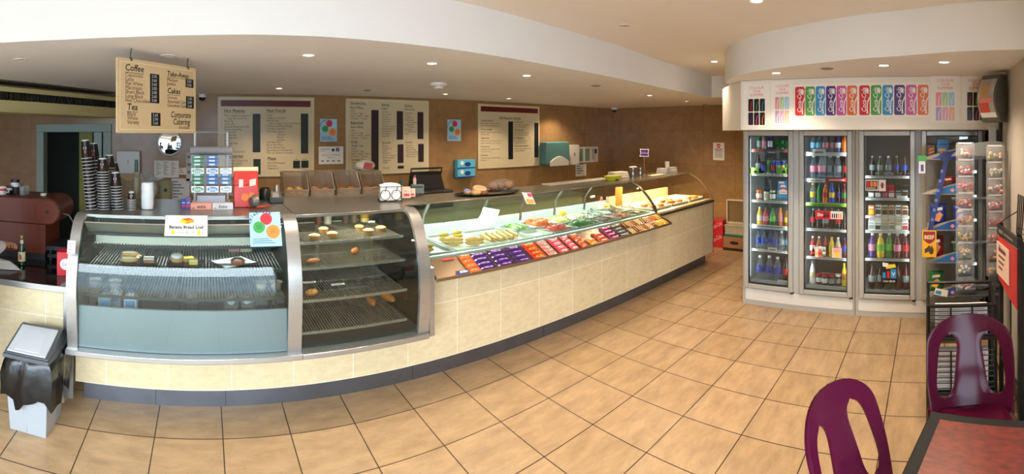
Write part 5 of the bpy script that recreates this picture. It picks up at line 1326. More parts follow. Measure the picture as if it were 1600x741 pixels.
for k, (px, h) in enumerate(((989, .125), (1000.5, .12))):
    xx = 3.80 * math.tan((px - PX0) / FPX)
    t = thing('steel_canister', ['ribbed steel canister left of the purple sign stick', 'ribbed steel canister at the foot of the purple sign stick'][k], 'canister', (xx, 3.80, ZD))
    b = MB(); b.lathe([(.042, 0), (.042, .02), (.044, .025), (.042, .03), (.042, h - .03), (.044, h - .025), (.042, h - .02), (.042, h), (.036, h), (.036, h - .05), (0, h - .05)], 18); b.build('can', m('#8f8b84', .3, .9), t)
xx = 3.80 * math.tan((989 - PX0) / FPX)
o = MB().blob((0, 0, .012), (.07, .04, .012), 12, 6, .15, 3).build('paper_wad', m('#e6dac9', .7), loc=(xx, 3.8, ZD + .126)); tag(o, 'crumpled white paper lying on the left steel canister', 'paper')
xx = 3.86 * math.tan((1006.5 - PX0) / FPX)
t = thing('sign_stick', 'small purple chocolate sign with white edge on a thin stick', 'sign', (xx, 3.86, ZD), -.5)
b = MB(); b.cyl((0, 0, 0), (0, 0, .34), .004, n=6); b.lathe([(.03, 0), (.03, .008), (0, .01)], 12); b.build('stick', m('#9a7350', .5), t)
b = MB(); pg = [(-.075, .27), (.072, .262), (.065, .31), (.078, .372), (-.07, .378), (-.062, .32)]; b.prism(pg, -.006, -.003, 'y', 0); b.plate([(p_[0] * .86, .32 + (p_[1] - .32) * .84) for p_ in pg], -.0065, 1); b.text('Cadbury', 0, .308, .034, 2, -.007, 'CENTER', shear=.2, width=.11); b.build('sign_board', [m('#e6dcd4', .5), m('#4b2468', .4), m('#d9cbe6', .5)], t, flat=True)
for k, (px, col) in enumerate(((1034, '#c6b9a8'), (1050, '#bcae9c'))):
    xx = 3.78 * math.tan((px - PX0) / FPX)
    t = thing('napkin_box', ['cream napkin box, left one of the pair on the hot food case', 'cream napkin box, right one of the pair on the hot food case'][k], 'box', (xx, 3.78, ZD), -.4)
    b = MB(); b.taper((-.07, .07, -.05, .05), (-.055, .055, -.045, .045), 0, .085); b.build('box', m(col, .5), t, bevel=.004)
    b = MB(); b.rect(-.045, .045, .03, .06, -.051); b.build('front_label', m('#d9cdbb', .5), t, flat=True)
xx = 3.87 * math.tan((1042.5 - PX0) / FPX)
b = MB(); b.lathe([(.030, 0), (.036, .165), (.034, .165), (.028, .01), (0, .01)], 16); tag(b.build('white_cup', m('#e4d8c6', .5), loc=(xx, 3.87, ZD)), 'tall white cup standing behind the pair of cream napkin boxes', 'cup')
xx = 3.66 * math.tan((1025 - PX0) / FPX)
b = MB(); b.prism([(-.16, -.05), (.15, -.06), (.17, .05), (-.12, .06)], 0, .018, 'z'); tag(b.build('paper_bags', m('#dcc8a6', .7), loc=(xx, 3.66, ZD), bevel=.006), 'flat pile of cream paper bags before the cream napkin boxes', 'paper bags')

# ---- inside the cake case
TRAY = m('#121314', .25)
def cake_tray(x, y, z, w, d, lab, rz=0.0, paper=False):
    t = thing('cake_tray', lab, 'tray', (x, y, z), rz, group='black cake trays')
    b = MB(); b.taper((-w / 2 + .02, w / 2 - .02, -d / 2 + .02, d / 2 - .02), (-w / 2, w / 2, -d / 2, d / 2), 0, .016); b.build('tray', TRAY, t, bevel=.004)
    if paper:
        b = MB(); b.box(-w * .42, w * .42, -d * .42, d * .42, .0165, .0175); b.build('baking_paper', m('#b9bfc4', .6), t)
    return t
def cx(px, y): return y * math.tan((px - PX0) / FPX)
SZ = .988
t1 = cake_tray(cx(217, 3.25), 3.25, SZ, .26, .22, 'black tray of cream donuts and a white slice, left on the middle cake shelf', .12)
t2 = cake_tray(cx(290, 3.235), 3.235, SZ, .25, .20, 'black tray with a white iced bun, middle of the middle cake shelf', -.1)
t3 = cake_tray(cx(365, 3.25), 3.25, SZ, .30, .24, 'black tray with grey baking paper and one brown cake on the middle cake shelf', .5, True)
for k, (dx, dy, dz, lab) in enumerate(((-.065, -.05, 0, 'long cream donut at the front left of the left cake tray'), (-.06, .01, 0, 'long cream donut in the middle of the left cake tray'), (-.055, .06, .0, 'long cream donut at the back of the left cake tray'), (-.06, -.02, .032, 'long cream donut lying on top of the others in the left tray'))):
    t = thing('finger_donut', lab, 'donut', (t1.location.x + dx, t1.location.y + dy, SZ + .017 + dz), .1, group='cream donuts in the left cake tray')
    b = MB(); b.blob((0, 0, .016), (.065, .026, .018), 14, 8, .03, k); b.build('dough', m('#c79a62', .5, noise=.15), t, ang=80)
    b = MB(); b.blob((0, -.004, .030), (.055, .015, .012), 12, 6, .1, k + 3); b.build('cream', m('#e3d2ae', .5), t, ang=80)
def slab(x, y, z, w, d, h, c1, c2, lab, rz=0.1, nm='cake_slice'):
    t = thing(nm, lab, 'cake', (x, y, z), rz)
    b = MB(); b.box(-w / 2, w / 2, -d / 2, d / 2, 0, h * .65); b.build('cake', m(c1, .6, noise=.2, nscale=40), t, bevel=.003)
    b = MB(); b.box(-w / 2, w / 2, -d / 2, d / 2, h * .66, h); b.build('icing', m(c2, .4), t, bevel=.004)
slab(t1.location.x + .075, t1.location.y - .035, SZ + .0175, .075, .06, .034, '#8a5a38', '#e6e0d2', 'white iced cake slice in the left cake tray')
t = thing('iced_bun', 'round bun with thick white icing in the middle cake tray', 'bun', (t2.location.x - .06, t2.location.y - .01, SZ + .017))
b = MB(); b.blob((0, 0, .022), (.045, .045, .024), 14, 8, .03, 1, flat=.1); b.build('bun', m('#bb8a50', .5, noise=.15), t, ang=80)
b = MB(); b.blob((0, 0, .046), (.043, .043, .022), 14, 8, .02, 2, flat=.3); b.build('icing', m('#e4e3e2', .4), t, ang=80)
slab(t2.location.x + .055, t2.location.y - .045, SZ + .0175, .06, .05, .035, '#d9b85c', '#e6d9a0', 'pale yellow custard slice in the middle cake tray')
slab(t2.location.x + .02, t2.location.y + .03, SZ + .0175, .07, .05, .03, '#b88a3a', '#dcae45', 'golden slice at the back of the middle cake tray')
t = thing('brown_cake', 'round brown cake on baking paper in the right cake tray', 'cake', (t3.location.x + .025, t3.location.y - .06, SZ + .018))
b = MB(); b.lathe([(.044, 0), (.05, .008), (.05, .026), (.044, .032), (0, .034)], 20); b.build('cake', m('#8a5128', .5, noise=.2), t)
b = MB(); b.lathe([(.043, .0325), (.03, .040), (0, .042)], 18); b.build('glaze', m('#6d3a1c', .3), t)
UZ = 1.103
for px, w, lab, rz in ((240, .22, 'black cake tray on the upper cake shelf behind the notice, left', .1), (300, .24, 'black cake tray with lilac cloth on the upper cake shelf', .0), (372, .30, 'black cake tray with baking paper on the upper cake shelf under the balloon poster', .5)):
    tt = cake_tray(cx(px, 3.48), 3.48, UZ, w, .22, lab, rz, px == 372)
    if px == 300:
        o = MB().blob((0, 0, .02), (.07, .05, .03), 12, 6, .15, 2, flat=.5).build('icing_cake', m('#8f84a3', .5), loc=(tt.location.x - .04, tt.location.y, UZ + .0175)); tag(o, 'lilac iced cake on the upper cake shelf', 'cake')
for k, (px, c, lab) in enumerate(((366, '#a8323c', 'red striped packet under the upper tray, cake case'), (384, '#c9b48a', 'beige striped packet under the upper tray, cake case'))):
    b = MB(); b.box(-.045, .045, -.04, .04, 0, .028, 0); [b.rect(-.04 + i * .016, -.033 + i * .016, .004, .024, -.041, 1) for i in range(5)]
    o = b.build('biscuit_packet', [m(c, .4), m('#e0d6c4', .5)]); o.location = (cx(px, 3.62), 3.62, SZ + .0); tag(o, lab, 'biscuit packet')
LZ = .818
for k, (px, c, c2, lab) in enumerate(((148, '#7a2f3a', '#b7a7a0', 'dark red fruit tub on the lower cake shelf, leftmost'), (180, '#8a2c38', '#cfc3bb', 'dark red fruit tub on the lower cake shelf, second from left'), (408, '#d9a63a', '#d9d2c0', 'orange fruit salad tub on the lower cake shelf'), (431, '#cf8a34', '#d9d2c0', 'orange fruit salad tub at the right end of the lower cake shelf'))):
    t = thing('fruit_tub', lab, 'tub', (cx(px, 3.2), 3.2, LZ))
    b = MB(); b.lathe([(.036, 0), (.046, .05), (.048, .052), (.044, .05), (.035, .004), (0, .004)], 16); b.build('tub', glass((.9, .92, .92), 1.4, .15), t)
    b = MB(); b.blob((0, 0, .028), (.037, .037, .022), 12, 7, .12, k); b.build('fruit', m(c, .35, noise=.3, nscale=60), t, ang=80)
    b = MB(); b.lathe([(.047, .053), (.02, .062), (0, .063)], 16); b.build('lid', glass((.95, .95, .95), 1.4, .2), t)
# floor of the case: bottles of milk and salad packs, seen just above the steel panel
for k, (px, h, c, lab) in enumerate(((165, .29, '#9fb4c0', 'pale blue milk container at the left, bottom of the cake case'), (205, .298, '#e3e6e8', 'white milk bottle with blue label, bottom of the cake case'), (180, .285, '#c4d0d6', 'pale milk bottle beside the white one, bottom of the cake case'))):
    t = thing('milk_bottle', lab, 'milk bottle', (cx(px, 3.25 + .12 * (k == 2)), 3.25 + .12 * (k == 2), .501))
    b = MB(); b.prism(rrect(-.05, .05, -.045, .045, .02), 0, h * .8, 'z'); b.taper((-.05, .05, -.045, .045), (-.018, .018, -.018, .018), h * .8, h * .93); b.build('body', m(c, .4), t, bevel=.004)
    b = MB(); b.cyl((0, 0, h * .93), (0, 0, h), .02, n=12); b.build('cap', m('#3a66a8', .4), t)
    b = MB(); b.rect(-.035, .035, h * .62, h * .78, -.046); b.build('label', m('#6f9fd0', .4), t, flat=True)
for k, (px, y, z, c, lab) in enumerate(((361, 3.2, .501, '#d8dad2', 'white salad pack, left of the pair at the bottom of the cake case'), (386, 3.2, .501, '#dcdcd4', 'white salad pack, right of the pair at the bottom of the cake case'), (407, 3.25, .501, '#3f7a3c', 'green salad bowl at the bottom right of the cake case'), (433, 3.25, .501, '#4a8a40', 'green salad bowl in the bottom right corner of the cake case'), (300, 3.3, .501, '#8a8578', 'grey food pack at the bottom middle of the cake case'))):
    t = thing('salad_pack', lab, 'salad pack', (cx(px, y), y, z))
    b = MB(); b.taper((-.04, .04, -.06, .06), (-.046, .046, -.07, .07), 0, .215); b.build('stand_box', m('#3a4144', .4), t, bevel=.004)
    b = MB(); b.taper((-.042, .042, -.06, .06), (-.046, .046, -.068, .068), .217, .265); b.build('tub', glass((.9, .93, .92), 1.4, .12), t)
    b = MB(); b.blob((0, 0, .248), (.038, .055, .022), 12, 6, .18, k + 9); b.build('salad', m(c, .5, noise=.35, nscale=50), t, ang=80)

# ---- pies and pastries in the pie warmer
def pie(px, py_z, y, lab, col='#cf9446', r=.040, grp='pies on the top warmer shelf'):
    t = thing('pie', lab, 'pie', (cx(px, y), y, py_z + .0035), group=grp)
    b = MB(); b.lathe([(r * .72, 0), (r * .95, .024), (r * 1.05, .028), (r * 1.0, .032)], 18); b.build('crust', m('#b07a3a', .55, noise=.15), t)
    b = MB(); b.lathe([(r * .98, .031), (r * .7, .038), (r * .3, .042), (0, .042)], 18); b.build('lid', m(col, .4, noise=.25, nscale=30), t)
pie(491, PIEZ[0], 3.20, 'golden pie at the front left of the top warmer shelf', '#c98a3c'); pie(505, PIEZ[0], 3.42, 'pale pie at the back left of the top warmer shelf', '#d3a862', .038); pie(519, PIEZ[0], 3.24, 'round yellow pie, second at the front of the top warmer shelf', '#d99a42')
pie(561, PIEZ[0], 3.42, 'golden pie behind the right hand pair on the top warmer shelf', '#cf9a50', .036); pie(575.5, PIEZ[0], 3.26, 'golden pie, left of the front right pair on the top warmer shelf', '#d7a555'); pie(595, PIEZ[0], 3.32, 'brown topped pie at the right of the top warmer shelf', '#c48a42')
def pastry(px, z, y, size, rz, lab, col, nm='sausage_roll', cat='sausage roll', nb=0):
    t = thing(nm, lab, cat, (cx(px, y), y, z + .0035), rz)
    b = MB(); b.blob((0, 0, size[2] * .8), size, 14, 8, .04, int(px), flat=.2); b.build('pastry', m(col, .4, noise=.25, nscale=35), t, ang=80)
    b = MB()
    for i in range(4): b.tube([(size[0] * (-.6 + .36 * i), -size[1] * .55, size[2] * 1.45), (size[0] * (-.52 + .36 * i), 0, size[2] * 1.8), (size[0] * (-.44 + .36 * i), size[1] * .55, size[2] * 1.45)], .0035, 5)
    b.build('crust_ridges', m('#8a4f22', .5), t)
pastry(489, PIEZ[1], 3.2, (.055, .02, .017), .25, 'brown sausage roll at the left of the second warmer shelf', '#b3702f')
pastry(554, PIEZ[1], 3.35, (.045, .024, .026), .7, 'twisted brown pastry in the middle of the second warmer shelf', '#a8622c', 'twist_pastry', 'pastry')
pastry(487, PIEZ[2], 3.15, (.05, .03, .022), .2, 'flat golden pasty at the left of the third warmer shelf', '#c9843a', 'pasty', 'pasty')
pastry(580, PIEZ[3] + .001, 3.42, (.10, .036, .030), 1.45, 'long glazed brown roll, left of the pair at the bottom of the warmer', '#a05c24', 'glazed_roll', 'bread roll'); pastry(605, PIEZ[3] + .001, 3.45, (.11, .036, .030), 1.75, 'long glazed brown roll, right of the pair at the bottom of the warmer', '#a86429', 'glazed_roll', 'bread roll')
for px, z, y, lab in ((484, PIEZ[2], 3.4, 'white price slip at the left of the third warmer shelf'), (529, PIEZ[2], 3.3, 'white price slip in the middle of the third warmer shelf'), (625, PIEZ[2] + .15, 3.6, 'white price slip hanging at the right side of the warmer')):
    b = MB(); b.box(-.05, .05, 0, .03, 0, .004, 0); b.box(-.045, .03, .004, .008, .004, .0055, 1); b.box(-.045, .04, .016, .02, .004, .0055, 1)
    o = b.build('price_slip', [WHITE, GI], flat=True); o.location = (cx(px, y), y, z + .004); tag(o, lab, 'price slip')
t = thing('sauce_tub', 'white and yellow sauce tub on the ledge behind the pies', 'tub', (cx(570, 3.74), 3.74, PIEZ[0] + .0035))
b = MB(); b.lathe([(.036, 0), (.044, .085), (.046, .09), (0, .09)], 16); b.build('tub', m('#d9c98a', .4), t)
b = MB(); b.lathe([(.0402, .035), (.0432, .07)], 16); b.f = [f for f in b.f if len(f) == 4]; b.mi = b.mi[:len(b.f)]; b.build('label', m('#c8952c', .4), t)
for k, px in enumerate((497, 512, 540, 553)):
    b = MB(); b.lathe([(.03, 0), (.034, .07), (.02, .08), (0, .08)], 14); tag(b.build('jar', m(('#5a2a26', '#b9b6ac', '#4a3a30', '#6a5a48')[k], .3), loc=(cx(px, 3.74), 3.74, PIEZ[0] + .0035)), f'{("dark red", "pale grey", "dark brown", "brown")[k]} jar on the ledge behind the pies', 'jar', 'jars behind the pies')

# ---- sandwich bar trays (cold well)
WZ = .9408
def dx(px, y=3.42): return y * math.tan((px - PX0) / FPX)
def steel_tray(x0, x1, y0, y1, lab, mt=None, h=.03, nm='food_tray'):
    t = thing(nm, lab, 'tray', ((x0 + x1) / 2, (y0 + y1) / 2, WZ)); w, d = x1 - x0, y1 - y0
    b = MB(); e = .006
    b.box(-w / 2, w / 2, -d / 2, d / 2, 0, .004); b.box(-w / 2, -w / 2 + e, -d / 2, d / 2, 0, h); b.box(w / 2 - e, w / 2, -d / 2, d / 2, 0, h); b.box(-w / 2, w / 2, -d / 2, -d / 2 + e, 0, h); b.box(-w / 2, w / 2, d / 2 - e, d / 2, 0, h)
    b.build('pan', mt or m('#bfc4bf', .3, .6), t, bevel=.002)
    return t
TW = m('#dfe3de', .35)
steel_tray(1.60, 1.90, 3.19, 3.78, 'steel tray with one flat roll at the left end of the sandwich bar')
steel_tray(1.93, 2.28, 3.19, 3.78, 'white tray of four filled rolls, second in the sandwich bar', TW)
steel_tray(2.31, 2.74, 3.19, 3.78, 'white tray of filled baguettes beside the curled paper', TW)
steel_tray(2.77, 2.99, 3.19, 3.44, 'small white tray of yellow salad mix in front of the tomato pan', TW)
def roll(x, y, z, L_, r, lab, rz=.3, col='#d9b06a', fill='#e3d58a'):
    t = thing('filled_roll', lab, 'filled roll', (x, y, z), rz, group='filled rolls in the sandwich bar')
    b = MB(); b.blob((0, 0, r * .7), (L_, r, r * .62), 14, 7, .03, int(x * 99), flat=.2); b.build('lower_bread', m(col, .5, noise=.15), t, ang=80)
    b = MB(); b.blob((0, -r * .2, r * 1.05), (L_ * .92, r * .95, r * .25), 14, 6, .16, int(x * 77)); b.build('filling', m(fill, .5, noise=.3, nscale=60), t, ang=80)
    b = MB(); b.blob((0, r * .12, r * 1.45), (L_, r * .9, r * .55), 14, 7, .03, int(x * 55)); b.build('upper_bread', m(col, .5, noise=.15), t, ang=80)
z = WZ + .005
roll(1.69, 3.34, z, .10, .040, 'flat filled roll alone in the steel tray at the left end', -.6, '#d3a45e', '#c98a5a')
roll(2.02, 3.56, z, .05, .048, 'round roll with egg filling at the back left of the second tray', .2, '#d8bb78', '#e9dc74'); roll(2.17, 3.58, z, .05, .048, 'round roll with egg filling at the back right of the second tray', .4, '#d8b870', '#ecd94e')
roll(2.035, 3.42, z, .09, .036, 'long roll lying in the middle of the second tray', -.5, '#d6a65c', '#cdbb8a'); roll(2.185, 3.32, z, .085, .036, 'long roll at the front right of the second tray', -.5, '#cf9c54', '#c9a876')
for k in range(6):
    roll(2.375 + .0605 * k, 3.42 + .012 * (k % 2), z + .006 * (k % 2), .155, .0228, f'filled baguette, {ORD[k]} from the left in the baguette tray', 1.30, ('#d9b266', '#d4a658', '#dcb870')[k % 3], ('#e0cf86', '#c9955a', '#b9b46a')[k % 3])
b = MB(); b.strip([(-.16, 0), (-.10, .004), (-.02, .012), (.05, .04), (.10, .09), (.13, .15)], -.11, .11, .002, 'y'); tag(b.build('wrapping_paper', m('#e6e9e4', .6), loc=(2.50, 3.66, WZ + .085), rot=.2), 'curled sheet of white wrapping paper behind the filled baguettes', 'paper')
def salad(x0, x1, y0, y1, col, what, colname, seed, h=.055, col2=None):
    t = steel_tray(x0, x1, y0, y1, f'{colname} {what} in a steel pan of the sandwich bar', None, .035, 'salad_pan'); t['category'] = 'salad pan'
    rd = random.Random(seed); w, d = x1 - x0 - .02, y1 - y0 - .02
    b = MB(); b.blob((0, 0, .012), (w * .48, d * .48, h), 18, 8, .06, seed, flat=.9)
    for k in range(70):
        px, py = rd.uniform(-.42, .42) * w, rd.uniform(-.42, .42) * d; zz = h * math.sqrt(max(.05, 1 - (2 * px / w) ** 2 * .8 - (2 * py / d) ** 2 * .8)) + .010
        a = rd.uniform(0, PI); L_ = rd.uniform(.010, .022)
        b.tube([(px - L_ * math.cos(a), py - L_ * math.sin(a), zz), (px, py, zz + rd.uniform(.002, .008)), (px + L_ * math.cos(a), py + L_ * math.sin(a), zz - .002)], .0032, 4, mi=1 if (col2 and k % 3 == 0) else 0)
    o = b.build('filling', [m(col, .45, noise=.3, nscale=50), m(col2 or col, .45)], t, ang=80); o['kind'] = 'stuff'
R1, R2 = (3.19, 3.46), (3.48, 3.78)
salad(3.02, 3.30, *R1, '#c8402a', 'sliced tomato', 'red', 1); salad(2.78, 3.02, *R2, '#6f9a48', 'sliced cucumber', 'pale green', 2, .04, '#a9c77a')
salad(3.04, 3.32, *R2, '#dd6a26', 'grated carrot', 'orange', 3, .075); salad(3.33, 3.70, *R1, '#3a6a2a', 'shredded lettuce leaves', 'dark green', 4, .06, '#5a8a3a')
salad(3.34, 3.62, *R2, '#c3c46a', 'cabbage and onion mix', 'yellow green', 5, .05, '#d9b48a'); salad(3.73, 4.00, *R1, '#7a4a36', 'sliced beetroot and olives', 'brown', 6, .03)
salad(3.64, 3.90, *R2, '#d3cfa6', 'grated cheese', 'pale cream', 7, .05); salad(4.03, 4.28, *R1, '#b8685a', 'diced ham', 'pink', 8, .04, '#d8a08f')
salad(3.92, 4.20, *R2, '#9aa38a', 'chopped onion', 'grey green', 9, .03); salad(4.22, 4.56, *R2, '#5a5c50', 'sliced mushroom', 'grey', 10, .03, '#9a9a8a'); salad(4.30, 4.56, *R1, '#6d5a44', 'roast meat', 'brown grey', 11, .035)
b = MB(); b.blob((0, 0, .035), (.055, .035, .05), 14, 8, .03, 2, flat=.3); tag(b.build('lemon_squeezer', m('#e0a32a', .4), loc=(dx(880, 3.84), 3.842, WZ + .001)), 'bright orange yellow half fruit on the rear ledge of the sandwich bar', 'fruit')
t = thing('sauce_bottle', 'white squeeze bottle with red cap at the back of the sandwich bar', 'bottle', (4.43, 3.84, WZ + .0005))
b = MB(); b.lathe([(.03, 0), (.032, .09), (.018, .12)], 14); b.build('body', m('#e2d9c2', .4), t)
b = MB(); b.lathe([(.02, .118), (.016, .15), (.005, .17), (0, .17)], 12); b.build('cap', m('#c3343a', .4), t)
b = MB(); b.blob((0, 0, .03), (.05, .036, .04), 12, 7, .03, 5); tag(b.build('yellow_bun', m('#d9b45a', .5), loc=(4.525, 3.843, WZ + .012)), 'yellow bun lying beside the squeeze bottle in the sandwich bar', 'bun')
t = thing('pepper_grinder', 'wooden sauce bottle with white nozzle at the left end of the sandwich bar', 'bottle', (1.575, 3.84, WZ))
b = MB(); b.lathe([(.028, 0), (.030, .16), (.022, .19)], 14); b.build('body', m('#a9673a', .4), t)
b = MB(); b.lathe([(.016, .188), (.006, .24), (0, .24)], 10); b.build('nozzle', WHITE, t)
for k in range(7):
    x = 3.72 + .125 * k; y = 3.40 + .09 * (k % 3); a = .9 + .12 * (k % 2)
    t = thing('serving_tongs', f'steel serving tongs, {ORD[k]} from the left across the salad pans', 'tongs', (x, y, WZ + .072), rot=(.10, 0, a), group='steel tongs across the salad pans')
    b = MB(); b.tube([(-.13, .012, .0), (0, .016, .006), (.12, .003, .012), (.12, -.003, .012), (0, -.016, .006), (-.13, -.012, .0)], .005, 5); b.build('arms', CHROME, t)
# ---- hot food
HZ = .951
for k in range(3):
    x0 = XD + .10 + .46 * k
    t = thing('hot_food_pan', f'white pan of hot food, {ORD[k]} from the left in the warm lit case', 'food pan', (x0 + .2, 3.50, HZ))
    b = MB(); b.box(-.2, .2, -.25, .25, 0, .006); b.box(-.2, -.19, -.25, .25, 0, .03); b.box(.19, .2, -.25, .25, 0, .03); b.box(-.2, .2, -.25, -.24, 0, .03); b.box(-.2, .2, .24, .25, 0, .03); b.build('pan', m('#efe8d8', .35), t)
    rd = random.Random(k)
    for q in range((4, 4, 2)[k]):
        px, py = (-.09, .09)[q % 2] + rd.uniform(-.015, .015), -.17 + .15 * (q // 2) + rd.uniform(-.015, .015)
        o = MB().blob((0, 0, .028), (.062, .042, .026), 12, 7, .06, q + k).build('hot_snack', m(('#b3692c', '#a45a24', '#c98a3a')[k], .45, noise=.25, nscale=30), loc=(x0 + .2 + px, 3.5 + py, HZ + .0065), rot=rd.uniform(0, 3), ang=80)
        tag(o, f'brown fried snack, {("front left", "front right", "middle left", "middle right", "back left", "back right")[q]} in the {ORD[k]} pan of the warm lit case', 'fried snack', f'fried snacks in the {ORD[k]} hot pan')
t = thing('orange_notice', 'bright orange card standing inside the hot food case at its left end', 'card', (XD + .10, 3.80, HZ), -.3)
b = MB(); b.box(-.05, .06, 0, .003, .02, .26); b.build('card', m('#e0662a', .5), t)
b = MB(); b.box(-.05, .06, .003, .05, 0, .02); b.build('foot', m('#c9bfa6', .5), t)

# ---- chocolate bars on the sloping ledge
SL = math.atan2(.942 - .842, 3.115 - 2.905)
def bar_mesh(L_, d, h, c1, c2, c3, nx=8):
    key = ('bar', L_, d, h, c1, c2, c3)
    if key in _bm: return _bm[key]
    b = MB(); b.pillow(L_, d, h, nx, 4, 0, crimp=.09)
    root = mesh_of(b, 'chocolate_bar', m(c1, .22, .15, coat=.3), ang=60)
    b = MB(); hh = h * .985
    b.add([(-L_ * .30, -d * .20, hh), (L_ * .28, -d * .26, hh), (L_ * .32, d * .12, hh), (L_ * .05, d * .24, hh), (-L_ * .26, d * .16, hh)], [(0, 1, 2, 3, 4)], 0)
    b.add([(-L_ * .22, -d * .06, hh + .0006), (-L_ * .02, -d * .12, hh + .0006), (L_ * .06, d * .06, hh + .0006), (-L_ * .16, d * .08, hh + .0006)], [(0, 1, 2, 3)], 1)
    b.add([(L_ * .10, -d * .14, hh + .0006), (L_ * .24, -d * .16, hh + .0006), (L_ * .26, d * .04, hh + .0006), (L_ * .13, d * .06, hh + .0006)], [(0, 1, 2, 3)], 1)
    _bm[key] = (root, [('print', mesh_of(b, 'print', [m(c2, .35), m(c3, .35)], flat=True))])
    return _bm[key]
def choc(x, s, L_, d, h, cols, label, group, turn=0.0, lift=0.0):
    """x along the counter, s up the slope from its front edge"""
    root, parts = bar_mesh(L_, d, h, *cols)
    y = 2.908 + s * math.cos(SL); z = .8445 + s * math.sin(SL)
    o = bpy.data.objects.new('chocolate_bar', root); COL.objects.link(o)
    o.rotation_mode = 'XYZ'; o.matrix_world = Matrix.Translation((x, y, z + .0068)) @ Matrix.Rotation(SL, 4, 'X') @ Matrix.Translation((0, 0, lift)) @ Matrix.Rotation(turn, 4, 'Z')
    tag(o, label, 'chocolate bar', group)
    for n, me in parts:
        c = bpy.data.objects.new(n, me); COL.objects.link(c); c.parent = o
def ledge_x(px, py=None):   # where a column of the photo meets the middle of the ledge
    return 3.0 * math.tan((px - PX0) / FPX)
PUR = ('#3c1f66', '#6b3a8c', '#b9a3d6')
cols_ = [ # (left px, right px, rows, colours, name)
    (706, 727, 1, ('#3a4a8f', '#cfd3e6', '#c23a4a'), 'blue and white'),
    (724, 744, 4, ('#d9662a', '#e88a4a', '#2a1712'), 'orange and black'),
    (741, 768, 4, PUR, 'deep purple'), (770, 796, 4, PUR, 'dark purple'), (798, 822, 4, PUR, 'purple'),
    (824, 845, 4, ('#c9342a', '#e6b02c', '#22130f'), 'red and yellow'),
    (847, 862, 4, ('#d98a78', '#e6b3a3', '#38509a'), 'salmon pink'),
    (864, 881, 4, ('#c8445a', '#e79aa2', '#f0dcd8'), 'pink and red'), (883, 896, 4, ('#cf4a58', '#eaa6a8', '#f2e2de'), 'rose red'),
    (898, 911, 4, ('#c8442a', '#e3962c', '#3a1c10'), 'orange and red'), (913, 926, 2, ('#d9862a', '#e8b04a', '#5a2a14'), 'amber'),
    (928, 943, 3, ('#c2402c', '#dd7a52', '#efcaa8'), 'brick red'),
    (945, 960, 4, ('#8a1f5c', '#c8548f', '#f0d0e0'), 'magenta'), (962, 976, 4, ('#4a4a4e', '#b9b7b4', '#18181a'), 'black and silver')]
for (pa, pb, n, cc, nm) in cols_:
    xa, xb = ledge_x(pa), ledge_x(pb); L_ = xb - xa - .006
    for r in range(n):
        choc((xa + xb) / 2, .030 + r * .052, L_, .049, .016, cc, f'{nm} chocolate bar, {ORD[r]} up from the ledge lip in its pile', f'{nm} chocolate bars')
rd = random.Random(9)
UP = [('#d8b478', '#f0dcae', '#7a4a26'), ('#7a4424', '#c89a62', '#e8d2a0'), ('#c99a5c', '#e8c98e', '#5a2c14'), ('#94502a', '#dda766', '#3a1c0e')]
x = ledge_x(978)
for k in range(12):
    for r in (0, 1):
        cc = UP[(k // 2 + r) % 4]
        choc(x + .02, .055 + r * .105, .098, .031, .020, cc, f'tan upright chocolate bar, {ORD[k]} from the left in the {("front", "back")[r]} row of the ledge', f'tan upright bars in the {("front", "back")[r]} row', PI / 2)
    x += .041
for k in range(5):
    for r in (0, 1):
        cc = ('#d9b02c', '#e8cf5a', '#8a4a1c') if r == 0 or k > 2 else ('#c8642a', '#e09a4a', '#5a2412')
        if x + .03 > SLX1: break
        choc(x + .02, .055 + r * .105, .098, .031, .020, cc, f'yellow upright chocolate bar, {ORD[k]} in the {("front", "back")[r]} row at the far end of the ledge', f'yellow upright bars in the {("front", "back")[r]} row', PI / 2)
    x += .043
t = thing('price_ticket', 'small red price ticket at the left end of the sloping ledge', 'price ticket', (ledge_x(709), 3.085, .939), rot=(SL, 0, 0))
b = MB(); b.box(-.05, .05, -.012, .012, 0, .002); b.build('ticket', m('#d2402f', .5), t)

# ================================================================== LEFT END: COFFEE COUNTER AND BIN
ZK = .8305
REDM = m('#5a2417', .35, .1, noise=.08, nscale=5)
MY = 3.66
mxc = MY * math.tan((74 - PX0) / FPX); mzc = EYE - math.hypot(mxc, MY) * (331.5 - PY0) / FPX
t = thing('coffee_machine', 'dark red coffee machine with round barrel end on the black coffee counter', 'coffee machine', (mxc, MY, ZK))
zc = mzc - ZK; r = .113
pr = [(-.62, zc - r)] + [(r * math.cos(a), zc + r * math.sin(a)) for a in [(-90 + 180 * i / 16) * PI / 180 for i in range(17)]] + [(-.62, zc + r)]
b = MB(); b.prism(pr, 0, .42, 'y'); b.build('barrel', REDM, t, bevel=.012)
b = MB(); b.prism(rnd_poly(r * .90, 28, c=(0, zc)), -.008, .0, 'y'); b.build('end_cap', m('#632a1b', .35, .1), t, bevel=.003)
b = MB(); b.prism(rnd_poly(.013, 12, c=(.0, zc)), -.020, -.008, 'y'); b.build('knob', BLACK, t)
b = MB(); b.prism(rrect(-.62, -.02, .055, zc - r + .03, .02), .01, .40, 'y'); b.build('body', REDM, t, bevel=.006)
b = MB(); b.box(-.60, -.03, .03, .38, 0, .055); b.build('base', BLACK, t)
b = MB(); b.tube([(r * .8, .1, zc - .02), (r + .05, .08, zc - .03), (r + .10, .06, zc - .09), (r + .12, .05, zc - .16)], .006, 6); b.build('steam_pipe', m('#8f9496', .3, .6), t)
b = MB(); b.box(-.01, .16, .0, .30, .10, .135); b.box(-.01, .13, .03, .30, .03, .06); b.box(.0, .02, .05, .3, 0, .1); b.build('drip_tray', m('#2a2b2d', .35, .3), t)
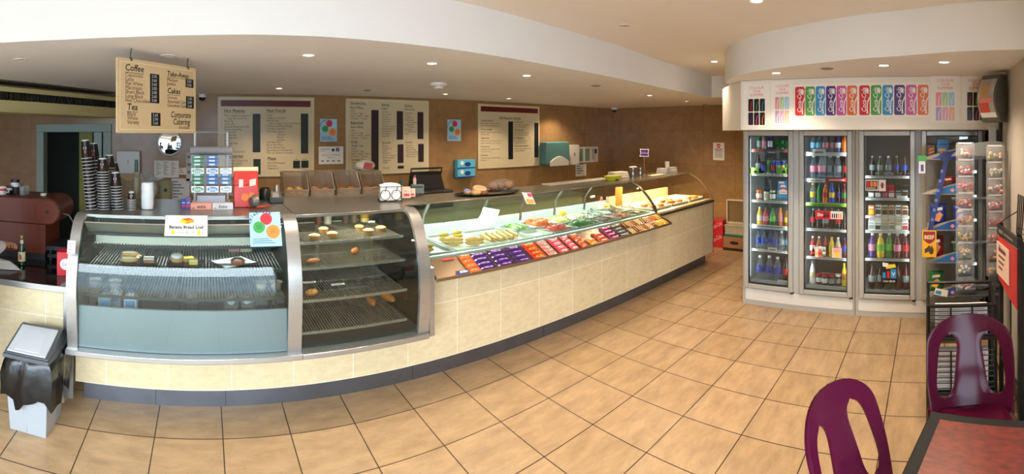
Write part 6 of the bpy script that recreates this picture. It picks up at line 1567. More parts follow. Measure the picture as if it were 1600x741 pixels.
ztop = mzc + r + .0015
def on_machine(px, py, dy, h_px):
    y = MY + dy; x = y * math.tan((px - PX0) / FPX); return (x, y, ztop)
for nm, px, dy, r_, h, cols, lab, cat in (('mug', 4, .10, .040, .07, ('#d9d5cf', '#b8383a'), 'white mug with a red band at the left end of the coffee machine top', 'mug'),
        ('mug', 14, .16, .036, .07, ('#1c1c1f', '#c9c7c4'), 'black mug beside the white mug on the coffee machine', 'mug'),
        ('travel_cup', 24, .22, .044, .125, ('#2a2a2c', '#dcd9d4'), 'tall black and white patterned cup on the coffee machine', 'cup'),
        ('drinking_glass', 35, .12, .028, .075, None, 'small clear glass, left one on the coffee machine', 'glass'), ('drinking_glass', 42, .20, .028, .075, None, 'small clear glass, right one on the coffee machine', 'glass'),
        ('saucer', 68, .16, .030, .018, ('#dcd9d3', '#cfccc6'), 'white saucer on the barrel end of the coffee machine', 'saucer')):
    loc = on_machine(px, 0, dy, 0); t = thing(nm, lab, cat, loc)
    b = MB(); b.lathe([(r_ * .85, 0), (r_, h), (r_ * .92, h), (r_ * .78, .006), (0, .006)], 16); b.build('body', m(cols[0], .35) if cols else glass((.8, .82, .82), 1.45, .1), t)
    if cols and nm != 'saucer':
        b = MB(); b.lathe([(r_ * .925, h * .5), (r_ * .975, h * .8)], 16); b.f = [f for f in b.f if len(f) == 4]; b.mi = b.mi[:len(b.f)]; b.v = [Vector((v.x * 1.02, v.y * 1.02, v.z)) for v in b.v]; b.build('band', m(cols[1], .4), t)
        b = MB(); b.tube([(r_ * .95, 0, h * .75), (r_ * 1.5, 0, h * .7), (r_ * 1.5, 0, h * .35), (r_ * .92, 0, h * .25)], .005, 6); b.build('handle', m(cols[0], .35), t)
p = atZ(34, 414, ZK)
t = thing('syrup_bottle', 'dark green glass bottle with cream label and gold cap on the black counter', 'bottle', (p.x, p.y, ZK))
k = math.hypot(p.x, p.y) / FPX; h = 46 * k
b = MB(); b.lathe([(.022, 0), (.030, .006), (.031, h * .5), (.024, h * .62), (.013, h * .78), (.0125, h * .93)], 18); b.build('glass', m('#1c3a1c', .1, coat=.5), t)
b = MB(); b.lathe([(.0315, h * .14), (.0315, h * .46)], 18); b.f = [f for f in b.f if len(f) == 4]; b.mi = b.mi[:len(b.f)]; b.build('front_label', m('#c3bb96', .5, noise=.2, nscale=30), t)
b = MB(); b.plate([(-.012, h * .22), (.014, h * .2), (.010, h * .36), (-.008, h * .40)], -.0325); b.build('label_emblem', m('#a5492c', .5), t, flat=True)
b = MB(); b.lathe([(.0175, h * .70), (.0138, h * .80), (.0138, h * .86)], 14); b.f = [f for f in b.f if len(f) == 4]; b.mi = b.mi[:len(b.f)]; b.build('neck_label', m('#d8d6cc', .5), t)
b = MB(); b.lathe([(.0145, h * .91), (.0145, h), (0, h)], 12); b.build('cap', m('#b99a4a', .35, .5), t)
p = atZ(8, 419, ZK)
b = MB(); b.add([(-.26, -.10, 0), (.145, -.02, .004), (.06, .10, 0), (-.26, .14, 0), (-.22, -.06, .055), (.03, .02, .055), (-.22, .10, .06)], [(0, 1, 5, 4), (1, 2, 5), (2, 3, 6, 5), (4, 5, 6), (3, 0, 4, 6), (3, 2, 1, 0)])
tag(b.build('paper_bag', m('#b7b3b0', .6, noise=.06), loc=(p.x, p.y, ZK)), 'flat grey white paper bag lying at the left edge of the black counter', 'paper bag')
p = atZ(97, 432, ZK)
t = thing('straw_box', 'bright red box with a white round emblem beside the cake case', 'box', (p.x + .0, p.y + .07, ZK), .12)
k = math.hypot(p.x, p.y) / FPX
b = MB(); w = 21 * k; h = 37 * k; b.box(-w / 2, w / 2, -.06, .06, 0, h); b.build('box', m('#d01f2a', .4), t, bevel=.002)
b = MB(); b.plate(rnd_poly(w * .42, 20, c=(w * .16, h * .50)), -.0605, 0); b.text('Coke', w * .16, h * .45, .026, 1, -.0612, 'CENTER', width=w * .5, shear=.2); b.build('emblem', [m('#e9dcd8', .5), m('#d04a50', .5)], t, flat=True)
p = atZ(101, 392, ZK)
b = MB(); b.box(-.04, .05, -.01, .01, 0, .012); tag(b.build('wooden_stirrers', m('#cfc5b0', .6), loc=(p.x - .0, p.y, ZK + .07 * 0), rot=.5), 'pale wooden stirrers lying behind the bright red box', 'stirrers')

# swing top bin with its black bag
bl, br, bk = atZ(20, 679, 0), atZ(78, 683, 0), atZ(103, 646, 0)
ang = -.04; bw = (br - bl).length; bd = (bk - br).length
ctr_ = (bl + br) / 2 + Vector((-math.sin(ang), math.cos(ang), 0)) * .15
t = thing('swing_bin', 'grey swing lid rubbish bin lined with a black bag beside the cake case', 'rubbish bin', (-1.095, 2.855, .001), ang)
w, d, h = .25, .27, .52
b = MB(); b.taper((-w / 2, w / 2, -d / 2, d / 2), (-w * .60, w * .60, -d * .62, d * .62), 0, .46); b.box(-.006, -.002, -d / 2 - .006, -d / 2 + .002, .01, .3); b.build('bucket', m('#a4a9ae', .45), t, bevel=.018)
b = MB(); rd = random.Random(2); n = 40; ring = []
for lv, (s, z) in enumerate(((.64, .475), (.70, .45), (.74, .38), (.735, .30), (.725, .215))):
    for i in range(n):
        a = 2 * PI * i / n; q = max(abs(math.cos(a)), abs(math.sin(a))); fl = 1 + (.045 * math.sin(9 * a + lv) + .03 * math.sin(17 * a + 2 * lv)) * min(1, lv / 2)
        b.v.append(Vector((math.cos(a) / q ** .75 * w * s * fl * (1.06 if math.cos(a) > 0 else 1), math.sin(a) / q ** .75 * d * s * fl, z + (.035 * math.sin(5 * a + 1) + .02 * math.sin(11 * a) if lv == 4 else 0))))
for lv in range(4):
    for i in range(n): b.f.append((lv * n + i, lv * n + (i + 1) % n, (lv + 1) * n + (i + 1) % n, (lv + 1) * n + i)); b.mi.append(0)
b.build('bag', m('#0e0f10', .22, bump=.5, nscale=14), t, ang=60)
b = MB(); e = .66
b.taper((-w * .64, w * .64, -d * .66, d * .66), (-w * .63, w * .63, -d * .65, d * .65), .475, .50, 0)
b.prism([(-d * .62, .50), (d * .62, .50), (d * .62, .53), (d * .46, .590), (d * .34, .590), (-d * .62, .508)], -w * .61, w * .61, 'x', 0); b.build('lid', m('#4f5458', .4), t, bevel=.008)
# flap lies on the sloping front face of the lid
ax, az_ = (-d * .62, .508), (d * .34, .590)
th = math.atan2(az_[1] - ax[1], az_[0] - ax[0]); ln = math.hypot(az_[1] - ax[1], az_[0] - ax[0])
b = MB(); b.M = Matrix.Translation((0, ax[0], ax[1])) @ Matrix.Rotation(th, 4, 'X'); b.taper((-w * .55, w * .52, .010, ln - .006), (-w * .54, w * .51, .014, ln - .010), .001, .007, 0); b.taper((-w * .36, w * .32, .03, ln - .03), (-w * .35, w * .31, .034, ln - .034), .007, .010, 0)
b.build('flap', m('#c3c8cc', .35), t, bevel=.002)

# the bare forearm and elbow of someone working at the left end of the counter
E0 = atR(1.5, 372, 3.78)
t = None
SKIN = m('#a9745a', .5, noise=.04)
def skin_body(name, verts, edges, radii, mt, root=0, parent=None, sub=2):
    me = bpy.data.meshes.new(name); me.from_pydata([tuple(v) for v in verts], edges, [])
    o = bpy.data.objects.new(name, me); COL.objects.link(o)
    if parent is not None: o.parent = parent
    md = o.modifiers.new('skin', 'SKIN'); md.use_smooth_shade = True
    lay = me.skin_vertices[0].data if me.skin_vertices else None
    if lay is None:
        bpy.context.view_layer.objects.active = o; lay = me.skin_vertices[0].data
    for i, r_ in enumerate(radii):
        lay[i].radius = (r_, r_) if not isinstance(r_, tuple) else r_; lay[i].use_root = (i == root)
    sb = o.modifiers.new('sub', 'SUBSURF'); sb.levels = sub; sb.render_levels = sub
    me.materials.append(mt)
    return o

# ================================================================== RIGHT SIDE
# boxes against the end wall
bx = LX1 - .002
def end_box(px0, px1, py0, py1, X):
    a, c = atX(px0, py1, X), atX(px1, py1, X); return a.y, c.y, atX((px0 + px1) / 2, py1, X).z, atX((px0 + px1) / 2, py0, X).z
t = thing('soft_drink_carton', 'red soft drink carton with white script standing behind the end of the counter', 'carton', (7.02, 3.50, .001), -PI / 2 + .1)
b = MB(); b.box(-.12, .12, -.07, .10, 0, .46); b.build('carton', m('#c92a2e', .4), t, bevel=.004)
b = MB()
for k in range(2): b.text('Coca-Cola', -.10, .06 + k * .22, .10, 0, -.071, rot=.5, width=.23, shear=.2, bold=.01)
b.build('lettering', m('#e7a9a6', .5), t, flat=True)
t = thing('cardboard_box', 'brown cardboard box on the floor against the tiled end wall', 'box', (6.98, 3.10, .001), -PI / 2)
b = MB(); b.box(-.22, .22, -.12, .18, 0, .22); b.build('box', m('#a9764a', .7), t, bevel=.003)
b = MB(); b.box(-.221, .221, -.122, .18, .0, .045, 0); b.plate(rnd_poly(.08, 16, c=(-.02, .13), sz=.35), -.1225, 0); b.build('print', m('#2b211a', .6), t, flat=True)
t = thing('plastic_crate', 'grey teal plastic crate lying on the brown cardboard box', 'crate', (6.98, 3.10, .2225), -PI / 2)
b = MB(); b.box(-.21, .21, -.11, .17, 0, .04, 1); b.box(-.20, .20, -.10, .16, .04, .17, 0); b.box(-.21, .21, -.11, .17, .17, .19, 0); b.build('crate', [m('#b3a68f', .5, noise=.3, nscale=40), m('#2f6b5f', .5)], t, bevel=.003)
t = thing('lattice_crate', 'pale lattice crate standing on edge against the tiled end wall', 'crate', (7.02, 3.16, .4145), -PI / 2)
w, h = .36, .40
b = MB(); e = .022
b.box(-w / 2, -w / 2 + e, 0, .1, 0, h); b.box(w / 2 - e, w / 2, 0, .1, 0, h); b.box(-w / 2, w / 2, 0, .1, 0, e); b.box(-w / 2, w / 2, 0, .1, h - e, h); b.build('rim', m('#c9b79a', .5), t, bevel=.004)
b = MB(); st = .05; k = -w
while k < w:
    for s in (1, -1):
        pts = []
        for q in range(13):
            z = e + (h - 2 * e) * q / 12; x = k + s * (z - h / 2)
            if abs(x) < w / 2 - e: pts.append((x, .05, z))
        if len(pts) > 1: b.tube([pts[0], pts[-1]], .0085, 4)
    k += st
b.build('lattice', m('#8f7a5c', .5), t)

# ---- convex light box on the right wall, above the sweets stand
gp = Vector((3.70, -.515, 0))
GREYST = m('#5f625f', .45)
t = thing('light_box_sign', 'dark grey convex light box sign with a food picture on the right wall', 'sign', (3.72, -.50, 2.0), -PI / 2 - .85)
h = .385; n = 10
arc = [(-.085 + .035 * (1 - ((i / n) * 2 - 1) ** 2) * -1, h * i / n) for i in range(n + 1)]
b = MB(); prof = [(-.02 - .075 * math.sin(PI * i / n), h * i / n) for i in range(n + 1)]
b.prism([(x, z) for x, z in prof] + [(.06, h), (.06, 0)], -.10, .10, 'x'); b.build('housing', m('#55564f', .4), t, bevel=.006)
b = MB(); b.strip([(x - .002, z) for x, z in prof][1:-1], -.085, .085, .0015, 'x'); b.build('picture_panel', m('#a79f98', .3, noise=.25, nscale=9, stretch=(1, 1, 1)), t)
b = MB()
for (i0, i1, xa, xb, k) in ((1, 2, -.08, .08, 0), (2, 4, -.07, .03, 1), (4, 5, -.06, .07, 2), (5, 8, -.05, .02, 3)): b.strip([(x - .004, z) for x, z in prof][i0:i1 + 1], xa, xb, .001, 'x', k)
b.build('picture', [m('#dfe0dc', .4), m('#c9473f', .4), m('#d9857a', .4), m('#b98a5a', .4)], t)
b = MB(); b.box(-.02, .02, .03, .112, .10, .28); b.build('wall_bracket', GREYST, t)
# ---- sweets stand: grey post, arms and two hanging columns of bags
t = thing('sweets_stand', 'grey floor stand with a curved top plate holding two columns of sweet bags', 'display stand', (3.62, -.36, 0.001))
b = MB(); b.box(.06, .10, -.16, -.10, .012, 1.97); b.build('post', GREYST, t, bevel=.004)
b = MB(); b.prism(rnd_poly(.12, 26, sz=1.3), 0, .012, 'z'); b.build('base', m('#17181a', .4), t)
b = MB(); pl = [(.19, 1.745), (.12, 1.80), (0, 1.835), (-.14, 1.85), (-.21, 1.84), (-.21, 1.71), (0, 1.70), (.12, 1.715)]
b.prism([(p_[0], p_[1]) for p_ in pl], .045, .055, 'x'); b.build('top_plate', m('#6b6d69', .45), t)
b = MB()
for z in (.70, 1.05, 1.40, 1.74): b.box(.02, .06, -.20, .20, z - .012, z + .0, 0)
for y in (.10, -.14): b.box(.022, .032, y - .012, y + .012, .66, 1.74, 0)
b.build('hanging_rail', GREYST, t)
b = MB(); b.box(-.10, .06, -.19, .18, .655, .662); b.build('shelf', m('#3b3d3c', .45), t)
BAG = glass((.94, .94, .96), 1.5, .16, (.80, .78, .80), .10)
SW = ['#d9667a', '#e2a07a', '#e6d2b4', '#c9485a', '#e0b86a', '#d7d0c8', '#b0584a', '#7fa86a']
CB = {}
def sweet_bag(y, z, lab, pal, seed, green=False):
    tt = thing('sweet_bag', lab, 'sweet bag', (t.location.x - .055, t.location.y + y, z), -PI / 2, group='hanging sweet bags on the grey stand')
    b = MB(); w_, h_ = .145, .125
    n = 10
    for sd in (-1, 1):
        for i in range(n + 1):
            for j in range(n + 1):
                u, v = i / n, j / n; bul = (math.sin(PI * u) ** .6 if 0 < u < 1 else 0) * (math.sin(PI * min(1, v * 1.15)) ** .6 if 0 < v < .86 else 0)
                b.v.append(Vector(((u - .5) * w_ * (1 - .10 * (v > .9)), sd * (.002 + .034 * bul * (1 - .4 * v)), v * h_)))
    for sd in (0, 1):
        for i in range(n):
            for j in range(n):
                a = sd * (n + 1) ** 2 + i * (n + 1) + j; q = (a, a + n + 1, a + n + 2, a + 1); b.f.append(q if sd == 0 else q[::-1]); b.mi.append(0)
    b.build('wrapper', BAG, tt, ang=80)
    rd = random.Random(seed); b = MB()
    for k in range(16): b.blob((rd.uniform(-.05, .05), rd.uniform(-.010, .010), .016 + rd.uniform(0, .050) ** 1.0), (.013, .010, .011), 7, 5, .05, k, mi=k % 3)
    o = b.build('sweets', [m(c, .35) for c in pal], tt, ang=80); o['kind'] = 'stuff'
    b = MB(); b.box(-w_ * .36, w_ * .36, -.004, .004, h_ * .90, h_ * 1.0); b.build('header_card', m('#d9d6d4', .4) if not green else m('#3a6b4a', .4), tt)
cn = ['pink', 'pale orange', 'cream', 'red', 'golden', 'white', 'brown', 'green']
for c, (y, n_, nm) in enumerate(((.10, 9, 'left'), (-.135, 8, 'right'))):
    for i in range(n_):
        k = (i * 3 + c * 2) % 8; pal = [SW[k], SW[(k + 2) % 8], SW[(k + 5) % 8]]
        sweet_bag(y, 1.715 - .128 * i - .02 * c - .0, f'bag of {cn[k]} sweets, {ORD[i]} from top of the {nm} stand column', pal, i + 20 * c, i > 6)
# ---- snack rack in front of the rightmost fridge
t = thing('snack_rack', 'grey snack rack with blue fin shaped shelf fronts before the rightmost fridge', 'display rack', (4.22, -.17, .001))
RZ = (1.70, 1.385, 1.06, .765, .46)
b = MB(); b.box(.20, .215, -.22, .22, .03, 1.80); b.build('back_panel', m('#7d7a72', .5), t)
b = MB(); b.box(-.02, .25, -.22, .22, 0, .03); b.build('base', m('#4a4b4a', .45), t, bevel=.004)
for k, z in enumerate(RZ):
    b = MB(); b.box(-.03, .20, -.21, .21, z - .010, z, 0); s = b.build('shelf', m('#8d8578', .5), t)
    b = MB(); fin = [(.26, z - .022), (.10, z - .03), (-.21, z - .03), (-.21, z + .085), (-.06, z + .075), (.08, z + .040), (.20, z + .002)]; b.prism([(p_[0], p_[1]) for p_ in fin], -.042, -.032, 'x'); f_ = b.build('fin_front', m('#9a8f80', .5), s)
    b = MB(); b.prism([(.17, z - .02), (-.06, z - .02), (-.10, z + .070), (.02, z + .045)], -.0435, -.042, 'x', 0); yq = -.02; b.prism([(yq + .022, z + .012), (yq, z - .008), (yq - .022, z + .012), (yq, z + .032)], -.0445, -.0435, 'x', 1); b.build('fin_print', [m('#1f4f9c' if k % 2 == 0 else '#2a6fb5', .4), m('#d98f98', .4)], f_, flat=True)
def snack(y, z, w_, h_, c1, c2, lab, nm='crisp_packet', cat='snack packet', lean=.12):
    tt = thing(nm, lab, cat, (4.22 + .05, -.17 + y, z + .002), rot=(-lean, 0, -PI / 2))
    b = MB(); b.M = Matrix.Rotation(PI / 2, 4, 'X') @ Matrix.Translation((0, h_ / 2, 0)) @ Matrix.Rotation(PI / 2, 4, 'Z')
    b.pillow(h_, w_, .05, 9, 8, 0, crimp=.08); b.build('packet', m(c1, .25, .1), tt, ang=70)
    b = MB(); b.plate([(-w_ * .3, h_ * .25), (w_ * .05, h_ * .18), (w_ * .32, h_ * .5), (w_ * .1, h_ * .62), (-w_ * .2, h_ * .5)], -.053, 0); b.plate([(-w_ * .25, h_ * .66), (w_ * .28, h_ * .72), (w_ * .25, h_ * .84), (-w_ * .22, h_ * .8)], -.053, 1); b.build('print', [m(c2, .35), m('#e6d9c4', .4)], tt, flat=True)
snack(.11, RZ[2], .15, .20, '#22398f', '#d9853a', 'blue and orange snack packet on the third shelf of the snack rack')
snack(.13, RZ[3], .14, .20, '#7a1f26', '#c9742c', 'dark red snack packet on the fourth shelf of the snack rack')
snack(.13, RZ[4], .14, .18, '#2f6b34', '#d9a03a', 'green and orange snack packet on the bottom shelf of the snack rack')
snack(-.10, RZ[2], .14, .18, '#1f2f86', '#a5b0d6', 'dark blue snack packet behind the hanging sweet bags')
snack(-.10, RZ[3], .14, .18, '#2c5a38', '#b03a3a', 'dark green snack packet behind the hanging sweet bags')
snack(.02, RZ[1], .12, .13, '#8a2f34', '#3a2a26', 'small dark red snack packet on the second shelf of the snack rack')
tt = thing('snack_box', 'bright blue snack box standing on the top shelf of the snack rack', 'box', (4.27, -.105, RZ[0] + .003), -PI / 2)
b = MB(); b.box(-.055, .055, 0, .04, 0, .155); b.build('box', m('#1f74bd', .4), tt, bevel=.002)
b = MB(); b.rect(-.04, .03, .04, .07, -.001, 0); b.rect(-.03, .04, .10, .115, -.001, 1); b.build('print', [m('#d9a25a', .4), m('#0f4a8a', .4)], tt, flat=True)
tt = thing('snack_box', 'small brown and orange box beside the bright blue snack box', 'box', (4.27, .0, RZ[0] + .003), -PI / 2 + .3)
b = MB(); b.box(-.03, .03, 0, .03, 0, .10); b.build('box', m('#7a5a5c', .45), tt, bevel=.002)
b = MB(); b.plate([(-.025, .02), (.025, .035), (.025, .05), (-.025, .035)], -.001); b.plate([(-.025, .05), (.025, .065), (.025, .08), (-.025, .065)], -.001); b.build('print', m('#d98a2c', .4), tt, flat=True)
tt = thing('shelf_card', 'small green and white card hanging at the left of the top rack shelf', 'card', (4.17, .085, RZ[0] - .04), -PI / 2)
b = MB(); b.box(-.04, .04, 0, .002, 0, .05, 0); b.box(-.03, .03, 0, .002, -.11, -.001, 1); b.rect(-.012, .014, -.09, -.03, -.001, 2); b.build('card', [m('#3f9a4a', .5), m('#c9c6dc', .5), m('#4a4a80', .5)], tt, flat=True)
a_, c_ = atR(1478, 236, 4.13), atR(1453, 362, 4.13)
tt = thing('clip_strip', 'dark blue hanging clip strip in front of the snack rack', 'clip strip', (a_.x, a_.y, a_.z))
d_ = c_ - a_
b = MB(); b.prism([(0.030, -.005), (-.030, -.005), (-.022, -.10), (d_.y - .020, d_.z), (d_.y + .022, d_.z), (.022, -.10)], -.002, .002, 'x', 0); b.prism([(.055, -.02), (-.10, -.02), (-.09, -.085), (.05, -.085)], -.004, -.002, 'x', 0); b.build('strip', m('#1c2c6b', .4), tt)
b = MB()
for k in range(6): q = .25 + k * .12; b.prism([(d_.y * q - .012, d_.z * q - .014), (d_.y * q + .012, d_.z * q - .014), (d_.y * q + .012, d_.z * q + .012), (d_.y * q - .012, d_.z * q + .012)], -.0035, -.002, 'x', 0)
b.build('print', m('#5a6fb0', .4), tt)
x0, z1 = atR(1441, 360, 4.12), atR(1441, 402, 4.12); xr = atR(1463, 360, 4.12)
w_ = abs(x0.y - xr.y); h_ = x0.z - z1.z
tt = thing('hanging_tag', 'yellow and red hanging tag with a map silhouette at the end of the blue strip', 'hanging tag', ((x0.x + xr.x) / 2 - .004, (x0.y + xr.y) / 2, z1.z), -PI / 2 - .05)
b = MB(); b.prism(rrect(-w_ / 2, w_ / 2, 0, h_, .008), 0, .003, 'y'); b.build('card', m('#e2a91f', .45), tt)
b = MB(); b.plate([(-w_ * .42, h_ * .96), (w_ * .42, h_ * .96), (w_ * .42, h_ * .66), (w_ * .2, h_ * .55), (0, h_ * .50), (-w_ * .2, h_ * .55), (-w_ * .42, h_ * .66)], -.001, 0)
b.text('BEEF', 0, h_ * .68, h_ * .20, 1, -.002, 'CENTER', width=w_ * .7, bold=.03)
b.plate([(-w_ * .32, h_ * .16), (-w_ * .20, h_ * .17), (-w_ * .05, h_ * .22), (.0, h_ * .16), (w_ * .12, h_ * .10), (w_ * .26, h_ * .14), (w_ * .33, h_ * .26), (w_ * .22, h_ * .40), (w_ * .16, h_ * .45), (w_ * .10, h_ * .36), (w_ * .03, h_ * .44), (-w_ * .08, h_ * .42), (-w_ * .16, h_ * .36), (-w_ * .33, h_ * .30)], -.001, 2)
b.build('print', [m('#8f1f22', .45), m('#e6c9a0', .4), m('#4a3524', .5)], tt, flat=True)
q = atR(1471, 463, 4.10); b = MB(); b.box(-.06, .06, -.001, .001, -.03, .03, 0); b.rect(-.05, .0, -.02, .01, -.002, 1)
o = b.build('leaflet', [WHITE, SKYB], flat=True); o.location = (4.172, q.y, .475); o.rotation_euler = (0, .2, -PI / 2); tag(o, 'white and blue leaflet at the foot of the snack rack', 'leaflet')

# ---- black wire newspaper stand
p0 = atZ(1451, 628, 0)
t = thing('newspaper_stand', 'low black wire newspaper stand behind the maroon chair by the wall', 'newspaper stand', (3.13, -.205, .001), -PI / 2)
w = .46; RB = m('#141515', .35)
b = MB()
for x in (-w / 2, w / 2):
    b.tube([(x, -.02, 0), (x, 0, .74), (x, .30, .80), (x, .34, 0)], .012, 6); b.tube([(x, -.02, .15), (x, .33, .15)], .008, 6)
for z, y in ((.74, 0), (.80, .30), (.15, -.015), (.15, .33)): b.tube([(-w / 2, y, z), (w / 2, y, z)], .012 if z > .7 else .009, 6)
b.build('frame', RB, t)
for k, (z0, z1, y0, y1) in enumerate(((.52, .72, -.02, .02), (.17, .44, -.05, -.02))):
    b = MB()
    for i in range(9): z = z0 + (z1 - z0) * i / 8; y = y0 + (y1 - y0) * i / 8; b.tube([(-w / 2 + .01, y, z), (w / 2 - .01, y, z)], .0035, 5)
    for i in range(4): x = -w / 2 + .01 + (w - .02) * i / 3; b.tube([(x, y0, z0), (x, y1, z1)], .006, 5)
    b.tube([(-w / 2, y0, z0), (w / 2, y0, z0)], .011, 6); b.box(-w / 2, w / 2, y0, .28, z0 - .006, z0 - .001)
    b.build('basket', RB, t)
for k, (z0, hh, y, lab) in enumerate(((.522, .20, .04, 'white folded newspapers in the upper basket of the black stand'), (.172, .27, -.01, 'white folded newspapers in the lower basket of the black stand'))):
    b = MB(); b.M = Matrix.Translation((3.13, -.205, .001)) @ Matrix.Rotation(-PI / 2, 4, 'Z') @ Matrix.Translation((0, y, z0 + .003)); b.box(-.18, .18, 0, .05, 0, hh, 0)
    for i in range(6): b.rect(-.16, .16 - .05 * (i % 3), hh * (.85 - .13 * i), hh * (.88 - .13 * i), -.001, 1)
    tag(b.build('newspapers', [m('#f0f1f5', .7), m('#a9aab0', .7)], flat=True), lab, 'newspapers')
# ---- black magazine rack with its red panel
Lp, Rp = atR(1560, 368.5, 3.34), atR(1588.5, 390, 2.92)
dv = Rp - Lp; ry = math.atan2(dv.y, dv.x) ; w = math.hypot(dv.x, dv.y); zt = (Lp.z + Rp.z) / 2
t = thing('magazine_rack', 'tall black wire magazine rack with red panel standing along the right wall', 'magazine rack', (Lp.x, Lp.y, .001), ry)
b = MB(); b.box(-.015, .012, .008, .035, 0, zt + .09); b.box(w - .005, w + .03, .008, .04, 0, zt + .05); b.tube([(0, .02, .30), (w, .02, .30)], .008, 6); b.tube([(0, .02, .02), (w, .02, .02)], .012, 6); b.tube([(w * .55, .02, .3), (w * .55, .02, zt - .3)], .006, 6); b.build('frame', RB, t)
b = MB(); b.box(-.02, w + .02, -.004, .02, zt + .012, zt + .075); hb = b.build('header', m('#26241f', .4), t)
b = MB(); b.rect(.03, w * .3, zt + .03, zt + .055, -.006); b.rect(w * .36, w * .85, zt + .035, zt + .05, -.006); b.build('header_print', m('#7d7668', .5), hb, flat=True)
b = MB(); b.prism([(0, zt - .31), (w * .62, zt - .36), (w, zt - .38), (w, zt), (0, zt)], 0, .006, 'y'); b.build('red_panel', m('#c5302a', .45), t)
b = MB(); b.box(-.02, w * .66, -.008, -.003, zt - .275, zt - .04, 0)
for i in range(4): b.rect(w * .08, w * (.5 - .06 * i), zt - .10 - i * .04, zt - .085 - i * .04 + (.01 if i == 0 else 0), -.009, 1)
b.text('Please', w * .10, zt - .095, .06, 1, -.009, width=w * .42)
nb_ = b.build('notice_sheet', [m('#e3bfae', .6), m('#6a4a44', .6)], t, flat=True)
b = MB()
for k in range(4): b.tube([(w - .02 + .03 * k, .02, zt + .05), (w + .0 + .03 * k, .0, zt + .11), (w + .05 + .035 * k, -.01, zt + .22), (w + .07 + .035 * k, -.01, zt + .36)], .0045, 5)
for q in (.10, .13, .16): b.tube([(w - .03, .01, zt + q - .03), (w + .16, -.01, zt + q)], .004, 5)
b.tube([(0, .02, zt + .09), (w * .5, .01, zt + .17), (w + .05, -.01, zt + .25)], .0045, 5)
b.build('wire_rack', RB, t)

# ---- maroon plastic chairs and the small table
MAR = m('#4d0f2a', .16, spec=.14, noise=.03, nscale=4)
def make_chair(loc, rz, label):
    t = thing('plastic_chair', label, 'chair', loc, rz, group='maroon plastic chairs')
    # local: the seat looks toward -y, the back leans to +y
    W, Hb = .245, .46; rows = 44
    vs, fs = [], []
    def pos(u, v):
        z = .42 + v * Hb; x = u * W * (.93 + .07 * math.sin(PI * min(1, v * 1.1)))
        y = .175 + .10 * v + .05 * v * v - .055 * (u * u) * (1 - .3 * v)
        return Vector((x, y, z))
    def edge(v):       # half width of the outline, rounded at the top
        if v < .70: return .95 + .05 * v / .7
        q = (v - .70) / .30; return math.sqrt(max(0.0, 1 - q ** 2.4)) ** .9
    def slot(v):       # inner and outer edge of the slot
        a, c = .16, .80
        if v <= a or v >= c: return None
        q = (v - a) / (c - a); w_ = min(1, (math.sin(PI * min(1, max(0, (q if q < .5 else 1 - q) * 2.6)) / 2)) if min(q, 1 - q) * 2.6 < 1 else 1)
        cen = .60 - .13 * q; hw = (.20 + .02 * q) * (1 - (1 - w_) ** 2) ** .5 if w_ < 1 else .20 + .02 * q
        return cen - hw, cen + hw
    vv = [i / rows for i in range(rows)] + [.99, .999]
    NS = 4; grid = []
    for v in vv:
        e = edge(v); s = slot(v)
        if s is None:
            cen = (.60 - .13 * max(0, min(1, (v - .16) / .64))) * min(1, e / .8); s = (cen, cen)
        else: s = (min(s[0], e * .97), min(s[1], e * .985))
        row = []
        for (a, c) in ((-e, -s[1]), (-s[0], s[0]), (s[1], e)):
            row.append([pos(a + (c - a) * k / NS, v) for k in range(NS + 1)])
        grid.append(row)
    bm_v = []; idx = {}
    def vid(p):
        k = (round(p.x, 5), round(p.y, 5), round(p.z, 5))
        if k not in idx: idx[k] = len(bm_v); bm_v.append(p)
        return idx[k]
    for i in range(len(vv) - 1):
        for st in range(3):
            for k in range(NS):
                q = [vid(grid[i][st][k]), vid(grid[i][st][k + 1]), vid(grid[i + 1][st][k + 1]), vid(grid[i + 1][st][k])]
                q2 = []
                for a in q:
                    if a not in q2: q2.append(a)
                if len(q2) > 2: fs.append(tuple(q2))
    b = MB(); b.add(bm_v, fs); o = b.build('backrest', MAR, t, ang=80)
    md = o.modifiers.new('thick', 'SOLIDIFY'); md.thickness = .013; md.offset = 0
    md = o.modifiers.new('round', 'BEVEL'); md.width = .004; md.segments = 2; md.angle_limit = .9
    # seat, a shallow dished panel with rolled edge
    b = MB(); n = 10
    for i in range(n + 1):
        for j in range(n + 1):
            u, v = i / n * 2 - 1, j / n * 2 - 1
            b.v.append(Vector((u * .225 * (1 - .06 * v * v) * (1 + .06 * v * -1), v * .21 - .03, .435 + .012 * (u * u + .5 * v * v) - (.035 * max(0, -v - .75) * 4 * .5) - .03 * (abs(u) > .95))))
    for i in range(n):
        for j in range(n):
            a = i * (n + 1) + j; b.f.append((a, a + n + 1, a + n + 2, a + 1)); b.mi.append(0)
    o = b.build('seat', MAR, t, ang=80); md = o.modifiers.new('thick', 'SOLIDIFY'); md.thickness = .012; md.offset = 0
    for sx in (-1, 1):
        b = MB(); b.tube([(sx * .195, -.20, .43), (sx * .215, -.23, .25), (sx * .235, -.26, 0)], [.026, .022, .017], 8); b.build('leg', MAR, t)
        b = MB(); b.tube([(sx * .215, .17, .45), (sx * .225, .21, .25), (sx * .235, .26, 0)], [.026, .022, .017], 8); b.build('leg', MAR, t)
    return t
make_chair((2.30, -.225, .001), -PI / 2 + .06, 'maroon plastic chair standing behind the red topped table')
make_chair((1.70, .125, .001), -.38, 'maroon plastic chair turned at an angle beside the near corner of the red topped table')
c0 = atZ(1454, 640, .74); e1 = (atZ(1600, 655, .74) - c0).normalized(); e2 = Vector((-e1.y, e1.x, 0)) * 1.0
if e2.x > 0: e2 = -e2
tw = .70
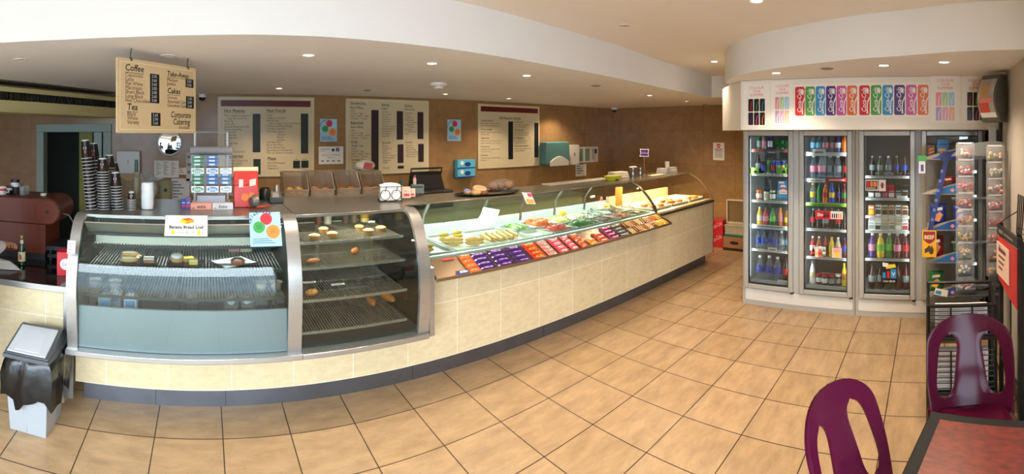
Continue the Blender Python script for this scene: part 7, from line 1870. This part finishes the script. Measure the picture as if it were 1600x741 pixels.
cen = c0 + e1 * tw / 2 + e2 * tw / 2
t = thing('cafe_table', 'square cafe table with mottled red top and black edge in the lower right corner', 'table', (cen.x, cen.y, .001), math.atan2(e1.y, e1.x))
b = MB(); b.box(-tw / 2, tw / 2, -tw / 2, tw / 2, .705, .735); b.build('edge_band', m('#0e0d0c', .5, spec=.25), t, bevel=.008)
b = MB(); b.box(-tw / 2 + .055, tw / 2 - .055, -tw / 2 + .055, tw / 2 - .055, .734, .7385); b.build('table_top', m('#762615', .35, noise=.38, nscale=22, stretch=(1, 2.2, 1)), t)
b = MB(); b.cyl((0, 0, .03), (0, 0, .705), .035, n=16); b.build('column', BLACK, t)
b = MB(); b.box(-.25, .25, -.03, .03, 0, .03); b.box(-.03, .03, -.25, .25, 0, .03); b.build('foot', BLACK, t, bevel=.005)

# ================================================================== THE CUSTOMER AT THE LEFT EDGE (one hand reaches into the picture)
SKINM = m('#b07c60', .5, noise=.05, nscale=15)
pr_ = thing('person', 'person in white shirt and dark trousers at the left edge, one hand over the counter', 'person', (-1.60, 2.70, .001), 0)
def PV(x, y, z): return Vector((x, y, z))
V_, E_, R_ = [], [], []
def chain(pts, start=None):
    prev = start
    for (x, y, z, r) in pts:
        V_.append(PV(x, y, z)); R_.append(r); i = len(V_) - 1
        if prev is not None: E_.append((prev, i))
        prev = i
    return prev
pel = chain([(0, 0, .95, (.15, .105))])
ch = chain([(0, .0, 1.08, (.135, .10)), (0, .0, 1.25, (.155, .11)), (0, -.01, 1.40, (.13, .085))], pel)
nk = chain([(0, .0, 1.50, .052), (0, .02, 1.57, .055), (0, .025, 1.64, (.072, .088)), (0, .02, 1.72, (.072, .088)), (0, .015, 1.765, (.05, .06))], ch)
for s in (-1, 1):
    chain([(s * .09, .0, .88, .088), (s * .10, .01, .70, .080), (s * .10, .02, .50, .055), (s * .10, .0, .32, .052), (s * .10, -.02, .10, .036), (s * .10, .0, .045, .036), (s * .105, .10, .03, (.038, .028)), (s * .108, .17, .022, (.034, .02))], pel)
def arm(s, pts):
    return chain([(s * .12, -.01, 1.41, .062), (s * .18, -.01, 1.38, .055)] + pts, ch)
w1 = arm(1, [(.215, .0, 1.24, .045), (.225, .05, 1.12, .038), (.205, .20, 1.115, .034), (.20, .305, 1.11, .024), (.20, .35, 1.108, (.036, .018)), (.20, .395, 1.10, (.040, .016))])
for k, (o_, L_) in enumerate(((-.030, .070), (-.010, .080), (.010, .074), (.029, .058))):
    chain([(.20 + o_, .41, 1.097, .0098), (.20 + o_ * 1.1, .41 + L_ * .5, 1.085, .0088), (.20 + o_ * 1.1, .41 + L_ * .8, 1.065, .0082), (.20 + o_ * 1.05, .41 + L_ * .85, 1.045, .0075)], w1)
chain([(.168, .36, 1.100, .0125), (.150, .395, 1.085, .0105), (.148, .43, 1.070, .009)], w1 - 1)
w2 = arm(-1, [(-.215, -.01, 1.22, .045), (-.225, .0, 1.10, .038), (-.22, .06, .95, .033), (-.215, .09, .86, .023), (-.213, .10, .82, (.018, .036)), (-.212, .105, .785, (.016, .038))])
for k, (o_, L_) in enumerate(((.030, .070), (.010, .078), (-.010, .072), (-.028, .056))):
    chain([(-.212, .105 + o_, .77, .0098), (-.207, .107 + o_, .77 - L_ * .5, .0088), (-.197, .107 + o_, .77 - L_ * .9, .008)], w2)
chain([(-.205, .135, .82, .0125), (-.195, .155, .79, .0105), (-.190, .16, .76, .009)], w2 - 1)
me = bpy.data.meshes.new('body'); me.from_pydata([tuple(v) for v in V_], E_, [])
def skin_obj(name, me, radii, mt, parent):
    o = bpy.data.objects.new(name, me); COL.objects.link(o); o.parent = parent; KIDS.setdefault(parent.name, []).append(o)
    md = o.modifiers.new('skin', 'SKIN'); md.use_smooth_shade = True
    if not me.skin_vertices:
        for w in bpy.context.view_layer.objects: w.select_set(False)
        bpy.context.view_layer.objects.active = o
        with bpy.context.temp_override(object=o, active_object=o): bpy.ops.mesh.customdata_skin_add()
    for i, r in enumerate(radii):
        sv = me.skin_vertices[0].data[i]; sv.radius = r if isinstance(r, tuple) else (r, r); sv.use_root = (i == 0)
    sb = o.modifiers.new('smooth', 'SUBSURF'); sb.levels = 2; sb.render_levels = 2
    me.materials.append(mt); return o
body = skin_obj('body', me, R_, SKINM, pr_)
# clothes: the same joints, a little wider, ending at cuffs, waist and hems
def cloth(name, pts, edges, mt):
    m2 = bpy.data.meshes.new(name); m2.from_pydata([p[:3] for p in pts], edges, []); return skin_obj(name, m2, [p[3] for p in pts], mt, pr_)
cloth('shirt', [(0, 0, .80, (.172, .13)), (0, 0, 1.08, (.155, .118)), (0, 0, 1.25, (.172, .126)), (0, -.01, 1.40, (.142, .10)), (0, -.005, 1.46, .066),
    (.13, -.01, 1.41, .074), (.185, -.01, 1.38, .067), (.215, .0, 1.24, .058), (.225, .05, 1.12, .051), (.205, .20, 1.115, .046), (.20, .285, 1.11, .037),
    (-.13, -.01, 1.41, .074), (-.185, -.01, 1.38, .067), (-.215, -.01, 1.22, .058), (-.225, .0, 1.10, .051), (-.22, .06, .95, .046), (-.216, .085, .88, .037)],
    [(0, 1), (1, 2), (2, 3), (3, 4), (3, 5), (5, 6), (6, 7), (7, 8), (8, 9), (9, 10), (3, 11), (11, 12), (12, 13), (13, 14), (14, 15), (15, 16)], m('#d9dadc', .7))
cloth('trousers', [(0, 0, 1.04, (.155, .115)), (0, 0, .92, (.166, .122)), (.095, 0, .84, .108), (.10, .01, .68, .097), (.10, .02, .48, .074), (.10, .0, .28, .066), (.10, -.01, .07, .058),
    (-.095, 0, .84, .108), (-.10, .01, .68, .097), (-.10, .02, .48, .074), (-.10, .0, .28, .066), (-.10, -.01, .07, .058)],
    [(0, 1), (1, 2), (2, 3), (3, 4), (4, 5), (5, 6), (1, 7), (7, 8), (8, 9), (9, 10), (10, 11)], m('#14172a', .75))
b = MB()
b.blob((0, .0, 1.715), (.084, .098, .082), 16, 10, .02, 2); b.blob((0, -.045, 1.665), (.078, .058, .085), 14, 8, .02, 3); b.build('hair', m('#241a14', .7), pr_, ang=80)
b = MB()
for s in (-1, 1): b.blob((s * .074, .01, 1.66), (.010, .020, .032), 10, 7)
b.build('ears', SKINM, pr_, ang=80)
b = MB(); b.blob((0, .112, 1.648), (.013, .020, .024), 10, 7); b.build('nose', SKINM, pr_, ang=80)
b = MB(); b.blob((0, .100, 1.608), (.024, .010, .007), 10, 6); b.build('mouth', m('#8a4a44', .5), pr_, ang=80)
for s in (-1, 1):
    b = MB(); b.blob((s * .030, .094, 1.680), (.012, .009, .008), 10, 6); b.build('eye', m('#2a211c', .3), pr_, ang=80)
    b = MB(); b.prism([(s * .105 - .045, -.06), (s * .105 + .045, -.06), (s * .108 + .045, .13), (s * .108 + .02, .20), (s * .108 - .02, .20), (s * .108 - .045, .13)], 0, .075, 'z'); b.build('shoe', m('#1b1a1a', .5), pr_, bevel=.015)
